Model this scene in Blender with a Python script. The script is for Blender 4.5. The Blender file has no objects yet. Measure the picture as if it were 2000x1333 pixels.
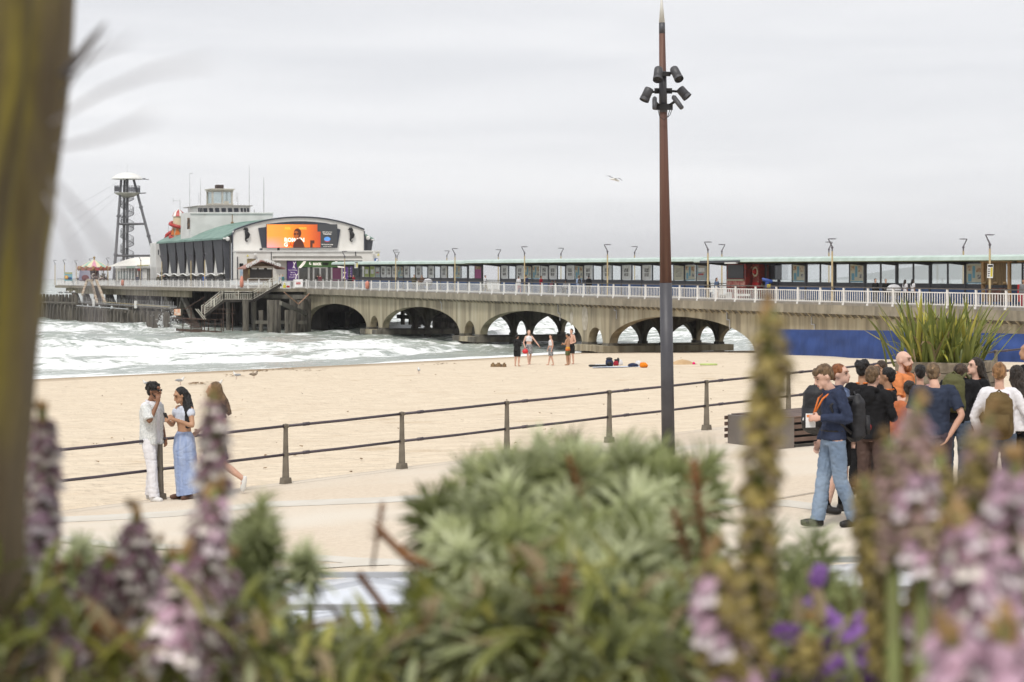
import bpy, bmesh, math, random
import numpy as np
from mathutils import Vector, Matrix, noise as mn

# ------------------------------------------------------------------ camera, sky, sun, exposure
S = bpy.context.scene
COL = S.collection
F = 3889.0            # focal length in photo pixels (2000 px wide frame)
EYE = 6.6             # eye height above the sea
cam_data = bpy.data.cameras.new('camera')
cam = bpy.data.objects.new('camera', cam_data)
COL.objects.link(cam)
cam.location = (0, 0, EYE)
cam.rotation_euler = (math.radians(90), 0, 0)
cam_data.sensor_width = 36
cam_data.lens = 36 * F / 2000
cam_data.shift_y = -(666.5 - 544) / 2000
cam_data.clip_start = 0.05
cam_data.clip_end = 60000
cam_data.dof.use_dof = True
cam_data.dof.focus_distance = 40
cam_data.dof.aperture_fstop = 5.6
S.camera = cam

W = bpy.data.worlds.new('World')
S.world = W
W.use_nodes = True
SUN_EL, SUN_ROT = 56, -165      # degrees; rotation clockwise from +Y (negative = to the left)
def build_world():
    nt = W.node_tree
    for n in list(nt.nodes): nt.nodes.remove(n)
    N = nt.nodes.new; Lk = nt.links.new
    sky = N('ShaderNodeTexSky'); sky.sky_type = 'NISHITA'; sky.sun_disc = False
    sky.sun_elevation = math.radians(SUN_EL); sky.sun_rotation = math.radians(SUN_ROT)
    bg1 = N('ShaderNodeBackground'); bg1.inputs['Strength'].default_value = 0.07
    Lk(sky.outputs[0], bg1.inputs['Color'])
    tc = N('ShaderNodeTexCoord')
    mp = N('ShaderNodeMapping'); mp.inputs['Scale'].default_value = (1.6, 1.6, 14)
    mp.inputs['Rotation'].default_value = (0, math.radians(3), 0)
    Lk(tc.outputs['Generated'], mp.inputs['Vector'])
    nz = N('ShaderNodeTexNoise'); nz.inputs['Scale'].default_value = 2.2; nz.inputs['Detail'].default_value = 5
    nz.inputs['Roughness'].default_value = .45; nz.inputs['Distortion'].default_value = .6
    Lk(mp.outputs[0], nz.inputs['Vector'])
    cr = N('ShaderNodeValToRGB')
    cr.color_ramp.elements[0].position = .36; cr.color_ramp.elements[0].color = (.66, .665, .69, 1)
    cr.color_ramp.elements[1].position = .66; cr.color_ramp.elements[1].color = (.78, .78, .795, 1)
    Lk(nz.outputs['Fac'], cr.inputs[0])
    bg2 = N('ShaderNodeBackground'); bg2.inputs['Strength'].default_value = 1.0
    sp = N('ShaderNodeSeparateXYZ'); Lk(tc.outputs['Generated'], sp.inputs[0])
    gr = N('ShaderNodeMapRange'); gr.inputs[1].default_value = 0; gr.inputs[2].default_value = .22; gr.inputs[3].default_value = 1.15; gr.inputs[4].default_value = .98; Lk(sp.outputs['Z'], gr.inputs[0])
    vm = N('ShaderNodeVectorMath'); vm.operation = 'SCALE'; Lk(cr.outputs[0], vm.inputs[0]); Lk(gr.outputs[0], vm.inputs['Scale'])
    Lk(vm.outputs[0], bg2.inputs['Color'])
    mx = N('ShaderNodeMixShader'); mx.inputs[0].default_value = .93
    Lk(bg1.outputs[0], mx.inputs[1]); Lk(bg2.outputs[0], mx.inputs[2])
    out = N('ShaderNodeOutputWorld'); Lk(mx.outputs[0], out.inputs['Surface'])
build_world()
sun_d = bpy.data.lights.new('sun', 'SUN')
sun_d.energy = 2.1; sun_d.angle = math.radians(12); sun_d.color = (1, .955, .88)
sun = bpy.data.objects.new('sun', sun_d); COL.objects.link(sun)
sun.rotation_euler = (math.radians(90 - SUN_EL), 0, math.radians(-SUN_ROT + 180))
_az = math.radians(SUN_ROT)
_d = Vector((math.sin(_az) * math.cos(math.radians(SUN_EL)), math.cos(_az) * math.cos(math.radians(SUN_EL)), math.sin(math.radians(SUN_EL))))
sun.rotation_euler = _d.to_track_quat('Z', 'Y').to_euler()
S.view_settings.view_transform = 'Standard'
S.view_settings.look = 'None'
S.view_settings.exposure = 0.32
S.view_settings.gamma = 1
S.cycles.use_denoising = True
S.cycles.max_bounces = 8
S.cycles.transparent_max_bounces = 16
S.cycles.caustics_reflective = False
S.cycles.caustics_refractive = False

random.seed(7)
RNG = np.random.default_rng(5)
R = math.radians

# ------------------------------------------------------------------ places
def ray(px, py, Y):
    """point seen at photo pixel (px, py) at distance Y"""
    return Vector(((px - 1000) / F * Y, Y, EYE - (py - 544) / F * Y))
# pier frame: L metres along the pier axis out to sea, w metres across to the right
AX, AY = -0.394, 0.919
def P(L, w, z): return Vector((6.67 + AX * L + AY * w, 173 + AY * L - AX * w, z))
def L_of(px, w):
    k = (px - 1000) / F
    return (6.67 + AY * w - k * (173 - AX * w)) / (-AX + AY * k)
def w_of(px, L):
    k = (px - 1000) / F
    return (k * (173 + AY * L) - (6.67 + AX * L)) / (AY + AX * k)
def z_of(py, L, w): return EYE - (py - 544) * (173 + AY * L - AX * w) / F
PIER_YAW = math.atan2(-AX, AY)         # rotation that takes +X to the w direction
def deck(L): return 5.04 + .0043 * min(L, 78) if L > -60 else 4.78
def prom(x, y): return 4.06 + .0655 * x - .0166 * y

# ------------------------------------------------------------------ mesh building
class MB:
    def __init__(s, T=None): s.v = []; s.f = []; s.m = []; s.T = T
    def add(s, vs, fs, mi=0):
        b = len(s.v)
        for p in vs:
            p = Vector(p)
            s.v.append(s.T(p) if s.T else p)
        for f in fs: s.f.append([b + i for i in f]); s.m.append(mi)
        return s
    def hexa(s, p, mi=0):   # 8 points: bottom 4 ccw, top 4 ccw
        return s.add(p, [(3, 2, 1, 0), (4, 5, 6, 7), (0, 1, 5, 4), (1, 2, 6, 5), (2, 3, 7, 6), (3, 0, 4, 7)], mi)
    def box(s, x0, x1, y0, y1, z0, z1, mi=0):
        return s.hexa([(x0, y0, z0), (x1, y0, z0), (x1, y1, z0), (x0, y1, z0), (x0, y0, z1), (x1, y0, z1), (x1, y1, z1), (x0, y1, z1)], mi)
    def bar(s, a, b, w, h=None, mi=0, up=(0, 0, 1)):
        a = Vector(a); b = Vector(b); h = h or w
        d = (b - a).normalized(); u = Vector(up)
        if abs(d.dot(u)) > .98: u = Vector((0, 1, 0))
        x = d.cross(u).normalized() * w / 2; y = x.cross(d).normalized() * h / 2
        return s.hexa([a - x - y, a + x - y, a + x + y, a - x + y, b - x - y, b + x - y, b + x + y, b - x + y], mi)
    def tube(s, pts, rad, n=8, mi=0, cap=True):
        pts = [Vector(p) for p in pts]
        if not hasattr(rad, '__len__'): rad = [rad] * len(pts)
        vs = []; fs = []; ref = None
        for i, p in enumerate(pts):
            d = (pts[min(i + 1, len(pts) - 1)] - pts[max(i - 1, 0)]).normalized()
            if ref is None:
                ref = Vector((0, 0, 1)) if abs(d.z) < .9 else Vector((1, 0, 0))
            x = d.cross(ref)
            x = x.normalized() if x.length > 1e-6 else Vector((1, 0, 0))
            y = d.cross(x).normalized(); ref = x.cross(d).normalized()
            for k in range(n):
                a = 2 * math.pi * k / n
                vs.append(p + (x * math.cos(a) + y * math.sin(a)) * rad[i])
        for i in range(len(pts) - 1):
            for k in range(n):
                fs.append((i * n + k, i * n + (k + 1) % n, (i + 1) * n + (k + 1) % n, (i + 1) * n + k))
        if cap:
            fs.append(tuple(range(n - 1, -1, -1))); fs.append(tuple((len(pts) - 1) * n + k for k in range(n)))
        return s.add(vs, fs, mi)
    def lathe(s, prof, c=(0, 0, 0), n=24, mi=0, sx=1, sy=1, a0=0, a1=2 * math.pi):
        c = Vector(c); full = abs(a1 - a0 - 2 * math.pi) < 1e-6
        m = n if full else n + 1; vs = []; fs = []
        for r, z in prof:
            for k in range(m):
                a = a0 + (a1 - a0) * k / n
                vs.append(c + Vector((r * sx * math.cos(a), r * sy * math.sin(a), z)))
        for i in range(len(prof) - 1):
            for k in range(n):
                k2 = (k + 1) % m
                fs.append((i * m + k, i * m + k2, (i + 1) * m + k2, (i + 1) * m + k))
        return s.add(vs, fs, mi)
    def ell(s, c, r, n=12, m=8, mi=0, rot=None):
        c = Vector(c); r = Vector((r, r, r)) if not hasattr(r, '__len__') else Vector(r)
        vs = []; fs = []
        for i in range(m + 1):
            t = math.pi * i / m
            for k in range(n):
                a = 2 * math.pi * k / n
                p = Vector((r.x * math.sin(t) * math.cos(a), r.y * math.sin(t) * math.sin(a), -r.z * math.cos(t)))
                if rot is not None: p = rot @ p
                vs.append(c + p)
        for i in range(m):
            for k in range(n):
                fs.append((i * n + k, i * n + (k + 1) % n, (i + 1) * n + (k + 1) % n, (i + 1) * n + k))
        return s.add(vs, fs, mi)
    def prism(s, poly, ext, mi=0):
        poly = [Vector(p) for p in poly]; ext = Vector(ext); n = len(poly)
        fs = [tuple(range(n - 1, -1, -1)), tuple(range(n, 2 * n))] + [(i, (i + 1) % n, n + (i + 1) % n, n + i) for i in range(n)]
        return s.add(poly + [p + ext for p in poly], fs, mi)
    def grid(s, rows, mi=0):
        n = len(rows[0]); vs = [p for r in rows for p in r]
        return s.add(vs, [(i * n + k, i * n + k + 1, (i + 1) * n + k + 1, (i + 1) * n + k) for i in range(len(rows) - 1) for k in range(n - 1)], mi)
    def mesh(s, name, off=Vector((0, 0, 0)), smooth=False):
        me = bpy.data.meshes.new(name)
        me.from_pydata([tuple(p - off) for p in s.v], [], s.f)
        if any(s.m): me.polygons.foreach_set('material_index', s.m)
        if smooth: me.polygons.foreach_set('use_smooth', [True] * len(me.polygons))
        me.update()
        return me

def base_of(parent):
    o = Vector((0, 0, 0))
    while parent is not None: o += parent.location; parent = parent.parent
    return o
def setp(o, label=None, cat=None, group=None, kind=None):
    if label: o['label'] = label
    if cat: o['category'] = cat
    if group: o['group'] = group
    if kind: o['kind'] = kind
    return o
def obj(name, mb, mats, parent=None, label=None, cat=None, group=None, kind=None, smooth=False, bevel=0):
    me = mb.mesh(name, base_of(parent), smooth) if isinstance(mb, MB) else mb
    if not hasattr(mats, '__len__'): mats = [mats]
    if len(me.materials) == 0:
        for m in mats: me.materials.append(m)
    o = bpy.data.objects.new(name, me); COL.objects.link(o)
    if parent: o.parent = parent
    if bevel:
        b = o.modifiers.new('bevel', 'BEVEL'); b.width = bevel; b.segments = 2; b.limit_method = 'ANGLE'
    return setp(o, label, cat, group, kind)
def inst(name, me, parent, loc=(0, 0, 0), rot=(0, 0, 0), scale=None, **k):
    """a further object sharing mesh data; loc is in the parent's frame"""
    o = bpy.data.objects.new(name, me); COL.objects.link(o); o.parent = parent
    o.location = loc; o.rotation_euler = rot
    if scale is not None: o.scale = scale if hasattr(scale, '__len__') else (scale,) * 3
    return setp(o, **k)
def thing(name, loc, label, cat, group=None, rz=0, kind=None):
    o = bpy.data.objects.new(name, None); COL.objects.link(o)
    o.empty_display_size = .1
    o.location = loc; o.rotation_euler = (0, 0, rz)
    return setp(o, label, cat, group, kind)
def copy_tree(o, parent=None, **k):
    c = o.copy(); COL.objects.link(c); c.parent = parent
    for ch in o.children: copy_tree(ch, c)
    return setp(c, **k)

# ------------------------------------------------------------------ materials
_mats = {}
def mat(name, c1, c2=None, scale=4., rough=.75, metal=0., bump=0., bscale=None, stretch=(1, 1, 1), world=False, detail=5, lo=.35, hi=.65,
        c3=None, s3=1., f3=(.55, .7), st3=(1, 1, 1), spec=.4, sheen=0, trans=0, rand=0, coat=0, emit=0, bdist=.05):
    if name in _mats: return _mats[name]
    m = bpy.data.materials.new(name); m.use_nodes = True; nt = m.node_tree
    B = nt.nodes['Principled BSDF']; N = nt.nodes.new; Lk = nt.links.new
    B.inputs['Roughness'].default_value = rough; B.inputs['Metallic'].default_value = metal
    B.inputs['Specular IOR Level'].default_value = spec
    B.inputs['Coat Weight'].default_value = coat
    if sheen: B.inputs['Sheen Weight'].default_value = sheen
    c2 = c2 or tuple(min(1, x * .82) for x in c1)
    if world:
        g = N('ShaderNodeNewGeometry'); src = g.outputs['Position']
    else:
        g = N('ShaderNodeTexCoord'); src = g.outputs['Object']
    def noise(sc, st, det=detail, dist=0):
        mp = N('ShaderNodeMapping'); mp.inputs['Scale'].default_value = st; Lk(src, mp.inputs['Vector'])
        nz = N('ShaderNodeTexNoise'); nz.inputs['Scale'].default_value = sc; nz.inputs['Detail'].default_value = det
        nz.inputs['Distortion'].default_value = dist
        Lk(mp.outputs[0], nz.inputs['Vector']); return nz.outputs['Fac']
    def mix(fac, a, b):
        mx = N('ShaderNodeMix'); mx.data_type = 'RGBA'
        for s_, v in ((0, fac), (6, a), (7, b)):
            if isinstance(v, tuple): mx.inputs[s_].default_value = (*v[:3], 1)
            else: Lk(v, mx.inputs[s_])
        return mx.outputs[2]
    def rng(v, a, b):
        r = N('ShaderNodeMapRange'); r.inputs[1].default_value = a; r.inputs[2].default_value = b; r.interpolation_type = 'SMOOTHSTEP'
        Lk(v, r.inputs[0]); return r.outputs[0]
    col = mix(rng(noise(scale, stretch), lo, hi), c1, c2)
    if c3: col = mix(rng(noise(s3, st3, 6, .3), *f3), col, c3)
    if rand:
        oi = N('ShaderNodeObjectInfo'); hs = N('ShaderNodeHueSaturation')
        r1 = N('ShaderNodeMapRange'); r1.inputs[3].default_value = 1 - rand; r1.inputs[4].default_value = 1 + rand
        Lk(oi.outputs['Random'], r1.inputs[0]); Lk(r1.outputs[0], hs.inputs['Value']); Lk(col, hs.inputs['Color']); col = hs.outputs[0]
    Lk(col, B.inputs['Base Color'])
    if bump:
        b = N('ShaderNodeBump'); b.inputs['Strength'].default_value = bump; b.inputs['Distance'].default_value = bdist
        Lk(noise(bscale or scale * 3, stretch, 6), b.inputs['Height']); Lk(b.outputs[0], B.inputs['Normal'])
    if emit:
        Lk(col, B.inputs['Emission Color']); B.inputs['Emission Strength'].default_value = emit
    if trans:
        t = N('ShaderNodeBsdfTranslucent'); Lk(col, t.inputs['Color'])
        mx = N('ShaderNodeMixShader'); mx.inputs[0].default_value = trans
        Lk(B.outputs[0], mx.inputs[1]); Lk(t.outputs[0], mx.inputs[2])
        Lk(mx.outputs[0], nt.nodes['Material Output'].inputs['Surface'])
    _mats[name] = m
    return m
def glass(name, tint=(.9, .95, .95), op=.12, rough=.05, refl=.12, body=(.5, .6, .62)):
    if name in _mats: return _mats[name]
    m = bpy.data.materials.new(name); m.use_nodes = True; nt = m.node_tree; N = nt.nodes.new; Lk = nt.links.new
    for n in list(nt.nodes):
        if n.type == 'BSDF_PRINCIPLED': nt.nodes.remove(n)
    t = N('ShaderNodeBsdfTransparent'); t.inputs[0].default_value = (*tint, 1)
    g = N('ShaderNodeBsdfGlossy'); g.inputs['Roughness'].default_value = rough
    d = N('ShaderNodeBsdfDiffuse'); d.inputs[0].default_value = (*body, 1)
    m1 = N('ShaderNodeMixShader'); m1.inputs[0].default_value = op; Lk(t.outputs[0], m1.inputs[1]); Lk(d.outputs[0], m1.inputs[2])
    m2 = N('ShaderNodeMixShader'); m2.inputs[0].default_value = refl; Lk(m1.outputs[0], m2.inputs[1]); Lk(g.outputs[0], m2.inputs[2])
    Lk(m2.outputs[0], nt.nodes['Material Output'].inputs['Surface'])
    _mats[name] = m; return m

M_white = mat('white_paint', (.76, .76, .74), (.66, .655, .63), 1.2, .5, bump=.05, c3=(.45, .38, .28), s3=3, f3=(.68, .8), st3=(1, 1, .3))
M_rail = mat('white_rail_paint', (.8, .79, .77), (.72, .71, .69), 2, .45)
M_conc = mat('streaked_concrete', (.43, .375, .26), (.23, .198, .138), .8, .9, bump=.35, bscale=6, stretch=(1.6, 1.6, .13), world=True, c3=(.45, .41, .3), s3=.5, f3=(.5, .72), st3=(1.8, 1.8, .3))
M_concd = mat('dark_concrete', (.17, .155, .125), (.08, .073, .06), .9, .85, bump=.3, stretch=(1.5, 1.5, .3), world=True, c3=(.17, .16, .13), s3=1.5, f3=(.55, .7))  # darker concrete for inner walls, cross arches, piles and cornice
M_fascia = mat('fascia_concrete', (.31, .275, .21), (.22, .195, .15), 1.5, .9, bump=.25, bscale=9, stretch=(1, 1, .5), rand=.16, world=True)
M_dark = mat('dark_timber', (.05, .043, .036), (.025, .021, .018), 2, .85, bump=.4, stretch=(1, 1, .3), world=True)
M_pile = mat('weathered_pile_timber', (.15, .135, .11), (.065, .058, .05), 2, .9, bump=.5, stretch=(2, 2, .25), rand=.18, world=True)
M_slate = mat('slate_grey_paint', (.065, .068, .08), (.052, .054, .064), 1.5, .6)
M_copper = mat('verdigris_copper', (.19, .29, .25), (.13, .215, .185), .7, .6, bump=.1, c3=(.27, .4, .35), s3=1.3, stretch=(1, 1, 1), st3=(.4, 3, 1))
M_steel = mat('grey_steel', (.09, .09, .1), (.07, .07, .075), 3, .5, metal=.2)
M_galv = mat('pale_metal', (.5, .5, .5), (.4, .4, .4), 3, .4, metal=.4)
M_black = mat('black_rubber', (.02, .02, .022), (.012, .012, .013), 4, .6)
# ------------------------------------------------------------------ sea, beach, promenade, road, planting bed, headland
def yw(x): return np.interp(x, [-400, -140, -60, -30, -18, -4, 0, 6, 20, 40, 120, 600], [-300, -10, 94, 130.5, 144, 161, 166, 175, 180, 187, 240, 560])
def vnoise(x, y, sc, seed=0):
    """smooth value noise on arrays"""
    x = np.asarray(x, float) * sc + seed * 17.3; y = np.asarray(y, float) * sc + seed * 9.1
    xi = np.floor(x).astype(np.int64); yi = np.floor(y).astype(np.int64); fx = x - xi; fy = y - yi
    def h(a, b):
        n = (a * 374761393 + b * 668265263 + seed * 2147483) & 0x7fffffff
        n = ((n ^ (n >> 13)) * 1274126177) & 0x7fffffff
        return ((n ^ (n >> 16)) & 0xffff) / 65535.0
    sx = fx * fx * (3 - 2 * fx); sy = fy * fy * (3 - 2 * fy)
    return (h(xi, yi) * (1 - sx) + h(xi + 1, yi) * sx) * (1 - sy) + (h(xi, yi + 1) * (1 - sx) + h(xi + 1, yi + 1) * sx) * sy
def fbm(x, y, sc, o=4, seed=0): return sum(vnoise(x, y, sc * 2 ** i, seed + i) / 2 ** (i + 1) for i in range(o)) / (1 - .5 ** o)
FA, FD = Vector((-3.65, 32.1)), Vector((7.41, 6.4))       # the promenade fence runs along FA + t * FD
def beach_h(x, y):
    x = np.asarray(x, float); y = np.asarray(y, float)
    t = yw(x) - y
    z = np.where(t < 60, .05 + .0318 * t, 1.96 + .0163 * (t - 60))
    z = np.where(t < 0, np.maximum(.05 + .05 * t, -3), z)
    z = z + (fbm(x, y, .22, 3, 3) - .5) * .16 * np.clip(t / 20, 0, 1)
    # sea side of the promenade edge?
    nx, ny = -FD.y, FD.x; ln = math.hypot(nx, ny)
    s = ((x - FA.x) * nx + (y - FA.y) * ny) / ln
    top = prom(x, y) - .12
    near = np.clip(1 - (s - .3) / 14, 0, 1)
    z = np.where(s > 0, z * (1 - near) + np.maximum(z, top) * near, z)
    z = np.where(s > .3, z + .11 * np.exp(-((x + 6.9) ** 2 + (y - 31.3) ** 2) / 1.3), z)
    return np.where(s < .3, np.minimum(z, top - .4), z)
def grid_obj(name, X, Y, Z, m, attr=None, **k):
    nr, nc = X.shape
    me = bpy.data.meshes.new(name)
    v = np.stack([X, Y, Z], -1).reshape(-1, 3).astype(np.float32)
    i = np.arange(nr * nc).reshape(nr, nc)
    q = np.stack([i[:-1, :-1], i[:-1, 1:], i[1:, 1:], i[1:, :-1]], -1).reshape(-1, 4)
    me.vertices.add(len(v)); me.vertices.foreach_set('co', v.ravel())
    me.loops.add(q.size); me.loops.foreach_set('vertex_index', q.ravel().astype(np.int32))
    me.polygons.add(len(q)); me.polygons.foreach_set('loop_start', (np.arange(len(q)) * 4).astype(np.int32))
    me.polygons.foreach_set('use_smooth', np.ones(len(q), bool))
    me.update(calc_edges=True)
    if attr is not None:
        a = me.attributes.new('foam', 'FLOAT', 'POINT'); a.data.foreach_set('value', attr.ravel().astype(np.float32))
    return obj(name, me, m, **k)

M_sand = mat('dry_sand', (.70, .60, .465), (.635, .535, .41), 1.3, .95, bump=1, bscale=2.4, bdist=.3, world=True, c3=(.55, .44, .31), s3=.5, f3=(.62, .76), lo=.3, hi=.7, spec=.15)
def tweak_sand():
    # damp band by the waterline comes with the real height above the sea
    nt = M_sand.node_tree; B = nt.nodes['Principled BSDF']; N = nt.nodes.new; Lk = nt.links.new
    src = B.inputs['Base Color'].links[0].from_socket
    g = N('ShaderNodeNewGeometry'); sp = N('ShaderNodeSeparateXYZ'); Lk(g.outputs['Position'], sp.inputs[0])
    r = N('ShaderNodeMapRange'); r.inputs[1].default_value = .28; r.inputs[2].default_value = .75; Lk(sp.outputs['Z'], r.inputs[0])
    mx = N('ShaderNodeMix'); mx.data_type = 'RGBA'; Lk(r.outputs[0], mx.inputs[0]); mx.inputs[6].default_value = (.36, .275, .19, 1)
    Lk(src, mx.inputs[7]); Lk(mx.outputs[2], B.inputs['Base Color'])
tweak_sand()
xs = np.concatenate([np.linspace(-150, -30, 50), np.linspace(-29, 45, 190), np.linspace(47, 170, 50)])
ys = np.concatenate([np.linspace(5, 28, 12), np.linspace(29, 60, 90), np.linspace(61, 330, 240)])
X, Y = np.meshgrid(xs, ys)
Z = beach_h(X, Y)
Z += (vnoise(X, Y, 1.1, 4) - .5) * .05 * (Y < 110)
grid_obj('beach', X, Y, Z, M_sand, kind='structure')

# the sea
M_sea = bpy.data.materials.new('sea_water'); M_sea.use_nodes = True
def build_sea_mat():
    nt = M_sea.node_tree; B = nt.nodes['Principled BSDF']; N = nt.nodes.new; Lk = nt.links.new
    g = N('ShaderNodeNewGeometry')
    def nz(sc, st, det=6, dist=0):
        m0_ = N('ShaderNodeMapping'); m0_.inputs['Rotation'].default_value = (0, 0, R(-41)); Lk(g.outputs['Position'], m0_.inputs['Vector']); mp = N('ShaderNodeMapping'); mp.inputs['Scale'].default_value = st; Lk(m0_.outputs[0], mp.inputs['Vector'])
        n = N('ShaderNodeTexNoise'); n.inputs['Scale'].default_value = sc; n.inputs['Detail'].default_value = det; n.inputs['Distortion'].default_value = dist
        n.inputs['Roughness'].default_value = .62
        Lk(mp.outputs[0], n.inputs['Vector']); return n.outputs['Fac']
    def rng(v, a, b, c=0, d=1):
        r = N('ShaderNodeMapRange'); r.interpolation_type = 'SMOOTHSTEP'; r.inputs[1].default_value = a; r.inputs[2].default_value = b
        r.inputs[3].default_value = c; r.inputs[4].default_value = d; Lk(v, r.inputs[0]); return r.outputs[0]
    def math_(op, a, b):
        m = N('ShaderNodeMath'); m.operation = op
        for i, v in enumerate((a, b)):
            if isinstance(v, (int, float)): m.inputs[i].default_value = v
            else: Lk(v, m.inputs[i])
        return m.outputs[0]
    at = N('ShaderNodeAttribute'); at.attribute_name = 'foam'
    n1 = nz(.55, (.55, 1.25, 1), 9, 1.1)
    n2 = nz(2.6, (.6, 1.1, 1), 5, .4)
    s_ = math_('ADD', math_('ADD', at.outputs['Fac'], math_('MULTIPLY', math_('SUBTRACT', n1, .5), 3.0)), math_('MULTIPLY', math_('SUBTRACT', n2, .5), .8))
    foam = rng(s_, .30, .78)
    wc = N('ShaderNodeMix'); wc.data_type = 'RGBA'; Lk(rng(nz(.12, (1, 1, 1), 3), .35, .65), wc.inputs[0])
    wc.inputs[6].default_value = (.27, .31, .28, 1); wc.inputs[7].default_value = (.33, .36, .32, 1)
    mx = N('ShaderNodeMix'); mx.data_type = 'RGBA'; Lk(foam, mx.inputs[0]); Lk(wc.outputs[2], mx.inputs[6]); mx.inputs[7].default_value = (.80, .82, .82, 1)
    Lk(mx.outputs[2], B.inputs['Base Color'])
    Lk(rng(foam, 0, 1, .22, .9), B.inputs['Roughness'])
    B.inputs['IOR'].default_value = 1.33
    b = N('ShaderNodeBump'); b.inputs['Strength'].default_value = .5; b.inputs['Distance'].default_value = .25
    Lk(math_('ADD', nz(1.1, (.6, 1, 1), 6), math_('MULTIPLY', n1, .6)), b.inputs['Height']); Lk(b.outputs[0], B.inputs['Normal'])
build_sea_mat()
rows = list(np.arange(70, 118, 1.2)) + list(np.arange(118, 270, .33))
while rows[-1] < 14000: rows.append(rows[-1] + max(.4, (rows[-1] - 262) * .035 + .4))
rows = np.array(rows)
ks = np.concatenate([np.linspace(-1.0, -.36, 20), np.linspace(-.34, .34, 300), np.linspace(.36, 1.0, 20)])
K, Yg = np.meshgrid(ks, rows); Xg = K * Yg
Xc = np.clip(Xg, -400, 400)
d = (Yg - yw(Xc)) * .66 + (fbm(Xg, Yg, .022, 3, 8) - .5) * 30           # metres offshore, wandering
along = (Xg * .75 + Yg * .66)
ph = d / 13.5 * 2 * math.pi
crest = np.clip(np.cos(ph + .35 * np.sin(ph)), 0, 1) ** 3
patch = np.clip(fbm(along, d, .035, 3, 21) * 2.6 - .75, 0, 1)
amp = np.interp(d, [-5, 3, 14, 35, 90, 200], [0, .12, .6, .85, .7, .4]) * (.2 + .8 * patch)
fade = np.clip(1 - (Yg - 500) / 1500, 0, 1)
Zs = amp * crest * fade + (fbm(Xg, Yg, .3, 4, 31) - .5) * .5 * np.clip(d / 10, 0, 1) * fade
sh = np.clip(np.cos(ph + .9), 0, 1)                      # foam lies on the crest and trails shoreward of it
surf = np.interp(d, [-6, -1, 4, 22, 42, 70, 120, 400], [1.3, .75, .26, .30, .34, .26, .12, -.12])
lee = np.clip(1 - np.abs(Xg - 2) / 26, 0, 1) * np.clip(1 - np.abs(d - 22) / 24, 0, 1)
foam = surf + (sh ** 1.5 * .55 * (patch * 1.3 - .1)) - lee * .34 + (fbm(along * .5, d, .07, 3, 44) - .5) * .8
foam = np.where(Yg > 420, foam - .1, foam)
grid_obj('sea', Xg, Yg, Zs, M_sea, attr=foam, kind='structure')

# headland across the bay, far behind the right end of the pier
M_hill = mat('far_headland', (.10, .13, .10), (.14, .15, .12), .002, 1, world=True)
mb = MB()
for j in range(2): pass
hx = np.linspace(1750, 6600, 60); hills = []
for k_, yy in enumerate((12000, 12600, 13600)):
    hills.append([Vector((x, yy + 400 * math.sin(x / 500), (0, 1, .55)[k_] * (172 * min(1, max(0, (x - 2100) / 1300)) ** .6 + 14 * mn.noise((x / 400, k_, 0))) - 2)) for x in hx])
mb.grid(hills)
obj('headland', mb, M_hill, kind='structure', smooth=True)

# promenade
M_prom = mat('promenade_surface', (.67, .575, .46), (.61, .515, .405), 14, .9, bump=.5, bscale=45, world=True, c3=(.68, .62, .53), s3=.25, f3=(.4, .7), st3=(1, 1, 1), spec=.2)
M_strip = mat('pale_blue_grey_paving', (.60, .57, .51), (.56, .52, .45), 1.2, .85, bump=.2, world=True)
M_stripd = mat('joint_line', (.3, .26, .21), None, 3, .9)
def pz(x, y, dz=0): return Vector((x, y, prom(x, y) + dz))
def on_prom(px, py, dz=0):
    kx = (px - 1000) / F; ky = (py - 544) / F
    Yp = 2.54 / (ky + .0655 * kx - .0166)
    return Vector((kx * Yp, Yp, EYE - ky * Yp + dz))
pr = thing('promenade', pz(0, 25), None, None, kind='structure')
nrm = Vector((-FD.y, FD.x)).normalized()
e0 = FA + FD * -2.75 + nrm * .28; e1 = FA + FD * 6 + nrm * .28
mb = MB(); nseg = 40; top = []; 
for i in range(nseg + 1):
    a = e0.lerp(e1, i / nseg); b = Vector((e0.x + (75 - e0.x) * i / nseg, 13.5))
    top.append([pz(*a.lerp(b, j / 12)) for j in range(13)])
mb.grid(top)
mb.grid([[r[0] - Vector((0, 0, .7)) for r in top], [r[0] for r in top]])
mb.grid([[r[-1] for r in top], [r[-1] - Vector((0, 0, .6)) for r in top]])
obj('surface', mb, M_prom, pr)
def strip_px(pts, wpx, m, name, dz):
    mb = MB(); a = []; b = []
    for (x, y) in pts: a.append(on_prom(x, y - wpx / 2, dz)); b.append(on_prom(x, y + wpx / 2, dz))
    mb.grid([a, b]); return obj(name, mb, m, pr)
strip_px([(60, 1018), (200, 1012), (340, 1004), (520, 986), (750, 977), (930, 966), (1060, 954)], 11, M_strip, 'paving_band', .004)
strip_px([(40, 1046), (120, 1052), (215, 1065), (380, 1072), (530, 1084), (700, 1096), (830, 1101), (1000, 1098)], 12, M_strip, 'paving_band', .004)
strip_px([(300, 1120), (430, 1119), (560, 1112), (700, 1103), (760, 1101)], 8, M_strip, 'paving_band', .008)
strip_px([(1380, 978), (1540, 984), (1650, 998), (1800, 1030), (1900, 1075)], 13, M_strip, 'paving_band', .004)
strip_px([(1400, 1120), (1600, 1092), (1700, 1089), (1800, 1092)], 8, M_strip, 'paving_band', .004)
strip_px([(1330, 1008), (1420, 995), (1470, 984), (1600, 962)], 1.0, M_stripd, 'paving_joint', .012)
strip_px([(90, 1058), (215, 1071), (380, 1077), (540, 1090)], 1.0, M_stripd, 'paving_joint', .012)
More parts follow.
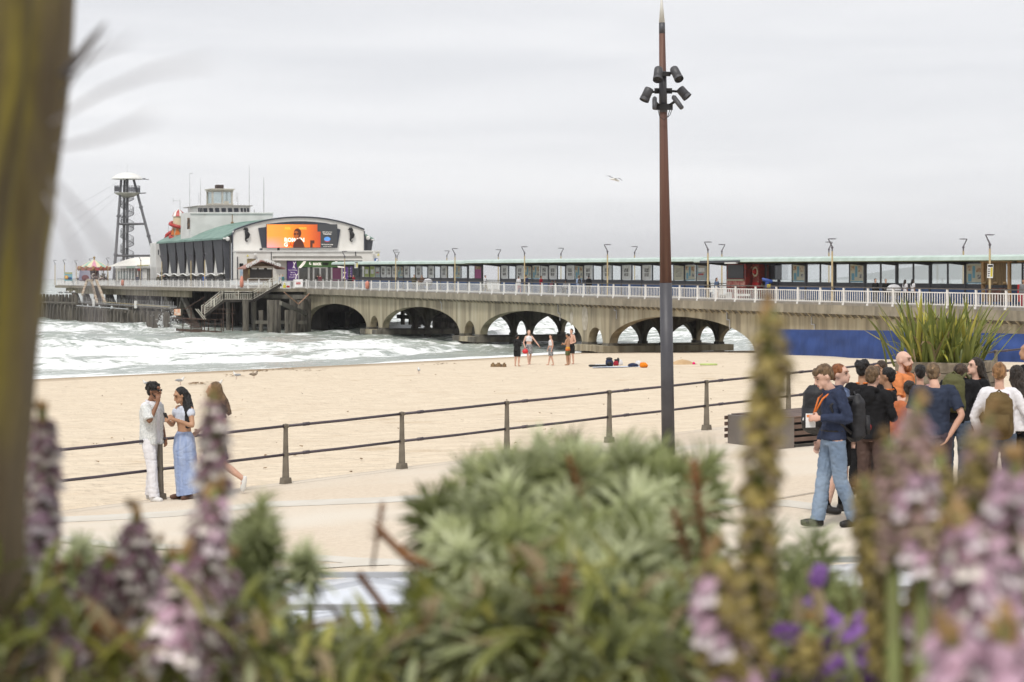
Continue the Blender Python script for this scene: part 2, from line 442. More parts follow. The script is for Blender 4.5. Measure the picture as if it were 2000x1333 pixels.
def edge_strip(off, w, m, name, dz):
    a = [pz(*(e0.lerp(e1, i / 30) - nrm * off), dz) for i in range(31)]; b = [pz(*(e0.lerp(e1, i / 30) - nrm * (off + w)), dz) for i in range(31)]
    mb = MB(); mb.grid([a, b]); obj(name, mb, m, pr)
edge_strip(.48, .02, M_stripd, 'paving_joint', .006)
# thin drifts of blown sand and rusty stains lying on the promenade
M_drift = mat('blown_sand', (.6, .49, .37), (.6, .5, .4), 3, 1, bump=.2, world=True)
def blob(c, rx, ry, rz, dz, seed):
    mb = MB(); n = 26; vs = [pz(c[0], c[1], dz + .012)]
    for k in range(n):
        a = 2 * math.pi * k / n; rr = 1 + .5 * (mn.noise((math.cos(a) * 1.5 + seed, math.sin(a) * 1.5, seed)))
        x = rx * rr * math.cos(a); y = ry * rr * math.sin(a)
        vs.append(pz(c[0] + x * math.cos(rz) - y * math.sin(rz), c[1] + x * math.sin(rz) + y * math.cos(rz), dz))
    mb.add(vs, [(0, k + 1, (k + 1) % n + 1) for k in range(n)]); return mb


# road below the planting bed, then the raised bed the camera looks over
M_asph = mat('asphalt', (.055, .055, .056), (.04, .04, .042), 4, .9, bump=.3, bscale=40, world=True)
mb = MB(); mb.grid([[(-60, 13.62, 3.3), (90, 13.62, 3.3)], [(-60, 5.6, 3.3), (90, 5.6, 3.3)]]); obj('road', mb, M_asph, kind='structure')
mb = MB(); mb.hexa([(-60, 13.5, 3.0), (75, 13.5, 3.0), (75, 13.62, 3.0), (-60, 13.62, 3.0), (-60, 13.5, 3.42), (75, 13.5, 3.42), (75, 13.62, 3.42), (-60, 13.62, 3.42)]); obj('kerb', mb, M_fascia, kind='structure')
mb = MB(); mb.grid([[(-90, 5, 2.9), (90, 5, 2.9)], [(-90, -30, 2.9), (90, -30, 2.9)]]); obj('ground', mb, M_asph, kind='structure')
M_soil = mat('planting_soil', (.05, .038, .026), (.028, .022, .016), 8, 1, bump=.6, world=True)
rows_ = []
for j, (yy, zz) in enumerate([(5.6, 3.0), (5.55, 5.35), (5.3, 5.45), (4.2, 5.55), (3, 5.6), (2, 5.62), (1.2, 5.55), (.9, 5.3), (.85, 4.95)]):
    rows_.append([Vector((x, yy, zz + (.06 * mn.noise((x * 1.3, yy, 2)) if 1 < j < 7 else 0))) for x in np.linspace(-12, 12, 60)])
mb = MB(); mb.grid(rows_); obj('planting_bed', mb, M_soil, kind='structure', smooth=True)
mb = MB(); mb.box(-12, 12, -8, .85, 3.0, 4.95); obj('path', mb, M_prom, kind='structure')

# ------------------------------------------------------------------ the pier structure
TP = lambda p: P(p.x, p.y, p.z)
def PB(): return MB(TP)
pier = thing('pier', P(0, 6, 0), 'long concrete arched pier running out to sea, streaked grey-brown and open below', 'pier')
PN = 12.0
# deck slabs: neck (sloping) and head
mb = PB(); n0, n1 = -75, 82
mb.hexa([(n0, 0, deck(n0) - .3), (n1, 0, deck(n1) - .3), (n1, PN, deck(n1) - .3), (n0, PN, deck(n0) - .3), (n0, 0, deck(n0)), (n1, 0, deck(n1)), (n1, PN, deck(n1)), (n0, PN, deck(n0))])
M_deck = mat('pier_deck_paving', (.3, .27, .23), (.24, .22, .19), 2, .9, world=True, bump=.1)
obj('deck', mb, M_deck, pier)
H0, H1, HW0, HW1 = 82.05, 202, -9.0, 24.0
mb = PB(); mb.box(H0, H1, HW0, HW1, deck(90) - .32, deck(90)); obj('deck', mb, M_deck, pier)
# longitudinal arch walls
bents = [-60 - 28.6 + 28.6, ]
BC = [-.6 - 29 * 1, -.6, 28.5, 57.4, 86.4]       # middle of each pair of columns
COLW, GAP = 1.25, 2.9                              # column width, clear gap in a pair
def arch_z(L, COLW=COLW, GAP=GAP):
    """underside of the wall at L"""
    for c in BC[1:]:
        for s in (-1, 1):
            e = c + s * (GAP / 2 + COLW / 2)
            if abs(L - e) < COLW / 2: return -9
        if abs(L - c) < GAP / 2: 
            t = (L - c) / (GAP / 2); return 1.0 + 1.35 * max(0, 1 - t * t) ** .5
    for a, b in zip(BC[:-1], BC[1:]):
        if a < L < b:
            lo = a + GAP / 2 + COLW if a != BC[0] else a + 1.6; hi = b - GAP / 2 - COLW
            if lo < L < hi:
                t = (L - (lo + hi) / 2) / ((hi - lo) / 2)
                return 1.0 + 2.55 * max(0, 1 - abs(t) ** 2.15) ** (1 / 2.0)
    return -9
Ls = sorted(set([-75, -45] + list(np.arange(-32, 86.5, .25)) + [c + s * q for c in BC[1:] for s in (-1, 1) for q in (GAP / 2 - .001, GAP / 2 + .001, GAP / 2 + COLW - .001, GAP / 2 + COLW + .001)]))
Ls = [l for l in Ls if l <= 84.4]
def wall_strip(w0, w1, ztop, cw=COLW):
    mb = PB(); gp = GAP + (COLW - cw); arch_z = lambda l: globals()['arch_z'](l, cw, gp)
    Ls = sorted(set([l for l in globals()['Ls']] + [c + s * q for c in BC[1:4] for s in (-1, 1) for q in (gp / 2 - .001, gp / 2 + .001, gp / 2 + cw - .001, gp / 2 + cw + .001)]))
    for a, b in zip(Ls[:-1], Ls[1:]):
        m_ = (a + b) / 2
        if b - a < .01: za = zb = arch_z(m_ - .01) if arch_z(m_ - .01) > arch_z(m_ + .01) else arch_z(m_ + .01)
        else: za, zb = arch_z(a + 1e-4), arch_z(b - 1e-4)
        if za < -5 or zb < -5: za = zb = .35 if m_ > -31 else -1.5
        if b - a < .01: continue
        mb.add([(a, w0, za), (b, w0, zb), (b, w0, ztop(b)), (a, w0, ztop(a)), (a, w1, za), (b, w1, zb), (b, w1, ztop(b)), (a, w1, ztop(a))],
               [(0, 1, 2, 3), (5, 4, 7, 6), (0, 4, 5, 1)] + ([(0, 3, 7, 4), (1, 5, 6, 2)] if True else []))
    return mb
for i, (wa, wb) in enumerate(((.35, 1.15), (5.8, 6.2), (11.2, 11.6))):
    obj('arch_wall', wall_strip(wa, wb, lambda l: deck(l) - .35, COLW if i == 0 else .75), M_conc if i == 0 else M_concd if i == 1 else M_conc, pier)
# transverse arches across the pier at every pair of columns
for c in BC[1:4]:
    for s in (-1, 1):
        e = c + s * (GAP / 2 + COLW / 2)
        for (wa, wb) in ((1.15, 5.8), (6.2, 11.2)):
            mb = PB(); n = 14
            for k in range(n):
                q = []
                for t in (-1 + 2 * k / n, -1 + 2 * (k + 1) / n):
                    w = (wa + wb) / 2 + t * (wb - wa) / 2; q.append((w, 1.2 + 2.25 * (1 - abs(t) ** 1.9) ** .62 if abs(t) < 1 else 1.2))
                (u0, z0), (u1, z1) = q; zt = deck(e) - .35
                mb.hexa([(e - .28, u0, z0), (e + .28, u0, z0), (e + .28, u1, z1), (e - .28, u1, z1), (e - .28, u0, zt), (e + .28, u0, zt), (e + .28, u1, zt), (e - .28, u1, zt)])
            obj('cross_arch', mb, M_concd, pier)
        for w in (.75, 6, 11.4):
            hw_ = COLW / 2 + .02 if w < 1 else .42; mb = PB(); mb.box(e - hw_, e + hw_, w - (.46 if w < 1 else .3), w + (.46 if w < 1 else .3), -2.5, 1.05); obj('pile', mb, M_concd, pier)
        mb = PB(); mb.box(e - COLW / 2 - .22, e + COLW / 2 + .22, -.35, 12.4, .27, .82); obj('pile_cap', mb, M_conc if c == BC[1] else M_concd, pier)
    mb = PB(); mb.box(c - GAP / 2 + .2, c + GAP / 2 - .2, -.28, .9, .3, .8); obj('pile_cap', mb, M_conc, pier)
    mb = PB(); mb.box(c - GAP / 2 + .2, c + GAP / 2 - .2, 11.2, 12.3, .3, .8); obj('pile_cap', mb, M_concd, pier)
# repaired render patches and small brackets on the near face
M_patch = mat('render_patch', (.48, .44, .36), (.36, .32, .25), 2, .9, bump=.3, world=True)
for (px, py, rw, rh) in ((1143, 621, .62, 1.15), (1117, 622, .3, .62)):
    L = L_of(px, .35); zc = z_of(py, L, .35); mb = PB(); n = 20
    ring = [(L + rw * (1 + .2 * mn.noise((k, px, 0))) * math.cos(2 * math.pi * k / n), .34, zc + rh * (1 + .2 * mn.noise((k * .7, px, 3))) * math.sin(2 * math.pi * k / n)) for k in range(n)]
    mb.prism(ring, (0, -.03, 0)); 
    mb2 = MB(); mb2.v = [Vector(v) for v in mb.v]; mb2.f = mb.f; mb2.m = mb.m
    obj('render_patch', mb2, M_patch, pier)
for px, py in ((1200, 607), (1420, 625), (1090, 612), (860, 592), (1585, 634)):
    L = L_of(px, .3); z = z_of(py, L, .3); mb = PB()
    mb.bar((L, .3, z + .75), (L, .3, z), .06); mb.bar((L, .3, z), (L - .4, .3, z), .06); mb.bar((L - .4, .3, z), (L - .4, .3, z - .7), .06)
    obj('drain_pipe', mb, M_galv, pier)
# cornice: bracketed edge course made of separate precast panels
pb = MB(); pb.box(-.445, .445, -.09, .09, -.31, .31)
pme = pb.mesh('fascia_panel'); pme.materials.append(M_fascia)
l = -62.
while l < 81.5:
    c = P(l, -.02, deck(l) - .42) - pier.location
    o = inst('fascia_panel', pme, pier, c, (random.uniform(-.004, .004), -math.atan(.0043) * 0, PIER_YAW + math.pi / 2 + random.uniform(-.003, .003)))
    l += .9
mb = PB()
for s0 in range(-75, 82, 3):
    a, b = s0, min(s0 + 3, 82)
    mb.hexa([(a, .08, deck(a) - .72), (b, .08, deck(b) - .72), (b, .36, deck(b) - .95), (a, .36, deck(a) - .95), (a, .08, deck(a) - .31), (b, .08, deck(b) - .31), (b, .36, deck(b) - .31), (a, .36, deck(a) - .31)])
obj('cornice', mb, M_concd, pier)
pbk = MB(); pbk.hexa([(-.07, -.02, -.28), (.07, -.02, -.28), (.07, .32, -.62), (-.07, .32, -.62), (-.07, -.02, 0), (.07, -.02, 0), (.07, .32, 0), (-.07, .32, 0)])
mb = PB()
l = -62.
while l < 81:
    z = deck(l) - .7
    mb.hexa([(l, .0, z - .06), (l + .16, .0, z - .06), (l + .16, .35, z - .36), (l, .35, z - .36), (l, .0, z), (l + .16, .0, z), (l + .16, .35, z - .02), (l, .35, z - .02)])
    l += .9
obj('cornice_brackets', mb, M_conc, pier, kind='stuff')
# pier head substructure: edge beam, deep girders, Y trestles, timber piles
DZ = deck(90)
mb = PB(); mb.box(H0, H1 + .5, HW0 - .25, HW0 + .15, DZ - .45, DZ - .03); mb.box(H0 - .25, H0 + .1, HW0 - .25, -.1, DZ - .45, DZ - .03); obj('edge_beam', mb, M_fascia, pier)
mb = PB(); mb.box(108, 196, HW0 + .5, HW0 + 1.0, DZ - 1.35, DZ - .34); obj('girder', mb, M_conc, pier)
mb = PB(); mb.box(H0 + .5, H1 - 4, 2, 3, DZ - 5.9, DZ - .34); mb.box(H0 + .5, H0 + 1, 3, HW1, DZ - 3, DZ - .34); obj('dark_sheet', mb, M_dark, pier)
mb = PB(); mb.box(86, 128, 11.9, 12.3, -1.5, 4.6); mb.box(66, 76, 14.5, 14.8, -1.5, 4.2); obj('dark_sheet', mb, M_dark, pier)  # dark sheets added behind the left arches so the openings read as shade
for k in range(9):
    mb = PB(); l_ = 61 + k * 2.9; mb.tube([(l_, 13.6, -1.5), (l_ + .1, 13.6, 3.2 + .8 * math.sin(k * 2))], .3, 8); obj('pile', mb, M_pile, pier)
for k, (la, za, lb, zb_) in enumerate(((61, .8, 73, 3.6), (65, 3.4, 77, 1.0), (71, 2.9, 84, 3.3), (60, 1.5, 85, 1.7), (75, .9, 84, 4.0))):
    mb = PB(); mb.bar((la, 13.2, za), (lb, 13.2, zb_), .35, .5); obj('cross_beam', mb, M_dark, pier)
M_brace = mat('concrete_brace', (.16, .15, .125), (.1, .092, .078), 1.2, .9, bump=.2, world=True, stretch=(1, 1, .4))
for k in range(9):
    L0 = 112 + k * 9.6
    for s in (-1, 1):
        mb = PB(); mb.bar((L0, HW0 + .8, DZ - 1.35), (L0 + s * 4.3, HW0 + 1.2, DZ - 4.6), .62, .5); obj('brace', mb, M_brace, pier)
    mb = PB(); mb.tube([(L0 + 4.8, HW0 + 1.2, DZ - 1.3), (L0 + 4.8, HW0 + 1.2, -1)], .14, 8); obj('pile', mb, M_galv if k % 3 == 1 else M_brace, pier)
    mb = PB(); mb.box(L0 - .3, L0 + .3, HW0 + 4, HW0 + 4.6, -1.5, DZ - .34); mb.box(L0 - .3, L0 + .3, HW0 + 8, HW0 + 8.6, -1.5, DZ - .34); obj('trestle', mb, M_dark, pier)
# posts at the shoreward corner of the head (behind the landing stairs)
for px, py0, py1, w, r_ in ((446, 590, 648, -8, .3), (480, 592, 640, -8.6, .42), (496, 592, 636, -6.5, .35), (529, 592, 642, -7.4, .48), (541, 592, 640, -5.8, .5), (510, 612, 640, -7, .3), (560, 612, 644, -6.5, .26), (573, 590, 646, -3.2, .55), (588, 592, 650, -1.8, .5), (600, 590, 648, -.6, .55)):
    L = L_of(px, w); mb = PB(); zt = z_of(py0, L, w) + .35
    mb.tube([(L, w, -1.2), (L, w, zt * .5), (L + .05, w, zt)], [r_, r_ * .95, r_], 10)
    obj('pile', mb, M_pile, pier)
mb = PB(); mb.bar((L_of(548, -7), -7, 3.7), (L_of(600, -1), -1, 2.2), .3, .45); mb.bar((L_of(500, -8), -8, 1.3), (L_of(598, -1.5), -1.5, 1.2), .35, .4)
mb.bar((L_of(440, -8.6), -8.6, 4.4), (L_of(600, -1), -1, 4.3), .5, .5); obj('cross_beam', mb, M_brace, pier)
mb = PB(); mb.bar((L_of(555, -8), -8, 5.0), (L_of(583, -5), -5, 3.55), .09); mb.bar((L_of(583, -5), -5, 3.55), (L_of(604, -1), -1, 4.7), .09); obj('pipe', mb, mat('rusty_pipe', (.42, .25, .16), (.3, .16, .09), 4, .8), pier)

# railings ------------------------------------------------------------------
M_top = mat('railing_top_bar', (.12, .105, .095), (.09, .08, .07), 4, .45)
rp = MB(); rp.box(-.075, .075, -.05, .05, -.02, 1.08); rp.box(-.12, .12, -.09, .09, -.1, .04)
post_me = rp.mesh('post'); post_me.materials.append(M_rail)
def panel_mesh(W_, gap=.25):
    b = MB(); b.box(.08, W_ - .08, -.025, .025, .84, .91); b.box(.08, W_ - .08, -.025, .025, .1, .16)
    n = int(W_ / gap)
    for i in range(1, n): x = i * W_ / n; b.box(x - .028, x + .028, -.012, .012, .15, .85)
    m_ = b.mesh('baluster_panel'); m_.materials.append(M_rail); return m_
def kick_mesh(W_):
    b = MB(); b.box(.0, W_, -.06, -.03, -.12, .09); m_ = b.mesh('kick_plate'); m_.materials.append(M_rail); return m_
PM3 = panel_mesh(2.97); KM3 = kick_mesh(2.97)
def railing(name, pts, label, w_in=0, group=None, stepn=2.97):
    """pts: list of (L, w, z) post places"""
    t = thing(name, P(*pts[0]), label, 'railing', group)
    for i, p in enumerate(pts):
        q = P(*p) - t.location
        a = pts[min(i, len(pts) - 2)]; b = pts[min(i, len(pts) - 2) + 1]
        dv = P(*b) - P(*a); yaw = math.atan2(dv.y, dv.x)
        inst('post', post_me, t, q, (0, 0, yaw))
        if i < len(pts) - 1:
            ln = Vector((dv.x, dv.y)).length
            inst('baluster_panel', PM3, t, q, (0, -math.atan2(dv.z, ln), yaw), (ln / 2.97, 1, 1))
            inst('kick_plate', KM3, t, q, (0, -math.atan2(dv.z, ln), yaw), (ln / 2.97, 1, 1))
    mb = MB()
    for a, b in zip(pts[:-1], pts[1:]): mb.bar(P(a[0], a[1], a[2] + 1.12), P(b[0], b[1], b[2] + 1.12), .11, .07)
    obj('top_rail', mb, M_top, t)
    return t
ls = [-58.2 - 2.97 * 3 + 2.97 * i for i in range(50)]; ls = [x for x in ls if x < 80.5] + [81.6]
railing('pier_railing', [(x, .08, deck(x)) for x in ls], 'white baluster railing along the near edge of the arched part of the pier')
railing('pier_railing', [(x, 11.9, deck(x)) for x in ls], 'white baluster railing on the far side of the pier, behind the shelter gap')
hl = [82 + 3 * i for i in range(40)] + [201.8]
railing('pier_railing', [(x, HW0 + .1, DZ) for x in hl], 'white railing along the side of the pier head below the theatre')
a = [(82.1, w, DZ) for w in (.0, -1.6, -3.3)]
railing('pier_railing', [(82.1, w, DZ) for w in (-4.7, -6.1, -7.5, -8.9)], 'white railing behind the top of the landing stairs, before the wooden kiosk')
railing('pier_railing', a, 'short white railing across the inner corner of the pier head')

# lamp posts ------------------------------------------------------------------
M_lp = mat('cream_post_paint', (.52, .42, .24), (.42, .33, .19), 3, .6, stretch=(1, 1, .3))
M_lh = mat('lamp_head_metal', (.10, .09, .105), (.08, .07, .085), 3, .5)
def lamp_proto():
    t = thing('lamp_post', (0, 0, 0), None, None)
    b = MB(); b.tube([(0, 0, 0), (0, 0, 3.6)], [.075, .06], 8); obj('post', b, M_lp, t)
    b = MB(); b.tube([(0, 0, 3.6), (0, 0, 3.9), (-.3, 0, 4.42)], [.05, .05, .035], 8); b.ell((0, 0, 3.85), .09, 8, 6); obj('arm', b, M_lh, t)
    b = MB(); b.ell((.0, 0, 4.45), (.36, .2, .04), 14, 6); obj('lamp_head', b, M_lh, t, smooth=True)
    return t
LP = lamp_proto(); first = True
lampspec = []
names_near = ['beside the building corner', 'in front of the theatre entrance', 'left of the pair in brown coats', 'over the empty railing before the passage gap', 'between the man in white and the backpack walker',
              'behind the backpack walkers', 'hidden behind the tall brown mast', 'near the blond woman beside the red kiosk', 'sharing its place with a far lamp behind', 'carrying a white and yellow sign at the right']
near_L = [-56.5 + 17.7 * i for i in range(8)]
GL = 'street lamps along the pier'
for i, L in enumerate(near_L):
    lab = ['cream lamp post carrying a white and yellow sign at the pier railing', 'cream lamp post crossing the shelter beside the four clear panes', 'cream lamp post at the railing left of the blond woman',
           'cream lamp post at the railing right of the person in a black hooded coat', 'cream lamp post at the railing touching the person in dark navy', 'cream lamp post at the railing left of the shelter gap',
           'cream lamp post at the railing left of the three in brown coats', 'cream lamp post with sign at the railing by the pier entrance hall'][i]
    lampspec.append((P(L, .15, deck(L)), PIER_YAW, lab))
far_L = [-37.5, -19.6, -2.1, 15, 32, 48.8, 64.6, 82]
for i, L in enumerate(far_L):
    lab = ['dark lamp head above the shelter roof left of the signed lamp post', 'dark lamp head above the shelter roof just right of the tallest cream lamp', 'dark lamp head above the roof over the red kiosk',
           'dark lamp head above the shelter roof left of the tall brown mast', 'dark lamp head above the shelter roof over the backpack walker', 'dark lamp head above the roof at the shelter gap',
           'dark lamp head above the roof between two cream lamps near the theatre', 'farthest dark lamp head above the roof beside the theatre'][i]
    lampspec.append((P(L, 12.0 if L > -30 else 12., deck(L)), PIER_YAW + math.pi, lab))
for i, (px, w) in enumerate(((400, -8.7), (373, -8.7), (316, -8.7), (275, -8.7), (211, -8.7), (178, -8.7), (149, -5), (126, -8.7), (107.5, -8.7))):
    L = L_of(px, w)
    lab = ['cream lamp post before the dark fins nearest the theatre corner', 'cream lamp post before the dark fins at their far end', 'grey lamp post before the white block beside the fins', 'grey lamp post before the white canopy cafe',
           'grey lamp post right of the carousel roof', 'grey lamp post in front of the carousel', 'grey lamp post between the billboard and the carousel', 'grey lamp post beside the blue billboard', 'last grey lamp post at the end of the pier'][i]
    lampspec.append((P(L, w, DZ), PIER_YAW, lab))
for i, (loc, rz, lab) in enumerate(lampspec):
    o = LP if i == 0 else copy_tree(LP)
    o.location = loc; o.rotation_euler = (0, 0, rz); setp(o, lab, 'street lamp', GL)
    if 8 <= i < 16:
        o.location.z += .1
# ------------------------------------------------------------------ text and flat print
_font = [None]
def text_mesh(txt, size, ext=.004, align='CENTER', squeeze=1.0, bold=0):
    c = bpy.data.curves.new('lettering', 'FONT'); c.body = txt; c.size = size; c.extrude = ext; c.align_x = align; c.align_y = 'CENTER'
    c.resolution_u = 2; c.offset = bold
    o = bpy.data.objects.new('lettering', c); COL.objects.link(o)
    dg = bpy.context.evaluated_depsgraph_get(); me = bpy.data.meshes.new_from_object(o.evaluated_get(dg)); bpy.data.objects.remove(o); bpy.data.curves.remove(c)
    if squeeze != 1: 
        for v in me.vertices: v.co.x *= squeeze
    return me
_tm = {}
def text(txt, size, m, parent, loc, yaw, squeeze=1.0, bold=0, name='lettering', tilt=0, ext=.004, roll=0):
    me = text_mesh(txt, size, ext, squeeze=squeeze, bold=bold); me.materials.append(m)
    o = bpy.data.objects.new(name, me); COL.objects.link(o)
    o.parent = parent; o.location = Vector(loc) - base_of(parent)
    o.rotation_euler = (Matrix.Rotation(yaw, 3, 'Z') @ Matrix.Rotation(R(90) + tilt, 3, 'X') @ Matrix.Rotation(roll, 3, 'Z')).to_euler()
    return o
def flat(name, col, rough=.6, emit=0):
    return mat(name, col, tuple(x * .93 for x in col), 3, rough, emit=emit)

# ------------------------------------------------------------------ theatre at the pier head
FL = 100.                                            # facade plane, metres along the pier
def FP(px, py, L=FL, out=0.):
    """point of the facade plane seen at pixel, moved out towards the shore by out"""
    w = w_of(px, L); return Vector((L - out, w, z_of(py, L, w)))
def SP(px, py, w):
    L = L_of(px, w); return Vector((L, w, z_of(py, L, w)))
def fpoly(name, pts, m, parent, out=0., dep=.1, L=FL, **k):
    mb = PB(); mb.prism([FP(x, y, L, out) for x, y in pts], (dep, 0, 0)); return obj(name, mb, m, parent, **k)
def frect(name, x0, y0, x1, y1, m, parent, out=0., dep=.1, L=FL, **k):
    return fpoly(name, [(x0, y1), (x1, y1), (x1, y0), (x0, y0)], m, parent, out, dep, L, **k)
th = thing('theatre', P(FL, 5, DZ), 'white pier theatre with a wide arched front, dark slanted side fins and green copper roof', 'theatre')
M_render = mat('stained_white_render', (.74, .725, .69), (.68, .66, .62), .5, .8, bump=.06, world=True, c3=(.5, .43, .33), s3=1.1, f3=(.63, .85), st3=(2.5, 2.5, .18))
M_navy = flat('navy_slate_panel', (.045, .05, .068), .5)
# arch line in facade pixels
def arc(x): # roof line y at x
    t = (x - 586) / 132.; return 424 + 27 * abs(t) ** 2.1
main = [(455, 548), (712, 548)] + [(x, arc(x) + 1.5) for x in range(712, 454, -8)] + [(455, 460)]
fpoly('front_wall', main, M_render, th, 0, .5)
top = [(x, arc(x) - 1.0) for x in range(453, 715, 6)]; top[0] = (453, 459.5)
fpoly('roof_edge', top + [(x, y + 2.6) for x, y in reversed(top)], M_navy, th, .18, .8)
for x0 in (454, 711.5): frect('corner_trim', x0 - .8, 460 if x0 < 500 else 452, x0 + .8, 548, M_navy, th, .12, .3)
# barrel roof and side wings
M_roofpan = M_copper
def side_shape(sgn):
    w_in, w_out = (w_of(448, 101), w_of(434, 101)) if sgn < 0 else (w_of(712, FL), w_of(728, 101))
    rows = []
    for L in (100.6, 112, 124, 138.5):
        r = []
        wm = 4.7
        for t in np.linspace(0, 1, 12):
            w = wm + (w_out - sgn * -.1 - wm) * t
            z = 14.75 - 2.75 * t ** 2.1
            r.append(Vector((L, w, z)))
        rows.append(r)
    mb = PB(); mb.grid(rows); mb.grid([[p - Vector((0, 0, .12)) for p in r] for r in rows]); mb.grid([rows[0], [p - Vector((0, 0, .25)) for p in rows[0]]])
    mb.grid([[r[-1] for r in rows], [r[-1] - Vector((0, 0, .25)) for r in rows]])
    obj('copper_roof', mb, M_copper, th)
    # standing seams
    mb = PB()
    for k in range(1, 20):
        L = 100.6 + k * 1.95
        rr = [Vector((L, wm_, zz + .03)) for wm_, zz in [(4.7 + (w_out - 4.7) * t, 14.75 - 2.75 * t ** 2.1) for t in np.linspace(0, 1, 8)]]
        mb.tube(rr, .035, 4)
    obj('roof_seams', mb, M_copper, th, kind='stuff')
    mb = PB(); mb.box(100.4, 138.5, min(w_out, w_out - sgn * .35), max(w_out, w_out - sgn * .35), 11.78, 11.98); obj('fascia_board', mb, M_white, th)
    mb = PB(); mb.box(101.2, 138.4, min(w_in - sgn * .3, w_in), max(w_in - sgn * .3, w_in), DZ, 12.2); obj('side_wall', mb, M_render, th)
    # slanted end panel seen from the shore
    mb = PB(); mb.hexa([(100.8, w_in, DZ), (101.0, w_in, DZ), (101.0, w_in + sgn * .45, DZ), (100.8, w_in + sgn * .45, DZ), (100.8, w_in, 12.2), (101, w_in, 12.2), (101, w_out, 11.9), (100.8, w_out, 11.9)])
    obj('slanted_panel', mb, M_slate, th)
    return w_in, w_out
for sg in (-1, 1): wi, wo = side_shape(sg); 
w_in, w_out = w_of(448, 101), w_of(434, 101)
# seven slanted fins of the near side, deep like sails: narrow foot, wide head leaning out
Ltop = [101.6 + i * 5.25 for i in range(8)]
zb, zt = 7.35, 11.85
M_fin = mat('dark_fin_paint', (.075, .075, .088), (.06, .06, .07), .8, .6, world=True)
for i in range(7):
    a, b = Ltop[i], Ltop[i + 1]
    mb = PB()
    # panel leaning out at the top; its shoreward edge slants so that a white wedge shows between fins
    mb.hexa([(a + 2.2, w_in - .16, zb), (a + 2.2, w_in - .06, zb), (b - .25, w_in - .06, zb), (b - .25, w_in - .16, zb),
             (a + .25, w_out + .2, zt), (a + .25, w_out + .35, zt), (b - .1, w_out + .35, zt), (b - .1, w_out + .2, zt)])
    obj('slanted_panel', mb, M_fin, th)
    mb = PB()
    mb.hexa([(a + 1.9, w_in - .12, DZ), (a + 1.9, w_in - .04, DZ), (b - .3, w_in - .04, DZ), (b - .3, w_in - .12, DZ),
             (a + 1.1, w_in - .35, 6.85), (a + 1.1, w_in - .25, 6.85), (b - .2, w_in - .25, 6.85), (b - .2, w_in - .35, 6.85)])
    obj('lower_panel', mb, M_fin, th)
mb = PB(); pts = []
for k in range(0, 8 * 14 + 1):
    L = 100.8 + k * 37.6 / 112; pts.append((L, w_in - .95, 7.1 + .13 * math.cos((L - 101.6) / 5.25 * 2 * math.pi * 1.0)))
mb.tube(pts, .1, 6); obj('wavy_canopy_edge', mb, M_white, th, smooth=True)
mb = PB()
for p, q in zip(pts[:-1], pts[1:]): mb.add([(p[0], p[1], p[2]), (q[0], q[1], q[2]), (q[0], w_in, 7.05), (p[0], w_in, 7.05)], [(0, 1, 2, 3)])
obj('canopy', mb, M_slate, th)
for px, py in ((444, 467), (718, 465)):
    L = 100.7; w = w_of(px, L); mb = PB(); mb.T = None; c = P(L - .15, w, z_of(py, L, w)); mb.ell(c, (.3, .12, .3), 12, 8); obj('globe_light', mb, M_white, th, smooth=True)
# low flat-roofed entrance block in front
frect('entrance_block', 455, 491, 734, 549, M_render, th, 1.6, 1.58)
frect('parapet_coping', 454, 490, 735, 492.4, M_white, th, 1.75, 1.8)
frect('entrance_panel', 553, 509, 700, 549, M_slate, th, 1.62, .05)  # flat slate-coloured panel on the block face, behind doors and banners
M_led = flat('weathered_lead', (.25, .24, .22))
fpoly('canopy', [(526, 501), (690, 501), (693, 506), (526, 506)], M_led, th, 3.3, 2.0)
fpoly('canopy_edge', [(524, 506), (694, 506), (694, 509.5), (524, 509.5)], M_render, th, 3.5, 2.2)
frect('downpipe', 522.6, 492, 523.6, 548, M_slate, th, 1.7, .1); frect('downpipe', 686.5, 491, 687.5, 503, M_slate, th, 1.7, .1); frect('downpipe', 456.6, 502, 458, 548, M_slate, th, 1.7, .1)
frect('wall_vent', 507, 489, 512.5, 485.5, M_slate, th, .05, .08); frect('wall_vent', 541.5, 484, 546, 491, M_black, th, .05, .08)
# screen surround
fpoly('screen_surround', [(504, 446), (520, 443.5), (520, 438)] + [(520 + k * 13, 438 - 5.4 * math.sin(math.pi * (k + .0) / 10)) for k in range(1, 10)] + [(650, 440), (650, 445), (664, 448.5), (658, 484.5), (511, 484.5)], M_navy, th, .22, .22)
scr = frect('display_screen', 519, 438.6, 659 - 2, 484.2, flat('screen_dark', (.04, .042, .045), .3, .6), th, .4, .18)
